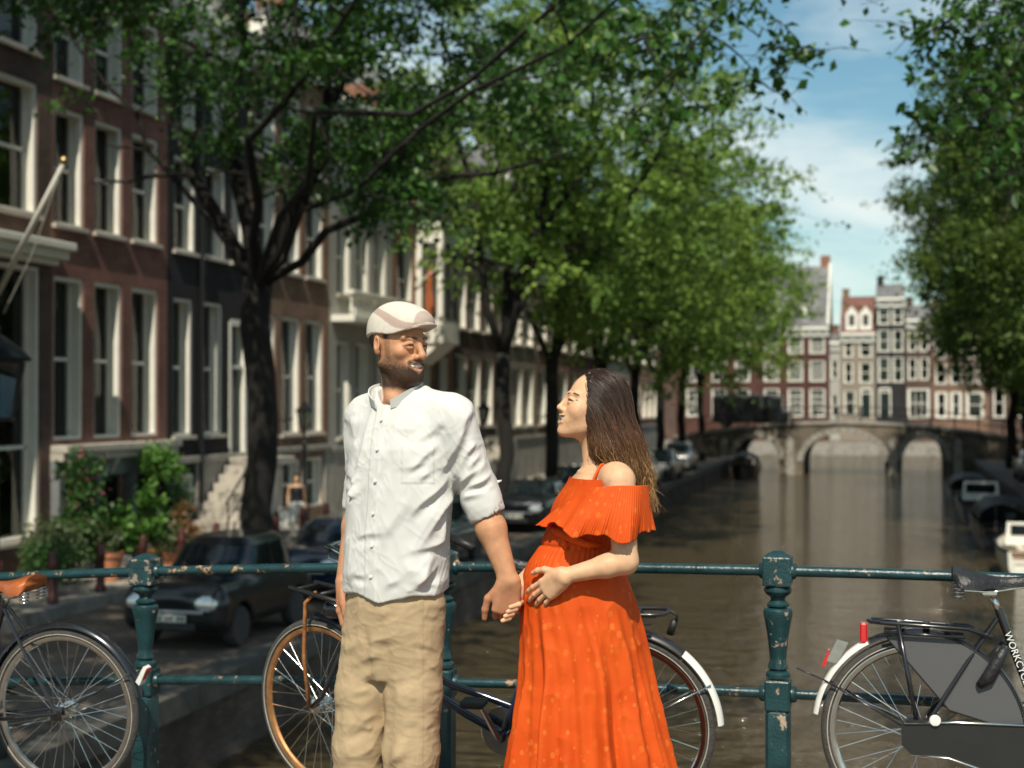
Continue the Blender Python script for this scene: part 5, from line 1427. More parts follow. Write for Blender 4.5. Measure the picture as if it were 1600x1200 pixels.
fold = .55 * np.cos(9 * wig + .6) + .35 * np.cos(15 * wig + 2.1 + .8 * np.sin(ZZ * 5)) + .30 * np.cos(23 * wig + 1.0)
sharp = np.sign(fold) * np.abs(fold) ** 1.25
dr = (.004 * wa + .036 * sk ** .95) * sharp
G3 = np.stack([np.cos(TT) * .2, np.sin(TT) * .2, ZZ * .55], -1).reshape(-1, 3)
dr += (.0025 * (1 - np.abs(vnoise(G3 * 28, 31)) * 2) + .0045 * vnoise(G3 * 10, 33)).reshape(ZZ.shape) * (.6 + .4 * wa)
# gathers at the high waist
gz = np.exp(-((ZZ - 1.10) / .05) ** 2); dr += .0022 * gz * np.cos(46 * TT + 2 * np.sin(ZZ * 30) + 2.2 * np.sin(5 * TT)); dr -= .006 * np.exp(-((ZZ - 1.118) / .006) ** 2)
VX = cx[:, None] + (rx[:, None] + dr) * np.cos(TT); VY = (ry[:, None] + dr) * np.sin(TT)
V = np.stack([VX, VY, ZZ], -1).reshape(-1, 3)
V[:, 2] += (sstep(.3, .06, ZZ) * .012 * np.cos(9 * TT)).reshape(-1)
i = np.arange(nz - 1)[:, None] * nt_; j = np.arange(nt_)[None, :]; j2 = (j + 1) % nt_
F = np.stack([i + j, i + j2, i + nt_ + j2, i + nt_ + j], -1).reshape(-1, 4)
dress = finish('dress', V, F, M['dress'], wom)
# pleated off-shoulder ruffle
nv, nt2 = 46, 900
th = np.linspace(0, 2 * np.pi, nt2, endpoint=False); v = np.linspace(0, 1, nv); VV, TT = np.meshgrid(v, th, indexing='ij')
fr = .5 - .5 * np.cos(TT)      # 1 at the front (-x)
near = np.clip(-np.sin(TT), 0, 1)
ztop = 1.305 + .012 * near - .018 * fr ** 3; zbot = 1.180 + .014 * np.sin(2 * TT + .5) - .012 * near + .010 * np.sin(7 * TT) + .004 * np.sin(17 * TT + 1)
e = VV ** 1.15
cx_ = .062 - .044 * e; rx_ = .122 + .050 * e; ry_ = .205 + .042 * np.sin(np.clip(VV, 0, 1) * np.pi / 2)
sq = 1 + .10 * np.sin(2 * TT) ** 2 * (np.cos(TT) > 0)     # fuller over the arms
pleat = (.0005 + .0005 * VV) * np.cos(120 * TT + 3 * np.sin(TT * 3) + 1.5 * np.sin(11 * TT)) + (.002 + .009 * VV ** 1.5) * np.cos(7 * TT + .8 + VV) + .006 * VV ** 2 * np.cos(13 * TT + 2) + .003 * VV ** 3 * np.cos(29 * TT + 1)
V = np.stack([cx_ + (rx_ + pleat) * np.cos(TT) * sq, (ry_ + pleat) * np.sin(TT) * sq, ztop + (zbot - ztop) * VV], -1)
V[..., 2] -= .0
Vi = V.copy(); Vi[..., 0] -= .0025 * np.cos(TT); Vi[..., 1] -= .0025 * np.sin(TT)
ring = np.concatenate([V, Vi[::-1]], 0); nr = 2 * nv
i = np.arange(nr)[:, None]; i2 = (i + 1) % nr; j = np.arange(nt2)[None, :]; j2 = (j + 1) % nt2
F = np.stack([i * nt2 + j, i2 * nt2 + j, i2 * nt2 + j2, i * nt2 + j2], -1).reshape(-1, 4)
finish('ruffle', ring.reshape(-1, 3), F, M['dress'], dress)
# shoulder straps
for pts in ([(.000, -.135, 1.300), (.010, -.125, 1.335), (.030, -.105, 1.372), (.062, -.092, 1.388), (.095, -.095, 1.365), (.115, -.11, 1.30)],
            [(-.055, .02, 1.290), (-.045, .03, 1.32), (-.012, .055, 1.362), (.03, .075, 1.388), (.07, .08, 1.36), (.09, .08, 1.30)]):
    mb = MB(); mb.tube(pts, .0045, 8); mb.build('strap', M['dress'], dress, True)
# knotted bow under the ruffle
mb = MB(); mb.tube([(-.115, -.06, 1.175), (-.10, -.10, 1.165), (-.06, -.137, 1.15), (-.02, -.150, 1.135), (.03, -.142, 1.128)], [.01, .014, .014, .012, .009], 10); mb.tube([(-.09, -.105, 1.16), (-.08, -.12, 1.135), (-.075, -.122, 1.115)], [.008, .011, .006], 8)
mb.build('sash', M['dress'], dress, True)

# hair: a mass on the skull and down the back, then many locks over it
M['hair'] = mk_attr('brown_to_blond_hair', rough=.34, spec=.55, nvar=.25, nscale=120)
def hair_col(z, n, blond=None):
    root = np.array((.034, .018, .012)); mid_ = np.array((.085, .038, .017)); tip = np.array((.58, .34, .13))
    t = sstep(1.46, 1.31, z + .035 * n) * (.25 if blond is None else blond); m2 = sstep(1.58, 1.45, z + .02 * n)
    c = root + (mid_ - root) * m2[:, None]; return c + (tip - c) * (t * (.75 + .25 * n))[:, None].clip(0, 1)
S = Sculpt(); S.frame(HR, HT, HS)
S.ell((0, .020, .040), (.086, .104, .093), .02)
S.ops.append((lambda P, a=HR, b=np.array(HT): (lambda q: (q[..., 1] + .050 - .25 * np.maximum(q[..., 2] - .06, 0) - .6 * np.maximum(.03 - q[..., 2], 0) * .55) * -1.0 + 0.0)((P - b) @ a / HS), np.array(HT), .01, .0, True))
S.ops[-1] = (lambda P, a=HR, b=np.array(HT): (lambda q: np.maximum(q[..., 1] + .052 + .0 * q[..., 2] - np.where(q[..., 2] < .07, .55 * (.07 - q[..., 2]), 0) * .62, q[..., 2] - .118))((P - b) @ a / HS), np.array(HT), .3, .01, True)
S.frame()
S.chain([(.055, -.01, 1.52), (.085, -.02, 1.43), (.118, -.03, 1.34), (.150, -.035, 1.265)], [.077, .072, .058, .026], .05)
S.chain([(.045, -.055, 1.50), (.062, -.078, 1.42), (.085, -.10, 1.36)], [.035, .03, .012], .03)
V, F = S.mesh('hair', (-.12, -.18, 1.18), (.22, .16, 1.70), .004)
V = relax(V, F, 2); N = mesh_normals(V, F)
ang = np.arctan2(V[:, 1] + .02, V[:, 0] - .04)
V = V + N * (.0035 * vnoise(np.stack([ang * 9, V[:, 2] * 3, ang * 0], 1), 4) + .0018 * vnoise(np.stack([ang * 30, V[:, 2] * 6, ang * 0], 1), 6))[:, None]
hair = finish('hair', V, F, M['hair'], wom, hair_col(V[:, 2], vnoise(V * 60, 8)))
rs = np.random.default_rng(17)
from mathutils.kdtree import KDTree
kd = KDTree(len(V))
for q, v_ in enumerate(V): kd.insert(v_, q)
kd.balance()
N = mesh_normals(V, F)
Ql = (V - np.array(HT)) @ HR / HS
seedable = np.nonzero((V[:, 2] > 1.36) & (V[:, 1] < .07))[0]
topw = np.nonzero((V[:, 2] > 1.57) & (V[:, 1] < .09))[0]
LV = []; LF = []; LCc = []; off = 0
for q in range(2300):
    i0 = int(rs.choice(topw if rs.random() < .62 else seedable)); p = V[i0].copy(); n = N[i0]
    lift = rs.uniform(.0005, .0045); pts = [p + n * lift]; free = False
    ln = rs.uniform(.16, .46); stp = .016; zend = rs.uniform(1.205, 1.33); k = 0
    sway = rs.normal(size=3) * .10
    while k < ln / stp:
        k += 1
        h = sstep(1.50, 1.64, np.array([p[2]]))[0]
        d = np.array([.32 + .75 * h, (-.55 if p[1] < .0 else .55) * h, -1 + .25 * h]) + sway * (1 - h)
        if p[2] < 1.42: d += np.array([.10, -.06 if p[1] < 0 else .03, 0])
        if not free:
            d -= n * (d @ n); d /= np.linalg.norm(d) + 1e-9
            p2 = p + d * stp; co, ix, ds = kd.find(p2)
            if p2[2] < 1.30 or (ds > .02): free = True
            else:
                p2 = np.array(V[ix]) * .65 + p2 * .35; n = N[ix]
        if free:
            d = d / np.linalg.norm(d); d[0] *= .75; p2 = p + d * stp
            if p2[2] < zend: break
        p = p2; pts.append(p + n * lift)
    if len(pts) < 5: continue
    pts = np.array(pts)
    for _ in range(2): pts[1:-1] = (pts[:-2] + 2 * pts[1:-1] + pts[2:]) / 4
    t = np.linspace(0, 1, len(pts)); amp = np.clip((1.50 - pts[:, 2]) / .2, 0, 1) * .012
    pts += (np.sin(pts[:, 2] * rs.uniform(38, 60) + rs.choice([0., .8, 2.4, 4.]) + rs.normal() * .3) * amp)[:, None] * (rs.normal(size=3) * np.array([1, .6, .2]))
    r = rs.uniform(.0006, .0013) * (1 - .8 * t ** 3) * np.minimum(1, .35 + t * 6)
    tg = np.gradient(pts, axis=0); tg /= np.linalg.norm(tg, axis=1)[:, None] + 1e-9
    sd = np.cross(tg, [.35, -.9, .2]); sd /= np.linalg.norm(sd, axis=1)[:, None] + 1e-9; bn_ = np.cross(tg, sd)
    ringv = np.stack([pts + (sd * math.cos(a_) + bn_ * math.sin(a_)) * r[:, None] for a_ in (0, 2.094, 4.189)], 1).reshape(-1, 3)
    kk_ = len(pts); i_ = np.arange(kk_ - 1)[:, None] * 3; j_ = np.arange(3)[None, :]; j2_ = (j_ + 1) % 3
    LF.append(np.stack([i_ + j_, i_ + j2_, i_ + 3 + j2_, i_ + 3 + j_], -1).reshape(-1, 4) + off); LV.append(ringv); off += len(ringv)
    LCc.append(hair_col(ringv[:, 2], np.full(len(ringv), rs.uniform(-1, 1)), float(rs.choice([0.08, .25, .6, 1.0], p=[.34, .2, .2, .26]))) * rs.uniform(.55, 1.7))
me = np_mesh('locks', np.concatenate(LV), np.concatenate(LF), np.concatenate(LCc), True)
link('locks', me, M['hair'], hair)
# ================================================================== railing of the near bridge
RY = 5.55
def rail_z(x): return 0.92 - 0.0095 * (x + 0.1) ** 2
M['rail_paint'] = mk('chipped_green_paint', (0.010, 0.040, 0.046), .30, var=.35, scale=14, bump=.15, bscale=90, patch=(.36, .22, .13), patch_scale=13, patch_at=(.585, .62), rvar=.12)
M['post_paint'] = mk('worn_green_paint', (0.010, 0.042, 0.048), .33, var=.3, scale=10, bump=.15, bscale=90, patch=(.36, .27, .20), patch_scale=16, patch_at=(.615, .635), rvar=.12)
M['block_paint'] = mk('scraped_green_paint', (0.012, 0.044, 0.050), .36, var=.3, scale=10, bump=.2, bscale=90, patch=(.27, .21, .16), patch_scale=20, patch_at=(.55, .57))
rail = empty('bridge_railing', (0, RY, deck_z(0)), 0, 'dark green iron railing with turned posts and chipped paint', 'railing')
BZ = -deck_z(0)
posts = [-3.13 + 1.35 * k for k in range(-3, 6)]
for x in posts:
    zr = rail_z(x) + BZ; zb = deck_z(x) + BZ
    mb = MB()
    mb.lathe([(r, z) for r, z in [(.046, zr - .405), (.046, zr - .392), (.040, zr - .386), (.030, zr - .380), (.038, zr - .371), (.037, zr - .362), (.031, zr - .345), (.031, zr - .33), (.040, zr - .25), (.050, zr - .19), (.0555, zr - .165), (.0545, zr - .150), (.047, zr - .142),
                                  (.030, zr - .139), (.042, zr - .133), (.043, zr - .126), (.034, zr - .119), (.027, zr - .112), (.029, zr - .10), (.046, zr - .088), (.053, zr - .076), (.052, zr - .066), (.044, zr - .058), (.044, zr - .05)]], 24, (x, 0, 0))
    mb.box(x - .046, x + .046, -.046, .046, zb, zr - .532, .012)
    po = mb.build('post', M['post_paint'], rail, 35)
    mb = MB(); b = .054; mb.box(x - b, x + b, -b, b, zr - .053, zr + .056, .004); mb.loft([[(x - b + .004, -b + .004, zr + .0565), (x + b - .004, -b + .004, zr + .0565), (x + b - .004, b - .004, zr + .0565), (x - b + .004, b - .004, zr + .0565)], [(x - .012, -.012, zr + .078), (x + .012, -.012, zr + .078), (x + .012, .012, zr + .078), (x - .012, .012, zr + .078)]])
    mb.build('cap_block', M['block_paint'], po)
    mb = MB(); b = .048; mb.box(x - b, x + b, -b, b, zr - .53, zr - .415, .006); mb.build('lower_block', M['post_paint'], po)
for x0, x1 in zip(posts[:-1], posts[1:]):
    for dz, nm, r in ((0, 'top_rail', .0205), (-.47, 'lower_rail', .019)):
        mb = MB(); mb.tube([(x, 0, rail_z(x) + BZ + dz) for x in np.linspace(x0 + .05, x1 - .05, 8)], r, 16, cap=False)
        for xe, s_ in ((x0 + .05, 1), (x1 - .05, -1)): mb.lathe([(.032, 0), (.032, .012 * s_), (.026, .02 * s_)], 16, (xe, 0, rail_z(xe) + BZ + dz), 'x')
        mb.build(nm, M['rail_paint'], rail, 40)

# ================================================================== bicycles
M['tyre'] = mk('dusty_tyre', (.055, .052, .05), .85, var=.25, scale=40, bump=.5, bscale=160)
M['sidewall'] = mk('pale_sidewall', (.42, .38, .30), .7, var=.2, scale=20)
M['black_enamel'] = mk('black_enamel', (.012, .012, .014), .22, var=.2, coat=.6)
M['old_black'] = mk('scuffed_black_enamel', (.016, .016, .020), .35, var=.3, coat=.3, patch=(.20, .09, .035), patch_scale=24, patch_at=(.64, .68))
M['navy'] = mk('dark_blue_enamel', (.010, .016, .035), .25, var=.2, coat=.5)
M['rust'] = mk('rusty_steel', (.36, .15, .045), .75, metal=.2, var=.5, scale=30, bump=.3)
M['rust_rim'] = mk('rust_stained_rim', (.45, .22, .09), .42, metal=.65, var=.4, scale=14)
M['rubber'] = mk('black_rubber', (.012, .012, .012), .5, var=.2, bump=.05, bscale=200)
M['leather'] = mk('tan_leather', (.36, .095, .022), .34, var=.22, scale=18, bump=.12, bscale=60, coat=.25)
M['black_leather'] = mk('black_vinyl', (.018, .018, .020), .42, var=.25, scale=20, bump=.4, bscale=50)
M['red_plastic'] = mk('red_lens', (.52, .01, .012), .15, var=.1, coat=.8)
M['white_guard'] = mk('white_mudguard_paint', (.72, .72, .68), .4, var=.06, scale=20, patch=(.38, .22, .12), patch_scale=14, patch_at=(.66, .72))
M['grey_guard'] = mk('grey_coat_guard', (.085, .085, .088), .42, var=.06, scale=300, bump=.05, bscale=400)
M['brass'] = mk('dull_brass', (.5, .36, .16), .35, metal=.9, var=.2)

_wm = {}
def wheel(parent, loc, rim, rz=0.0, RR=.345, spokes=36, phase=0.0):
    """a wheel whose plane is local xz"""
    key = (RR,)
    if key not in _wm:
        t = MB(); prof = []
        for k in range(14):
            a = 2 * math.pi * k / 14; prof.append((RR - .0185 + .0185 * math.cos(a), .0175 * math.sin(a)))
        n = 84; rings = []
        for i in range(n + 1):
            a = 2 * math.pi * i / n; rings.append([(r * math.cos(a), w_, r * math.sin(a)) for r, w_ in prof])
        t.loft(rings, cap=False); tm = t.mesh('tyre', True)
        s_ = MB(); s_.torus((0, -.0165, 0), RR - .024, .0022, 'y', 84, 6); s_.torus((0, .0165, 0), RR - .024, .0022, 'y', 84, 6); sm = s_.mesh('sidewall_line', True)
        r_ = MB(); rp = [(RR - .033, -.012), (RR - .036, -.0125), (RR - .050, -.009), (RR - .055, 0), (RR - .050, .009), (RR - .036, .0125), (RR - .033, .012), (RR - .042, 0)]
        rings = []
        for i in range(n + 1):
            a = 2 * math.pi * i / n; rings.append([(q * math.cos(a), w_, q * math.sin(a)) for q, w_ in rp])
        r_.loft(rings, cap=False); rm = r_.mesh('rim', 40)
        h_ = MB(); h_.lathe([(.008, -.065), (.008, -.045), (.030, -.038), (.030, -.033), (.018, -.028), (.018, .028), (.030, .033), (.030, .038), (.008, .045), (.008, .065)], 18, (0, 0, 0), 'y'); hm = h_.mesh('hub', 35)
        sp = []
        for v in range(4):
            m = MB(); ysd = -.034 if v % 2 == 0 else .034; a0 = R(62) * (1 if v < 2 else -1)
            m.tube([(.028 * math.cos(a0), ysd, .028 * math.sin(a0)), ((RR - .052), 0, 0)], .0013, 5); me = m.mesh('spoke'); me.materials.append(M['steel']); sp.append(me)
        tm.materials.append(M['tyre']); sm.materials.append(M['sidewall']); hm.materials.append(M['steel'])
        _wm[key] = (tm, sm, rm, hm, sp)
    tm, sm, rm, hm, sp = _wm[key]
    w = link('wheel', tm, None, parent, loc, rz)
    link('sidewall_line', sm, None, w); link('hub', hm, None, w)
    r2 = rm.copy(); link('rim', r2, rim, w)
    for i in range(spokes):
        o = link('spoke', sp[i % 4], None, w); o.rotation_euler = (0, -(2 * math.pi * i / spokes + phase), 0)
    return w

def guard_mesh(mb, R0, a0, a1, wd=.026, n=30, c=(0, 0, 0)):
    rings = []
    for i in range(n + 1):
        a = R(a0 + (a1 - a0) * i / n); ca, sa = math.cos(a), math.sin(a)
        pr = [(R0 - .016, -wd), (R0 - .003, -wd * .8), (R0 + .004, 0), (R0 - .003, wd * .8), (R0 - .016, wd), (R0 - .014, wd * .9), (R0 - .004, wd * .7), (R0 + .001, 0), (R0 - .004, -wd * .7), (R0 - .014, -wd * .9)]
        rings.append([(c[0] + r * ca, c[1] + y, c[2] + r * sa) for r, y in pr])
    mb.loft(rings)

def saddle(parent, c, mat, L=.27, springs=True, wd=.105):
    rings = []
    n = 14
    for i in range(n + 1):
        u = i / n; x = c[0] + L * .58 - u * L
        w_ = .020 + (wd - .02) * sstep(.35, .85, np.array([u]))[0]; w_ *= (1 if u < .93 else .82)
        top = c[2] + .012 * (1 - u) - .018 * math.sin(math.pi * min(1, u * 1.15)) + .028 * u ** 2
        dep = .035 + .035 * sstep(.4, .9, np.array([u]))[0]; dep *= (1 if 0 < i < n else .7)
        ring = []
        for k in range(14):
            a = math.pi * k / 13; yy = math.cos(a) * w_; zz_ = top - (1 - max(0.0, math.sin(a)) ** .6) * dep
            ring.append((x, c[1] + yy, zz_))
        ring += [(x, c[1] - w_ * .8, top - dep * .95), (x, c[1] + w_ * .8, top - dep * .95)]
        rings.append(ring)
    mb = MB(); mb.loft(rings); s = mb.build('saddle', mat, parent, 60)
    mb = MB()
    for sy in (-1, 1): mb.tube([(c[0] + L * .5, c[1] + sy * .015, c[2] - .035), (c[0], c[1] + sy * .028, c[2] - .06), (c[0] - L * .36, c[1] + sy * .05, c[2] - .055)], .0038, 6)
    mb.box(c[0] - .03, c[0] + .03, c[1] - .03, c[1] + .03, c[2] - .075, c[2] - .05, .006); mb.build('saddle_rails', M['steel'], s)
    if springs:
        for sy in (-1, 1):
            m = MB(); pts = [(c[0] - L * .36 + .019 * math.cos(t), c[1] + sy * .06 + .019 * math.sin(t), c[2] - .085 + .055 * t / (2 * math.pi * 4)) for t in np.linspace(0, 2 * math.pi * 4, 50)]
            m.tube(pts, .0036, 5); m.build('spring', M['steel'], s, True)
    return s

def bicycle(loc, rz, label, kind, steer=0.0, lean=0.0):
    root = empty('bicycle', loc, rz, label, 'bicycle', 'bicycles leaning on the bridge railing')
    root.rotation_euler = (lean, 0, rz)
    RH = .345; en = {'left': M['black_enamel'], 'middle': M['navy'], 'right': M['black_enamel']}[kind]
    BBp = (.46, 0, .29); fh = (1.24 if kind == 'middle' else 1.13, 0, RH); ST = (.275, 0, .80); SH = {'left': .83, 'middle': .90, 'right': .865}[kind]
    f = MB()
    f.tube([BBp, ST], .0150, 12); f.tube([(1.015, 0, .66), (.99, 0, .90)] if kind == 'middle' else [(.905, 0, .66), (.88, 0, .90)], .019, 12)
    if kind == 'middle':
        f.tube([(1.01, 0, .70), (.85, 0, .57), (.66, 0, .47), (.52, 0, .43), (.425, 0, .40)], .0145, 12); f.tube([(1.015, 0, .66), (.83, 0, .49), (.60, 0, .36), BBp], .0165, 12)
    elif kind == 'right':
        f.tube([(.905, 0, .67), BBp], .018, 12); f.tube([(.90, 0, .74), (.78, 0, .62), (.60, 0, .52), (.385, 0, .50)], .016, 12)
    else:
        f.tube([(.905, 0, .68), BBp], .016, 12); f.tube([(.885, 0, .86), (.29, 0, .78)], .015, 12)
    for sy in (-1, 1):
        f.tube([(0, sy * .066, RH), (.25, sy * .055, .305), (.43, sy * .03, .29)], .009, 8); f.tube([(0, sy * .066, RH), (.16, sy * .05, .60), (.272, sy * .016, .765)], .0078, 8)
        f.box(-.025, .03, sy * .066 - .004, sy * .066 + .004, RH - .03, RH + .03, .004)
    f.lathe([(.023, -.036), (.023, .036)], 16, BBp, 'y'); f.build('frame', en, root, 40)
    m = MB(); m.tube([(.279, 0, .78), (.255, 0, SH - .01)], .0125, 12); m.build('seat_post', M['steel'], root, True)
    saddle(root, (.245, 0, SH + .055), {'left': M['leather'], 'middle': M['black_leather'], 'right': M['black_leather']}[kind], .30 if kind != 'left' else .285, True, .115 if kind == 'right' else .10)
    wheel(root, (0, 0, RH), M['steel'], phase=.07)
    # rear mudguard
    m = MB(); guard_mesh(m, .372, -8 if kind != 'left' else 15, 118 if kind == 'right' else (128 if kind == 'middle' else 168), .028, 34, (0, 0, RH)); mg = m.build('rear_mudguard', en if kind != 'middle' else M['old_black'], root, 50)
    if kind != 'left':
        m = MB(); guard_mesh(m, .3735, 119 if kind == 'right' else 129, 172 if kind == 'right' else 176, .0285, 16, (0, 0, RH)); m.build('mudguard_tail', M['white_guard'], mg, 50)
    m = MB()
    for sy in (-1, 1): m.tube([(0, sy * .06, RH), (.375 * math.cos(R(152)), sy * .028, RH + .375 * math.sin(R(152)))], .0032, 6)
    if kind == 'right': m.tube([(.375 * math.cos(R(152)), -.028, RH + .375 * math.sin(R(152))), (-.43, -.035, RH + .215)], .0032, 6)
    m.build('mudguard_stay', M['steel'] if kind == 'middle' else en, mg, True)
    # crank, chain case
    cr = MB(); cr.lathe([(.095, -.050), (.098, -.047), (.095, -.044), (.07, -.046)], 32, BBp, 'y'); cr.lathe([(.012, -.075), (.012, .075)], 12, BBp, 'y')
    ang = R(-62) if kind == 'middle' else R(-15)
    for sy, s_ in ((-1, 1), (1, -1)):
        e = (BBp[0] - s_ * .17 * math.cos(ang) if kind == 'middle' else BBp[0] + s_ * .17 * math.cos(ang), sy * .078, BBp[2] + s_ * .17 * math.sin(ang)); cr.tube([(BBp[0], sy * .072, BBp[2]), e], [.013, .010], 8)
    crk = cr.build('crank', M['steel'], root, 40)
    for sy, s_ in ((-1, 1), (1, -1)):
        ex = BBp[0] - s_ * .17 * math.cos(ang) if kind == 'middle' else BBp[0] + s_ * .17 * math.cos(ang); ez = BBp[2] + s_ * .17 * math.sin(ang)
        m = MB(); y0, y1 = sorted((sy * .085, sy * .175)); m.box(ex - .045, ex + .045, y0, y1, ez - .012, ez + .012, .006); m.build('pedal', M['rubber'], crk)
    chain_pts = [(0, -.05, RH + .032), (.46, -.05, .385), (.53, -.05, .35), (.555, -.05, .29), (.53, -.05, .225), (.46, -.05, .195), (0, -.05, RH - .032), (-.035, -.05, RH), (0, -.05, RH + .032)]
    if kind == 'right':
        m = MB(); m.prism([(-.06, RH + .04), (-.04, RH + .06), (.1, RH + .055), (.46, .405), (.55, .38), (.585, .29), (.55, .20), (.46, .175), (.1, RH - .065), (-.03, RH - .06), (-.06, RH - .03)], -.085, -.042, 'y'); cg = m.build('chain_case', M['rubber'], root)
        m = MB(); m.tube([(-.05, -.087, RH + .045), (.12, -.087, RH + .058), (.46, -.087, .408)], .005, 6); m.tube([(.46, -.087, .172), (.1, -.087, RH - .068), (-.03, -.087, RH - .064)], .005, 6); m.build('chain_case_edge', M['steel'], cg, True)
    else:
        m = MB(); m.tube(chain_pts, .0045, 5); m.build('chain', M['rust'] if kind == 'middle' else M['steel'], root)
        if kind == 'left':
            m = MB(); m.prism([(.28, .41), (.46, .425), (.55, .40), (.60, .30), (.55, .36), (.46, .40), (.30, .39)], -.075, -.040, 'y'); m.build('chain_guard', en, root)
    # carrier
    if kind != 'left':
        z0 = .735 if kind == 'right' else .775; m = MB()
        pts = [(.25, -.035, .70), (.17, -.062, z0 - .005), (-.12, -.065, z0 + .005), (-.165, -.05, z0 + .006), (-.175, 0, z0 + .006), (-.165, .05, z0 + .006), (-.12, .065, z0 + .005), (.17, .062, z0 - .005), (.25, .035, .70)]
        m.tube(pts, .0075, 8)
        for xx in (-.06, .03, .11): m.box(xx - .012, xx + .012, -.062, .062, z0 - .006, z0 + .006)
        m.tube([(-.12, -.066, z0 - .028), (.16, -.064, z0 - .036)], .006, 8); m.tube([(-.12, .066, z0 - .028), (.16, .064, z0 - .036)], .006, 8)
        for sy in (-1, 1): m.tube([(-.07, sy * .066, z0), (-.035, sy * .068, RH + .2), (0, sy * .072, RH + .01)], .0082 if kind == 'right' else .007, 8)
        ca = m.build('carrier', M['black_enamel'] if kind == 'right' else M['old_black'], root, True)
        if kind == 'middle':
            m = MB(); m.tube([(-.17, -.02, z0 + .01), (-.205, -.022, z0 - .01), (-.20, -.024, z0 - .035)], .006, 6); m.tube([(-.195, -.03, z0 - .03), (-.175, -.034, z0 - .085)], .014, 8); m.build('strap_hook', M['rubber'], ca, True)
        else:
            m = MB(); m.box(-.205, -.178, -.028, .028, z0 - .075, z0 - .002, .006); m.build('rear_light', M['red_plastic'], root)
            m = MB(); m.prism([(-.325, RH + .245), (-.285, RH + .325), (-.245, RH + .315), (-.285, RH + .235)], -.02, .02, 'y'); rl = m.build('tail_lamp', M['steel'], root)
            m = MB(); m.prism([(-.342, RH + .225), (-.318, RH + .285), (-.312, RH + .285), (-.327, RH + .225)], -.021, .021, 'y'); m.build('lens', M['red_plastic'], rl)
    else:
        m = MB(); m.prism([(-.362, RH + .125), (-.395, RH + .195), (-.382, RH + .205), (-.345, RH + .14)], -.022, .022, 'y'); rl = m.build('rear_reflector', M['white_guard'], root)
        m = MB(); m.prism([(-.372, RH + .145), (-.398, RH + .192), (-.394, RH + .197), (-.366, RH + .149)], -.016, .016, 'y'); m.build('lens', M['red_plastic'], rl)
    if kind == 'right':
        pl = [(.362 * math.cos(R(a)), RH + .362 * math.sin(R(a))) for a in np.linspace(108, 4, 26)] + [(.34, RH + .03), (.105, RH + .095), (-.10, RH + .33)]
        for sy in (-1, 1):
            m = MB(); y0, y1 = sorted((sy * .044, sy * .0475)); m.prism(pl, y0, y1, 'y'); g = m.build('coat_guard', M['grey_guard'], root)
            m = MB(); m.tube([(x, sy * .046, z) for x, z in pl], .0035, 5, closed=True); m.build('edging', M['rubber'], g, True)
        m = MB(); m.torus((.235, 0, RH + .26), .001, .001, 'y', 4, 3); 
        m = MB(); m.tube([(.30, -.055, RH + .33), (.27, -.06, RH + .28), (.235, -.06, RH + .215), (.205, -.055, RH + .185)], [.016, .022, .024, .014], 10); m.tube([(.30, .055, RH + .33), (.27, .06, RH + .28), (.235, .06, RH + .215)], [.016, .022, .02], 10); m.build('ring_lock', M['black_leather'], root, True)
        m = MB(); m.lathe([(.0, -.098), (.018, -.097), (.02, -.094), (.02, -.088)], 16, (.055, 0, RH + .062), 'y'); m.build('key_disc', M['white_guard'], root)
        cu = bpy.data.curves.new('lettering', 'FONT'); cu.body = 'WORKCYCLES'; cu.size = .034; cu.extrude = .0006; cu.align_y = 'CENTER'
        to = bpy.data.objects.new('lettering', cu); COL.objects.link(to); bpy.context.view_layer.update()
        me = bpy.data.meshes.new_from_object(to.evaluated_get(bpy.context.evaluated_depsgraph_get())); bpy.data.objects.remove(to)
        to = link('lettering', me, M['white_guard'], root); dirv = Vector((BBp[0] - ST[0], 0, BBp[2] - ST[2])).normalized(); nrm = Vector((0, -1, 0)); up = nrm.cross(dirv)
        Mx = Matrix((dirv, up, nrm)).transposed().to_4x4(); Mx.translation = Vector((ST[0] + dirv.x * .085, -.0158, ST[2] + dirv.z * .085)); to.matrix_local = Mx
    # front end, turned about the steering axis
    fr = empty('front_fork', (.93, 0, 0), steer, parent=root)
    bpy.data.objects.remove(fr)
    m = MB(); OX = 1.04 if kind == 'middle' else .93
    for sy in (-1, 1): m.tube([(.0, sy * .03, .66), (.05, sy * .05, .56), (.14, sy * .055, .40), (fh[0] - OX, sy * .055, RH)], .010, 8)
    m.tube([(-.0, -.035, .665), (-.0, .035, .665)], .014, 8); m.tube([(-.012, 0, .64), (-.055, 0, .96)], .0125, 10)
    fk = m.build('fork', en if kind != 'middle' else M['old_black'], root, True, (OX, 0, 0), steer)
    wf = wheel(root, (OX + (fh[0] - OX) * math.cos(steer), (fh[0] - OX) * math.sin(steer), RH), M['steel'] if kind != 'middle' else M['rust_rim'], steer, phase=.03)
    m = MB(); guard_mesh(m, .370, 40 if kind != 'middle' else 88, 165, .026, 26, (fh[0] - OX, 0, RH)); m.build('front_mudguard', M['old_black'] if kind == 'middle' else en, root, 50, (OX, 0, 0), steer)
    hz = 1.02 if kind != 'middle' else .985
    hb = MB(); pts = []
    for s_ in (-1, 1):
        pp = [(-.055, 0, hz), (-.04, s_ * .10, hz + .045), (-.10, s_ * .25, hz + .05), (-.24, s_ * .285, hz + .03), (-.30, s_ * .285, hz + .015)]
        hb.tube(pp, .0112, 10)
    hb.tube([(-.05, 0, .94), (-.057, 0, hz + .01)], .0135, 10)
    h = hb.build('handlebar', M['steel'], root, True, (OX, 0, 0), steer)
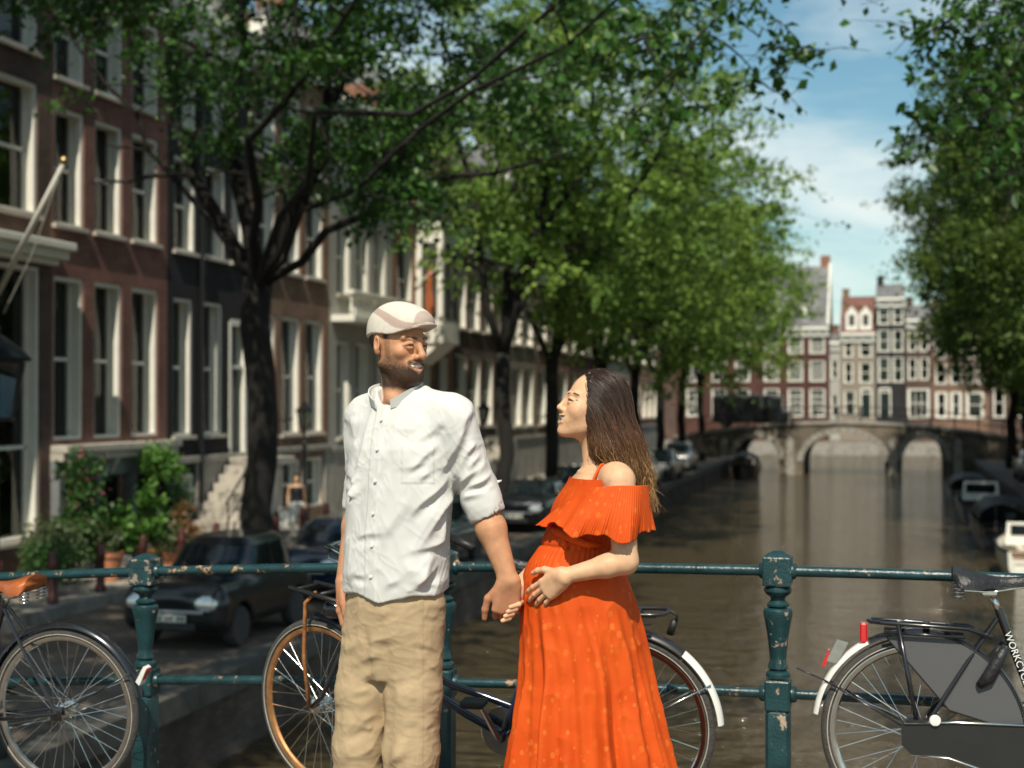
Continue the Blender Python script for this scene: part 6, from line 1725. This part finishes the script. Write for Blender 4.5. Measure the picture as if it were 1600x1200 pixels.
    for s_ in (-1, 1):
        m = MB(); m.tube([(-.245, s_ * .285, hz + .03), (-.36, s_ * .285, hz - .002)], .0165, 10); m.build('grip', M['rubber'], h, True)
        m = MB(); m.tube([(-.12, s_ * .262, hz + .045), (-.16, s_ * .30, hz + .02), (-.28, s_ * .315, hz + .0)], .005, 6); m.build('brake_lever', M['steel'], h, True)
    if kind == 'middle':
        # front lamp on a rusty stay, small black carrier
        m = MB(); m.tube([(fh[0] - OX, .07, RH), (fh[0] - OX + .02, .075, RH + .20), (fh[0] - OX + .01, .07, RH + .42), (fh[0] - OX - .04, .06, RH + .465)], .008, 8); st_ = m.build('lamp_stay', M['rust'], root, True, (OX, 0, 0), steer)
        m = MB(); m.lathe([(.0, -.055), (.022, -.05), (.036, -.03), (.042, .0), (.040, .016), (.035, .018), (.0, .012)], 20, (0, 0, 0), 'x'); lp = m.build('headlamp', M['black_enamel'], root, True, (OX + (fh[0] - OX - .02) * math.cos(steer) - .06, (fh[0] - OX - .02) * math.sin(steer) + .055, RH + .40), steer)
        m = MB(); m.tube([(.30, -.07, RH + .47), (.12, -.08, RH + .455), (-.03, -.08, RH + .44)], .010, 8); m.tube([(.30, .07, RH + .47), (.12, .08, RH + .455), (-.03, .08, RH + .44)], .010, 8)
        for xx in (.28, .12): m.tube([(xx, -.075, RH + .462), (xx, .075, RH + .462)], .009, 8)
        m.build('front_carrier', M['rubber'], root, True, (OX, 0, 0), steer)
    else:
        m = MB(); m.lathe([(.0, -.05), (.025, -.045), (.04, -.02), (.044, .012), (.0, .016)], 18, (.045, 0, .80), 'x'); m.build('headlamp', M['black_enamel'], root, True, (OX, 0, 0), steer)
    return root
bicycle((-3.37, 5.33, deck_z(-3.37)), math.pi, 'black bicycle with a brown leather saddle at the left edge', 'left', R(8), R(-3))
bicycle((-.98, 5.27, deck_z(-.98) - .01), math.pi + R(2), 'old dark blue bicycle standing behind the couple, front wheel rusty', 'middle', R(-25), R(-3))
bicycle((.085, 5.33, deck_z(.085)), 0.0, 'black bicycle with grey coat guard and white mudguard tail on the right', 'right', R(-6), R(-3))
# ================================================================== parked cars
M['car_black'] = mk('black_car_paint', (.008, .009, .011), .3, var=.1, coat=.5)
M['car_blue'] = mk('dark_blue_car_paint', (.012, .022, .045), .25, var=.1, coat=1.0)
M['car_grey'] = mk('grey_car_paint', (.12, .125, .13), .28, metal=.3, var=.1, coat=1.0)
M['car_silver'] = mk('silver_car_paint', (.42, .43, .44), .28, metal=.5, var=.08, coat=1.0)
M['car_red'] = mk('red_car_paint', (.25, .012, .010), .25, var=.1, coat=1.0)
M['car_glass'] = mk('car_glass', (.012, .016, .018), .04, var=.2, spec=.8)
M['lamp_glass'] = mk('lamp_glass', (.62, .62, .60), .06, metal=.55, var=.15)
M['plate'] = mk('yellow_plate', (.62, .45, .05), .5, var=.05)
M['white_plate'] = mk('pale_plate', (.60, .58, .50), .5, var=.05)
M['plate_ink'] = mk('plate_ink', (.02, .02, .02), .6)
M['trim'] = mk('black_plastic', (.02, .02, .021), .6)
def rbox(S, c, r, rad, k=.03, sub=False):
    c = np.array(c, float); r = np.array(r, float) - rad
    def fn(P):
        q = np.abs(P - c) - r
        return np.sqrt((np.maximum(q, 0) ** 2).sum(-1)) + np.minimum(q.max(-1), 0) - rad
    S.ops.append((fn, c, float(np.linalg.norm(r) + rad), k, sub))
def car_body(L=3.7, W=1.66, H=1.47, hood=.62, tail=.5, hz=.95, hb=False):
    """hatchback along +x (front), origin on the ground"""
    S = Sculpt(); h = L / 2
    rbox(S, (0, 0, .56), (h - .03, W / 2, .30), .18, .05); rbox(S, (.02, 0, .72), (h - .12, W / 2 - .03, .24), .16, .10)
    S.ell((h - .62, 0, .78), (.60, W / 2 - .10, .20), .12)
    # greenhouse
    f0 = h - hood - .25
    tab = [(.80, -.18, 0, h - .42, W / 2 - .06), (hz, -.22, 0, h - .62, W / 2 - .10), (1.18, -.30, 0, h - .86, W / 2 - .17), (H - .12, -.36, 0, h - 1.02, W / 2 - .23), (H - .01, -.38, 0, h - 1.22, W / 2 - .36)]
    if hb: tab = [(.80, -.20, 0, h - .30, W / 2 - .06), (hz, -.26, 0, h - .44, W / 2 - .09), (1.2, -.36, 0, h - .64, W / 2 - .15), (H - .12, -.42, 0, h - .80, W / 2 - .21), (H - .01, -.44, 0, h - 1.0, W / 2 - .34)]
    S.loft(tab, .06, 0, 3.2)
    for x in (h - .70, -h + .66):
        for s_ in (-1, 1): S.cone((x, s_ * (W / 2 - .22), .31), (x, s_ * (W / 2 + .1), .31), .345, None, .02, True)
    rbox(S, (0, 0, .10), (h + .2, W, .12), .02, .02, True)
    V, F = S.mesh('car', (-h - .1, -W / 2 - .1, .1), (h + .1, W / 2 + .1, H + .1), .03)
    V = relax(V, F, 2); return V, F
def sub_faces(V, F, m, off):
    f = F[m]; ids, inv = np.unique(f, return_inverse=True); N = mesh_normals(V, F)
    return V[ids] + N[ids] * off, inv.reshape(f.shape)
def make_car(name, L, W, H, hz, paint, hb=False):
    V, F = car_body(L, W, H, hz=hz, hb=hb); N = mesh_normals(V, F); c = V[F].mean(1); fn = N[F].mean(1); h = L / 2
    root = empty(name, (0, 0, 0), 0, 'car', 'car', 'cars parked along the quay')
    link('body', np_mesh('body', V, F, None, True), M[paint], root)
    band = (c[:, 2] > hz + .05) & (c[:, 2] < H - .13)
    for nm, m in (('windscreen', band & (fn[:, 0] > .45) & (np.abs(c[:, 1]) < W / 2 - .22)), ('rear_window', band & (fn[:, 0] < -.5) & (np.abs(c[:, 1]) < W / 2 - .24)),
                  ('side_window', band & (fn[:, 1] < -.6) & (np.abs(c[:, 0] + .32) > .05) & (c[:, 0] < h - 1.0)), ('side_window', band & (fn[:, 1] > .6) & (np.abs(c[:, 0] + .32) > .05) & (c[:, 0] < h - 1.0))):
        if m.sum() > 3: v, f = sub_faces(V, F, m, .006); link(nm, np_mesh(nm, v, f, None, True), M['car_glass'], root)
    for s_ in (-1, 1):
        m = (c[:, 0] > h - .42) & ((((c[:, 1] - s_ * (W / 2 - .27)) / .17) ** 2 + ((c[:, 2] - .70) / .105) ** 2) < 1) & (fn[:, 0] > .1)
        if m.sum() > 2: v, f = sub_faces(V, F, m, .008); link('headlight', np_mesh('headlight', v, f, None, True), M['lamp_glass'], root)
        m = (c[:, 0] < -h + .3) & (np.abs(c[:, 1] - s_ * (W / 2 - .2)) < .12) & (np.abs(c[:, 2] - .80) < .13) & (fn[:, 0] < -.1)
        if m.sum() > 2: v, f = sub_faces(V, F, m, .008); link('tail_light', np_mesh('tail_light', v, f, None, True), M['red_plastic'], root)
        mb = MB(); S2 = Sculpt(); S2.ell((h - 1.28, s_ * (W / 2 + .09), hz + .10), (.055, .11, .075), .01); v, f = S2.mesh('m', (h - 1.5, s_ * (W / 2 + .09) - .16, hz - .05), (h - 1.1, s_ * (W / 2 + .09) + .16, hz + .25), .025); link('mirror', np_mesh('mirror', v, f, None, True), M[paint], root)
    mb = MB(); mb.box(h - .055, h + .012, -.40, .40, .30, .42, .02); mb.build('grille', M['trim'], root)
    mb = MB(); mb.box(h - .01, h + .02, -.52, .52, .555, .60, .01); mb.build('bumper_strip', M['car_silver'], root)
    mb = MB(); mb.box(h + .0, h + .030, -.26, .26, .43, .54, .004); pl = mb.build('number_plate', M['white_plate'], root)
    for k in range(8):
        if k in (2, 5): continue
        mb = MB(); y = -.21 + k * .06; mb.box(h + .0305, h + .033, y - .017, y + .017, .455, .515); mb.build('character', M['plate_ink'], pl)
    for x in (h - .70, -h + .66):
        for s_ in (-1, 1):
            mb = MB(); mb.lathe([(.18, -.09), (.275, -.09), (.30, -.06), (.30, .06), (.275, .09), (.18, .09)], 26, (x, s_ * (W / 2 - .11), .30), 'y'); w = mb.build('wheel', M['tyre'], root, 40)
            mb = MB(); yy = s_ * (W / 2 - .11); mb.lathe([(.03, s_ * .075), (.17, s_ * .065), (.185, s_ * .085), (.175, s_ * .088)], 26, (x, yy, .30), 'y'); mb.build('rim', M['car_silver'], w, 40)
    return root
def repaint(root, paint):
    for ch in root.children:
        if ch.name.startswith(('body', 'mirror')):
            ch.material_slots[0].link = 'OBJECT'; ch.material_slots[0].material = M[paint]
hatch = make_car('parked_car', 3.4, 1.64, 1.54, .98, 'car_black', True)
saloon = make_car('parked_car', 4.25, 1.74, 1.42, .92, 'car_blue')
used = {hatch: False, saloon: False}
def park(proto, x, y, rz, paint, label, group='cars parked along the quay'):
    o = proto if not used[proto] else copy_tree(proto); used[proto] = True
    o.location = (x, y, STREET + .003); o.rotation_euler = (0, 0, rz); o['label'] = label; o['group'] = group; repaint(o, paint); return o
D = -math.pi / 2
park(hatch, -10.1, 20.3, D, 'car_black', 'small black car facing us behind the left railing post')
park(saloon, -10.25, 25.6, D, 'car_blue', 'dark blue car parked behind the small black one')
park(saloon, -10.0, 39.6, D, 'car_black', 'black car seen in the gap between the man and the woman')
park(hatch, -10.0, 45.2, D, 'car_blue', 'dark blue car parked next beyond the black car in the gap')
park(saloon, -10.2, 52.5, D, 'car_grey', 'grey car right behind the woman\'s hair')
park(hatch, -10.3, 58.5, D, 'car_silver', 'silver car along the left quay right of the woman')
park(saloon, -10.4, 65, D, 'car_black', 'black car further along the left quay right of the woman')
park(hatch, -10.7, 73, D, 'car_silver', 'farthest silver car on the left quay')
park(hatch, -9.9, 30.0, D, 'car_grey', 'grey car hidden behind the man')
for (y, pt, lb) in ((46, 'car_black', 'nearest black car on the right quay'), (53, 'car_blue', 'dark blue car on the right quay'), (60, 'car_black', 'black car between trunks on the right quay'), (69, 'car_grey', 'grey car on the right quay before the bridge')):
    park(saloon, QR + 1.5, y, D, pt, lb, 'cars parked on the right quay')
# black van standing at the left end of the far bridge
S = Sculpt(); rbox(S, (0, 0, 1.25), (2.3, .95, .95), .22, .05); rbox(S, (2.0, 0, .75), (.75, .93, .42), .2, .25); rbox(S, (0, 0, .12), (4, 2, .2), .02, .02, True)
V, F = S.mesh('van', (-2.5, -1.1, .1), (2.9, 1.1, 2.4), .05); V = relax(V, F, 1)
van = empty('parked_van', (-9.4, 96.3, fb_top(-9.4) + .01), 0, 'black van at the left end of the far bridge', 'van')
link('body', np_mesh('body', V, F, None, True), M['car_black'], van)
mb = MB(); mb.box(.9, 1.75, -.957, -.953, 1.35, 1.95); mb.build('side_window', M['car_glass'], van)
for x in (-1.45, 1.75):
    for s_ in (-1, 1): mb = MB(); mb.lathe([(.0, -.1), (.30, -.1), (.33, -.05), (.33, .05), (.30, .1), (.0, .1)], 20, (x, s_ * .86, .33), 'y'); mb.build('wheel', M['tyre'], van, 40)

# ================================================================== boats
def boat(loc, rz, L, W, hullm, label, H=.75, cabin=None, canopy=None, inside='stone_light'):
    root = empty('moored_boat', (loc[0], loc[1], WATER), rz, label, 'boat', 'boats moored along the canal')
    n = 16; rings = []; rin = []
    for i in range(n + 1):
        u = i / n; x = -L / 2 + u * L
        w = W / 2 * (1 - max(0, (u - .45) / .55) ** 2.3) * (.86 + .14 * min(1, u / .25)); w = max(w, .03); sh = H * (1 + .35 * max(0, u - .4) ** 2 * 2); dp = .35 * (1 - max(0, u - .7) * 2.2)
        rings.append([(x, -w, sh), (x, -w * .98, sh * .55), (x, -w * .82, .05), (x, -w * .3, -dp), (x, w * .3, -dp), (x, w * .82, .05), (x, w * .98, sh * .55), (x, w, sh), (x, w - .07 if w > .1 else w * .6, sh), (x, max(.02, w - .14) * .9, sh * .45), (x, -max(.02, w - .14) * .9, sh * .45), (x, -(w - .07 if w > .1 else w * .6), sh)])
    mb = MB(); mb.loft(rings); mb.build('hull', M[hullm], root, 50)
    mb = MB()
    for s_ in (0, 7): mb.tube([r_[s_] for r_ in rings], .045, 8)
    mb.build('gunwale', M['rubber'], root, True)
    for x in (-L * .25, L * .08):
        mb = MB(); mb.box(x - .18, x + .18, -W / 2 + .16, W / 2 - .16, H * .62, H * .68, .01); mb.build('bench', M['bench_wood'], root)
    if cabin:
        mb = MB(); mb.loft([[(L * .05, -W * .36, H * .9), (L * .33, -W * .26, H), (L * .33, W * .26, H), (L * .05, W * .36, H * .9)], [(L * .05, -W * .33, H + cabin), (L * .25, -W * .22, H + cabin * .8), (L * .25, W * .22, H + cabin * .8), (L * .05, W * .33, H + cabin)]]); mb.build('cabin', M['white'], root)
        mb = MB(); mb.box(L * .045, L * .048, -W * .28, W * .28, H + cabin * .35, H + cabin * .85); mb.build('cabin_window', M['car_glass'], root)
    if canopy:
        mb = MB(); rr = []
        for i in range(9):
            x = -L * .38 + L * .6 * i / 8; rr.append([(x, W * .42 * math.cos(a), H + .05 + canopy * (math.sin(a) ** .7 if math.sin(a) > 0 else 0) * (1 - .25 * abs(i - 4) / 4)) for a in np.linspace(0, math.pi, 12)])
        mb.loft(rr, closed=False, cap=False); mb.build('tarpaulin', M['tarp'], root, True)
    mb = MB(); mb.lathe([(.05, -.3), (.11, -.26), (.11, .26), (.05, .3)], 12, (-L * .2, -W / 2 - .1, H * .6)); mb.build('fender', M['white'], root, True)
    mb = MB(); mb.box(-L / 2 - .22, -L / 2 + .02, -.16, .16, H * .45, H + .35, .05); mb.build('outboard_motor', M['trim'], root)
    return root
M['bench_wood'] = mk('varnished_wood', (.22, .10, .045), .4, var=.3, scale=4, stretch=(8, 1, 1), coat=.3)
M['tarp'] = mk('dark_tarpaulin', (.02, .024, .03), .6, var=.2, bump=.3, bscale=8)
M['hull_dark'] = mk('black_hull', (.015, .016, .02), .35, var=.3, scale=3, coat=.2)
M['hull_blue'] = mk('dark_blue_hull', (.012, .022, .05), .35, var=.3, coat=.2)
U = math.pi / 2
boat((3.65, 41.2), U, 5.2, 1.9, 'white', 'white boat at the right edge with a wooden bench', .85, cabin=.55)
boat((3.5, 50.0), U, 6.5, 2.1, 'hull_dark', 'black boat under a dark tarpaulin on the right, behind the white boat', .9, canopy=.7)
boat((3.4, 60.0), U, 7.0, 2.0, 'hull_blue', 'dark blue open boat on the right with a raised pale cabin', .8, cabin=.7)
boat((3.4, 70.5), U, 6.0, 2.0, 'hull_dark', 'farthest black boat moored on the right', .75, canopy=.6)
boat((-8.75, 88.0), -U, 5.0, 1.7, 'hull_dark', 'dark boat lying by the left arch of the far bridge', .8, canopy=.8)

# ================================================================== bollards, lamps, flag pole
M['bollard'] = mk('red_brown_paint', (.075, .018, .014), .5, var=.25, patch=(.03, .02, .018), patch_scale=6)
bm = MB(); bm.lathe([(.10, 0), (.10, .12), (.078, .15), (.072, .60), (.088, .63), (.088, .70), (.07, .74), (.075, .82), (.05, .88), (.0, .90)], 16, (0, 0, 0)); bme = bm.mesh('bollard', 40); bme.materials.append(M['bollard'])
words = ['first', 'second', 'third', 'fourth', 'fifth', 'sixth', 'seventh', 'eighth', 'ninth', 'tenth', 'eleventh', 'twelfth']
for i in range(12):
    o = bpy.data.objects.new('bollard', bme); COL.objects.link(o); o.location = (-13.7, 19.7 + 1.5 * i, STREET + .2)
    tag(o, f'{words[i]} red-brown bollard from the left along the pavement edge', 'bollard', 'bollards along the pavement')
def street_lamp(loc, label, zl, sc=1.0):
    root = empty('street_lamp', loc, 0, label, 'lamp')
    mb = MB(); mb.lathe([(.16, 0), (.16, .25), (.11, .35), (.09, .9), (.11, .95), (.06, 1.05), (.05, zl - .5), (.075, zl - .45), (.045, zl - .38), (.04, zl)], 14); mb.build('post', M['iron'], root, 40)
    mb = MB(); r0, r1 = .17 * sc, .27 * sc; h = .5 * sc
    for k in range(6):
        a, b = math.pi * k / 3, math.pi * (k + 1) / 3; mb.tube([(r0 * math.cos(a), r0 * math.sin(a), zl), (r1 * math.cos(a), r1 * math.sin(a), zl + h)], .016 * sc, 5)
        mb.tube([(r1 * math.cos(a), r1 * math.sin(a), zl + h), (r1 * math.cos(b), r1 * math.sin(b), zl + h)], .02 * sc, 5); mb.tube([(r0 * math.cos(a), r0 * math.sin(a), zl), (r0 * math.cos(b), r0 * math.sin(b), zl)], .016 * sc, 5)
    mb.lathe([(r0, zl - .03), (r0, zl + .01)], 6); ln = mb.build('lantern', M['iron'], root)
    for k in range(6):
        a, b = math.pi * k / 3, math.pi * (k + 1) / 3; mb = MB(); q = .97
        mb.quad((r0 * q * math.cos(a), r0 * q * math.sin(a), zl), (r0 * q * math.cos(b), r0 * q * math.sin(b), zl), (r1 * q * math.cos(b), r1 * q * math.sin(b), zl + h), (r1 * q * math.cos(a), r1 * q * math.sin(a), zl + h)); mb.build('pane', M['glass'], ln)
    mb = MB(); mb.lathe([(r1 * 1.12, zl + h), (r1 * 1.15, zl + h + .03), (r1 * .75, zl + h + .13 * sc), (r1 * .4, zl + h + .20 * sc), (.05, zl + h + .24 * sc), (.06, zl + h + .30 * sc), (.0, zl + h + .34 * sc)], 12); mb.build('lantern_roof', M['iron'], ln, 40)
    return root
street_lamp((-8.75, 12.5, STREET), 'black street lantern cut off by the left edge', 3.45, 1.15)
street_lamp((-15.2, 35.3, STREET + .2), 'slim street lantern on the pavement left of the man', 2.75, .8)
street_lamp((-13.75, 47.5, STREET + .2), 'slim street lantern on the pavement seen between the couple', 2.75, .8)
fp = empty('flag_pole', (-15.98, 22.9, 3.55), 0, 'white flag pole slanting out from the leftmost house', 'flag pole')
mb = MB(); mb.tube([(0, 0, 0), (2.7, -2.07, 1.97)], [.055, .042], 10); mb.build('pole', M['white'], fp, True)
mb = MB(); mb.lathe([(.0, 0), (.06, .03), (.07, .08), (.04, .13), (.0, .14)], 12, (2.7, -2.07, 1.95)); mb.build('finial', M['brass'], fp, True)
mb = MB(); mb.box(.0, .05, -.1, .1, -.15, .15, .01); mb.build('bracket', M['iron'], fp)
mb = MB(); mb.tube([(2.6, -2.0, 1.88), (1.4, -1.0, .62), (.1, .05, -.35)], .010, 5); mb.build('rope', M['white'], fp)
# orange pennant on a house further along
fp = empty('hanging_flag', (-15.95, 46.6, 5.6), 0, 'orange flag hanging from a pole beside the man\'s cap', 'flag')
mb = MB(); mb.tube([(0, 0, 0), (1.3, 0, .9)], .03, 8); mb.build('pole', M['white'], fp)
M['orange_cloth'] = mk('orange_cloth', (.34, .10, .03), .8, var=.15)
V = []; 
for i in range(13):
    for j in range(9): V.append((.35 + .1 * j * .35 + .03 * math.sin(i * .9), .08 * math.sin(j * 1.4 + i * .25), .24 + .62 * j / 9 - i * .17))
F = [(i * 9 + j, i * 9 + j + 1, i * 9 + j + 10, i * 9 + j + 9) for i in range(12) for j in range(8)]
link('cloth', np_mesh('cloth', np.array(V), np.array(F), None, True), M['orange_cloth'], fp)

# ================================================================== plants in front of the red-brown house
M['terracotta'] = mk('terracotta', (.42, .17, .085), .8, var=.25, scale=6)
M['pot_grey'] = mk('grey_pot', (.35, .34, .33), .7, var=.2)
M['leaf_plant'] = mk_attr('leaf_plant', rough=.45, spec=.4, transl=.35)
M['flower'] = mk_attr('petal', rough=.7, transl=.3)
def plant(loc, h, r, label, pot='terracotta', ph=.35, pr=.2, cols=((.04, .12, .02), (.12, .26, .05)), n=900, leaf=.10, stem=0.0, flowers=None, seed=0, name='potted_plant'):
    rs = np.random.default_rng(seed + 100); root = empty(name, loc, 0, label, 'plant', 'plants in front of the house')
    mb = MB(); mb.lathe([(pr * .7, 0), (pr * .95, ph * .82), (pr * 1.08, ph * .83), (pr * 1.08, ph), (pr * .92, ph), (pr * .9, ph * .9), (0, ph * .88)], 18); mb.build('pot', M[pot], root, 40)
    k = max(4, n // 60); cl = []; mb = MB()
    for _ in range(k):
        a = rs.uniform(0, 6.28); rr = r * rs.random() ** .6; z = ph + stem + (h - stem) * rs.uniform(.1, 1) * (1 - .25 * rr / r); p = np.array([rr * math.cos(a), rr * math.sin(a), z]); cl.append(p)
        mb.tube([(0, 0, ph * .85), (p[0] * .25, p[1] * .25, ph + stem + (z - ph - stem) * .5), tuple(p)], [.014, .01, .005], 5)
    mb.build('stems', M['bark'], root)
    C = np.concatenate([p + rs.normal(size=(60, 3)) * np.array([r, r, r]) * .28 for p in cl]); C[:, 2] = np.maximum(C[:, 2], ph * .9)
    cc = np.array(cols[0]) + (np.array(cols[1]) - np.array(cols[0])) * rs.random((len(C), 1)); link('leaves', leaf_mesh('leaves', C, leaf, cc, rs, .1), M['leaf_plant'], root)
    if flowers:
        C = np.concatenate([p + rs.normal(size=(6, 3)) * r * .3 for p in cl]); link('flowers', leaf_mesh('flowers', C, .07, np.tile(np.array(flowers), (len(C), 1)), rs), M['flower'], root)['kind'] = 'stuff'
    return root
PZ = STREET + .208
G2 = ((.03, .09, .02), (.09, .19, .05)); G3_ = ((.06, .16, .03), (.16, .32, .06)); G4 = ((.05, .08, .03), (.14, .18, .08))
plant((-14.9, 23.0, PZ), .85, .45, 'feathery grey-green shrub at the foot of the leftmost house', 'pot_grey', .3, .25, G4, 1500, .09, seed=1)
plant((-15.3, 24.45, PZ), .9, .4, 'leafy shrub beside the steps of the leftmost house', 'pot_grey', .3, .22, G2, 1300, .09, seed=2)
plant((-15.45, 24.9, PZ), 2.3, .42, 'tall climbing shrub with pink flowers on the red-brown house', 'pot_grey', .35, .22, G2, 2200, .09, 0.2, (.45, .10, .14), 3)
plant((-14.4, 24.2, PZ), .45, .22, 'small plant in a large terracotta pot behind the bollards', 'terracotta', .55, .24, G4, 200, .12, 0, None, 4)
plant((-15.2, 25.9, PZ), .95, .42, 'broad-leaved bright green plant between the basement pillars', 'pot_grey', .3, .2, G3_, 1200, .15, 0, None, 5)
plant((-15.0, 26.6, PZ), 1.35, .32, 'upright leafy plant in front of the middle basement window', 'terracotta', .35, .2, G3_, 1000, .12, .1, None, 6)
plant((-15.3, 27.75, PZ), 2.15, .40, 'small standard tree with a round crown by the basement pillars', 'terracotta', .35, .2, G3_, 1300, .10, 1.35, None, 7)
plant((-14.8, 28.0, PZ), .75, .34, 'red-leaved plant in a grey-banded pot near the stoop', 'pot_grey', .4, .2, ((.10, .10, .03), (.26, .12, .06)), 700, .10, 0, (.4, .08, .06), 8)
plant((-15.5, 28.35, PZ), 1.3, .42, 'feathery bright shrub left of the stoop', 'terracotta', .4, .24, ((.07, .16, .05), (.18, .30, .11)), 1800, .08, .35, None, 9)
plant((-14.3, 22.0, PZ), .6, .4, 'low green bush beside the first bollards', 'pot_grey', .25, .22, G2, 1300, .09, 0, None, 10)
plant((-14.6, 26.9, PZ), .5, .35, 'low flowering plant at the kerb before the basement', 'terracotta', .3, .2, G4, 500, .10, 0, (.5, .42, .3), 11)
# wooden bench by the basement
bn = empty('garden_bench', (-15.1, 27.2, PZ), 0, 'weathered wooden bench among the pot plants', 'bench')
M['grey_wood'] = mk('weathered_wood', (.20, .17, .14), .85, var=.3, scale=5, stretch=(1, 6, 1))
for k in range(3): mb = MB(); mb.box(-.2 + k * .14, -.08 + k * .14, -.6, .6, .42, .45, .005); mb.build('seat_slat', M['grey_wood'], bn)
for k in range(3): mb = MB(); mb.box(-.24, -.215, -.6, .6, .55 + k * .12, .64 + k * .12, .005); mb.build('back_slat', M['grey_wood'], bn)
for y in (-.55, .55):
    for x in (-.2, .2): mb = MB(); mb.box(x - .03, x + .03, y - .03, y + .03, 0, .419 if x > 0 else .9, .004); mb.build('leg', M['grey_wood'], bn)

# ================================================================== woman walking on the far pavement
pw_ = empty('person', (-14.25, 32.6, PZ), R(20), 'woman in a black top and white trousers carrying a white bag', 'person')
S = Sculpt(); S.frame(rotz(0), (0, 0, 1.50), .95)
S.ell((0, .012, .036), (.075, .096, .086), .02); S.ell((0, -.026, -.032), (.058, .066, .086), .035); S.ell((0, -.112, -.028), (.01, .012, .014), .01); S.frame()
S.cone((0, .01, 1.45), (0, .01, 1.33), .05, .055, .03)
S.loft([(.82, 0, 0, .155, .105), (.92, 0, 0, .16, .11), (1.05, 0, 0, .125, .09), (1.22, 0, 0, .145, .10), (1.30, 0, 0, .15, .08), (1.36, 0, 0, .08, .06)], .04)
for s_, e, w in ((-1, (-.205, .03, 1.06), (-.21, -.06, .84)), (1, (.205, .06, 1.06), (.215, .04, .82))):
    S.cone((s_ * .165, 0, 1.31), e, .048, .040, .03); S.cone(e, w, .040, .028, .02)
    S.cone(w, (w[0], w[1] - .01, w[2] - .08), .03, .028, .02)
    for f_ in range(4): S.cone((w[0], w[1] - .03 + f_ * .018, w[2] - .08), (w[0] + .005, w[1] - .035 + f_ * .018, w[2] - .155), .010, .008, .004)
    S.cone((w[0], w[1] - .03, w[2] - .03), (w[0], w[1] - .065, w[2] - .085), .012, .009, .008)
S.chain([(-.08, 0, .85), (-.085, -.10, .48), (-.085, -.02, .08)], [.095, .065, .05], .03); S.chain([(.08, 0, .85), (.085, .06, .48), (.085, .22, .10)], [.095, .065, .05], .03)
S.cone((-.085, .0, .05), (-.085, -.16, .03), .04, .032, .02); S.cone((.085, .24, .07), (.085, .12, .03), .04, .032, .02)
V, F = S.mesh('body', (-.4, -.3, -.02), (.4, .4, 1.72), .012); V = relax(V, F, 1)
C = np.tile(np.array(SKIN_W) * .85, (len(V), 1)); z = V[:, 2]
arm = np.abs(V[:, 0]) > .158
C = blend(C, (.012, .012, .016), ((z > .93) & (z < 1.30) & ~arm).astype(float)); C = blend(C, (.72, .70, .64), ((z < .94) & (z > .1) & (np.abs(V[:, 0]) < .19)).astype(float)); C = blend(C, (.1, .07, .05), (z < .09).astype(float))
link('body', np_mesh('body', V, F, C, True), M['skin'], pw_)
S = Sculpt(); S.ell((0, .02, 1.555), (.085, .10, .095), .02); S.cone((0, .07, 1.52), (0, .09, 1.36), .07, .05, .05); S.ell((0, -.11, 1.52), (.06, .05, .09), .01, sub=True)
V, F = S.mesh('hair', (-.12, -.1, 1.28), (.12, .18, 1.68), .012); link('hair', np_mesh('hair', V, F, np.tile(np.array((.05, .03, .02)), (len(V), 1)), True), M['hair'], pw_)
bg_ = empty('carrier_bag', (-14.25 - .30, 32.6 - .20, PZ + .30), R(20), 'large white bag hanging from the walking woman\'s hand', 'bag')
S = Sculpt(); rbox(S, (0, 0, .20), (.19, .07, .20), .04, .01); V, F = S.mesh('bag', (-.25, -.15, -.02), (.25, .15, .44), .02); N = mesh_normals(V, F); V += N * (.012 * vnoise(V * 14, 3))[:, None]
link('pouch', np_mesh('pouch', V, F, None, True), M['white'], bg_)
mb = MB(); mb.tube([(-.08, 0, .38), (-.05, 0, .50), (.05, 0, .50), (.08, 0, .38)], .012, 6); mb.build('handle', M['white'], bg_, True)
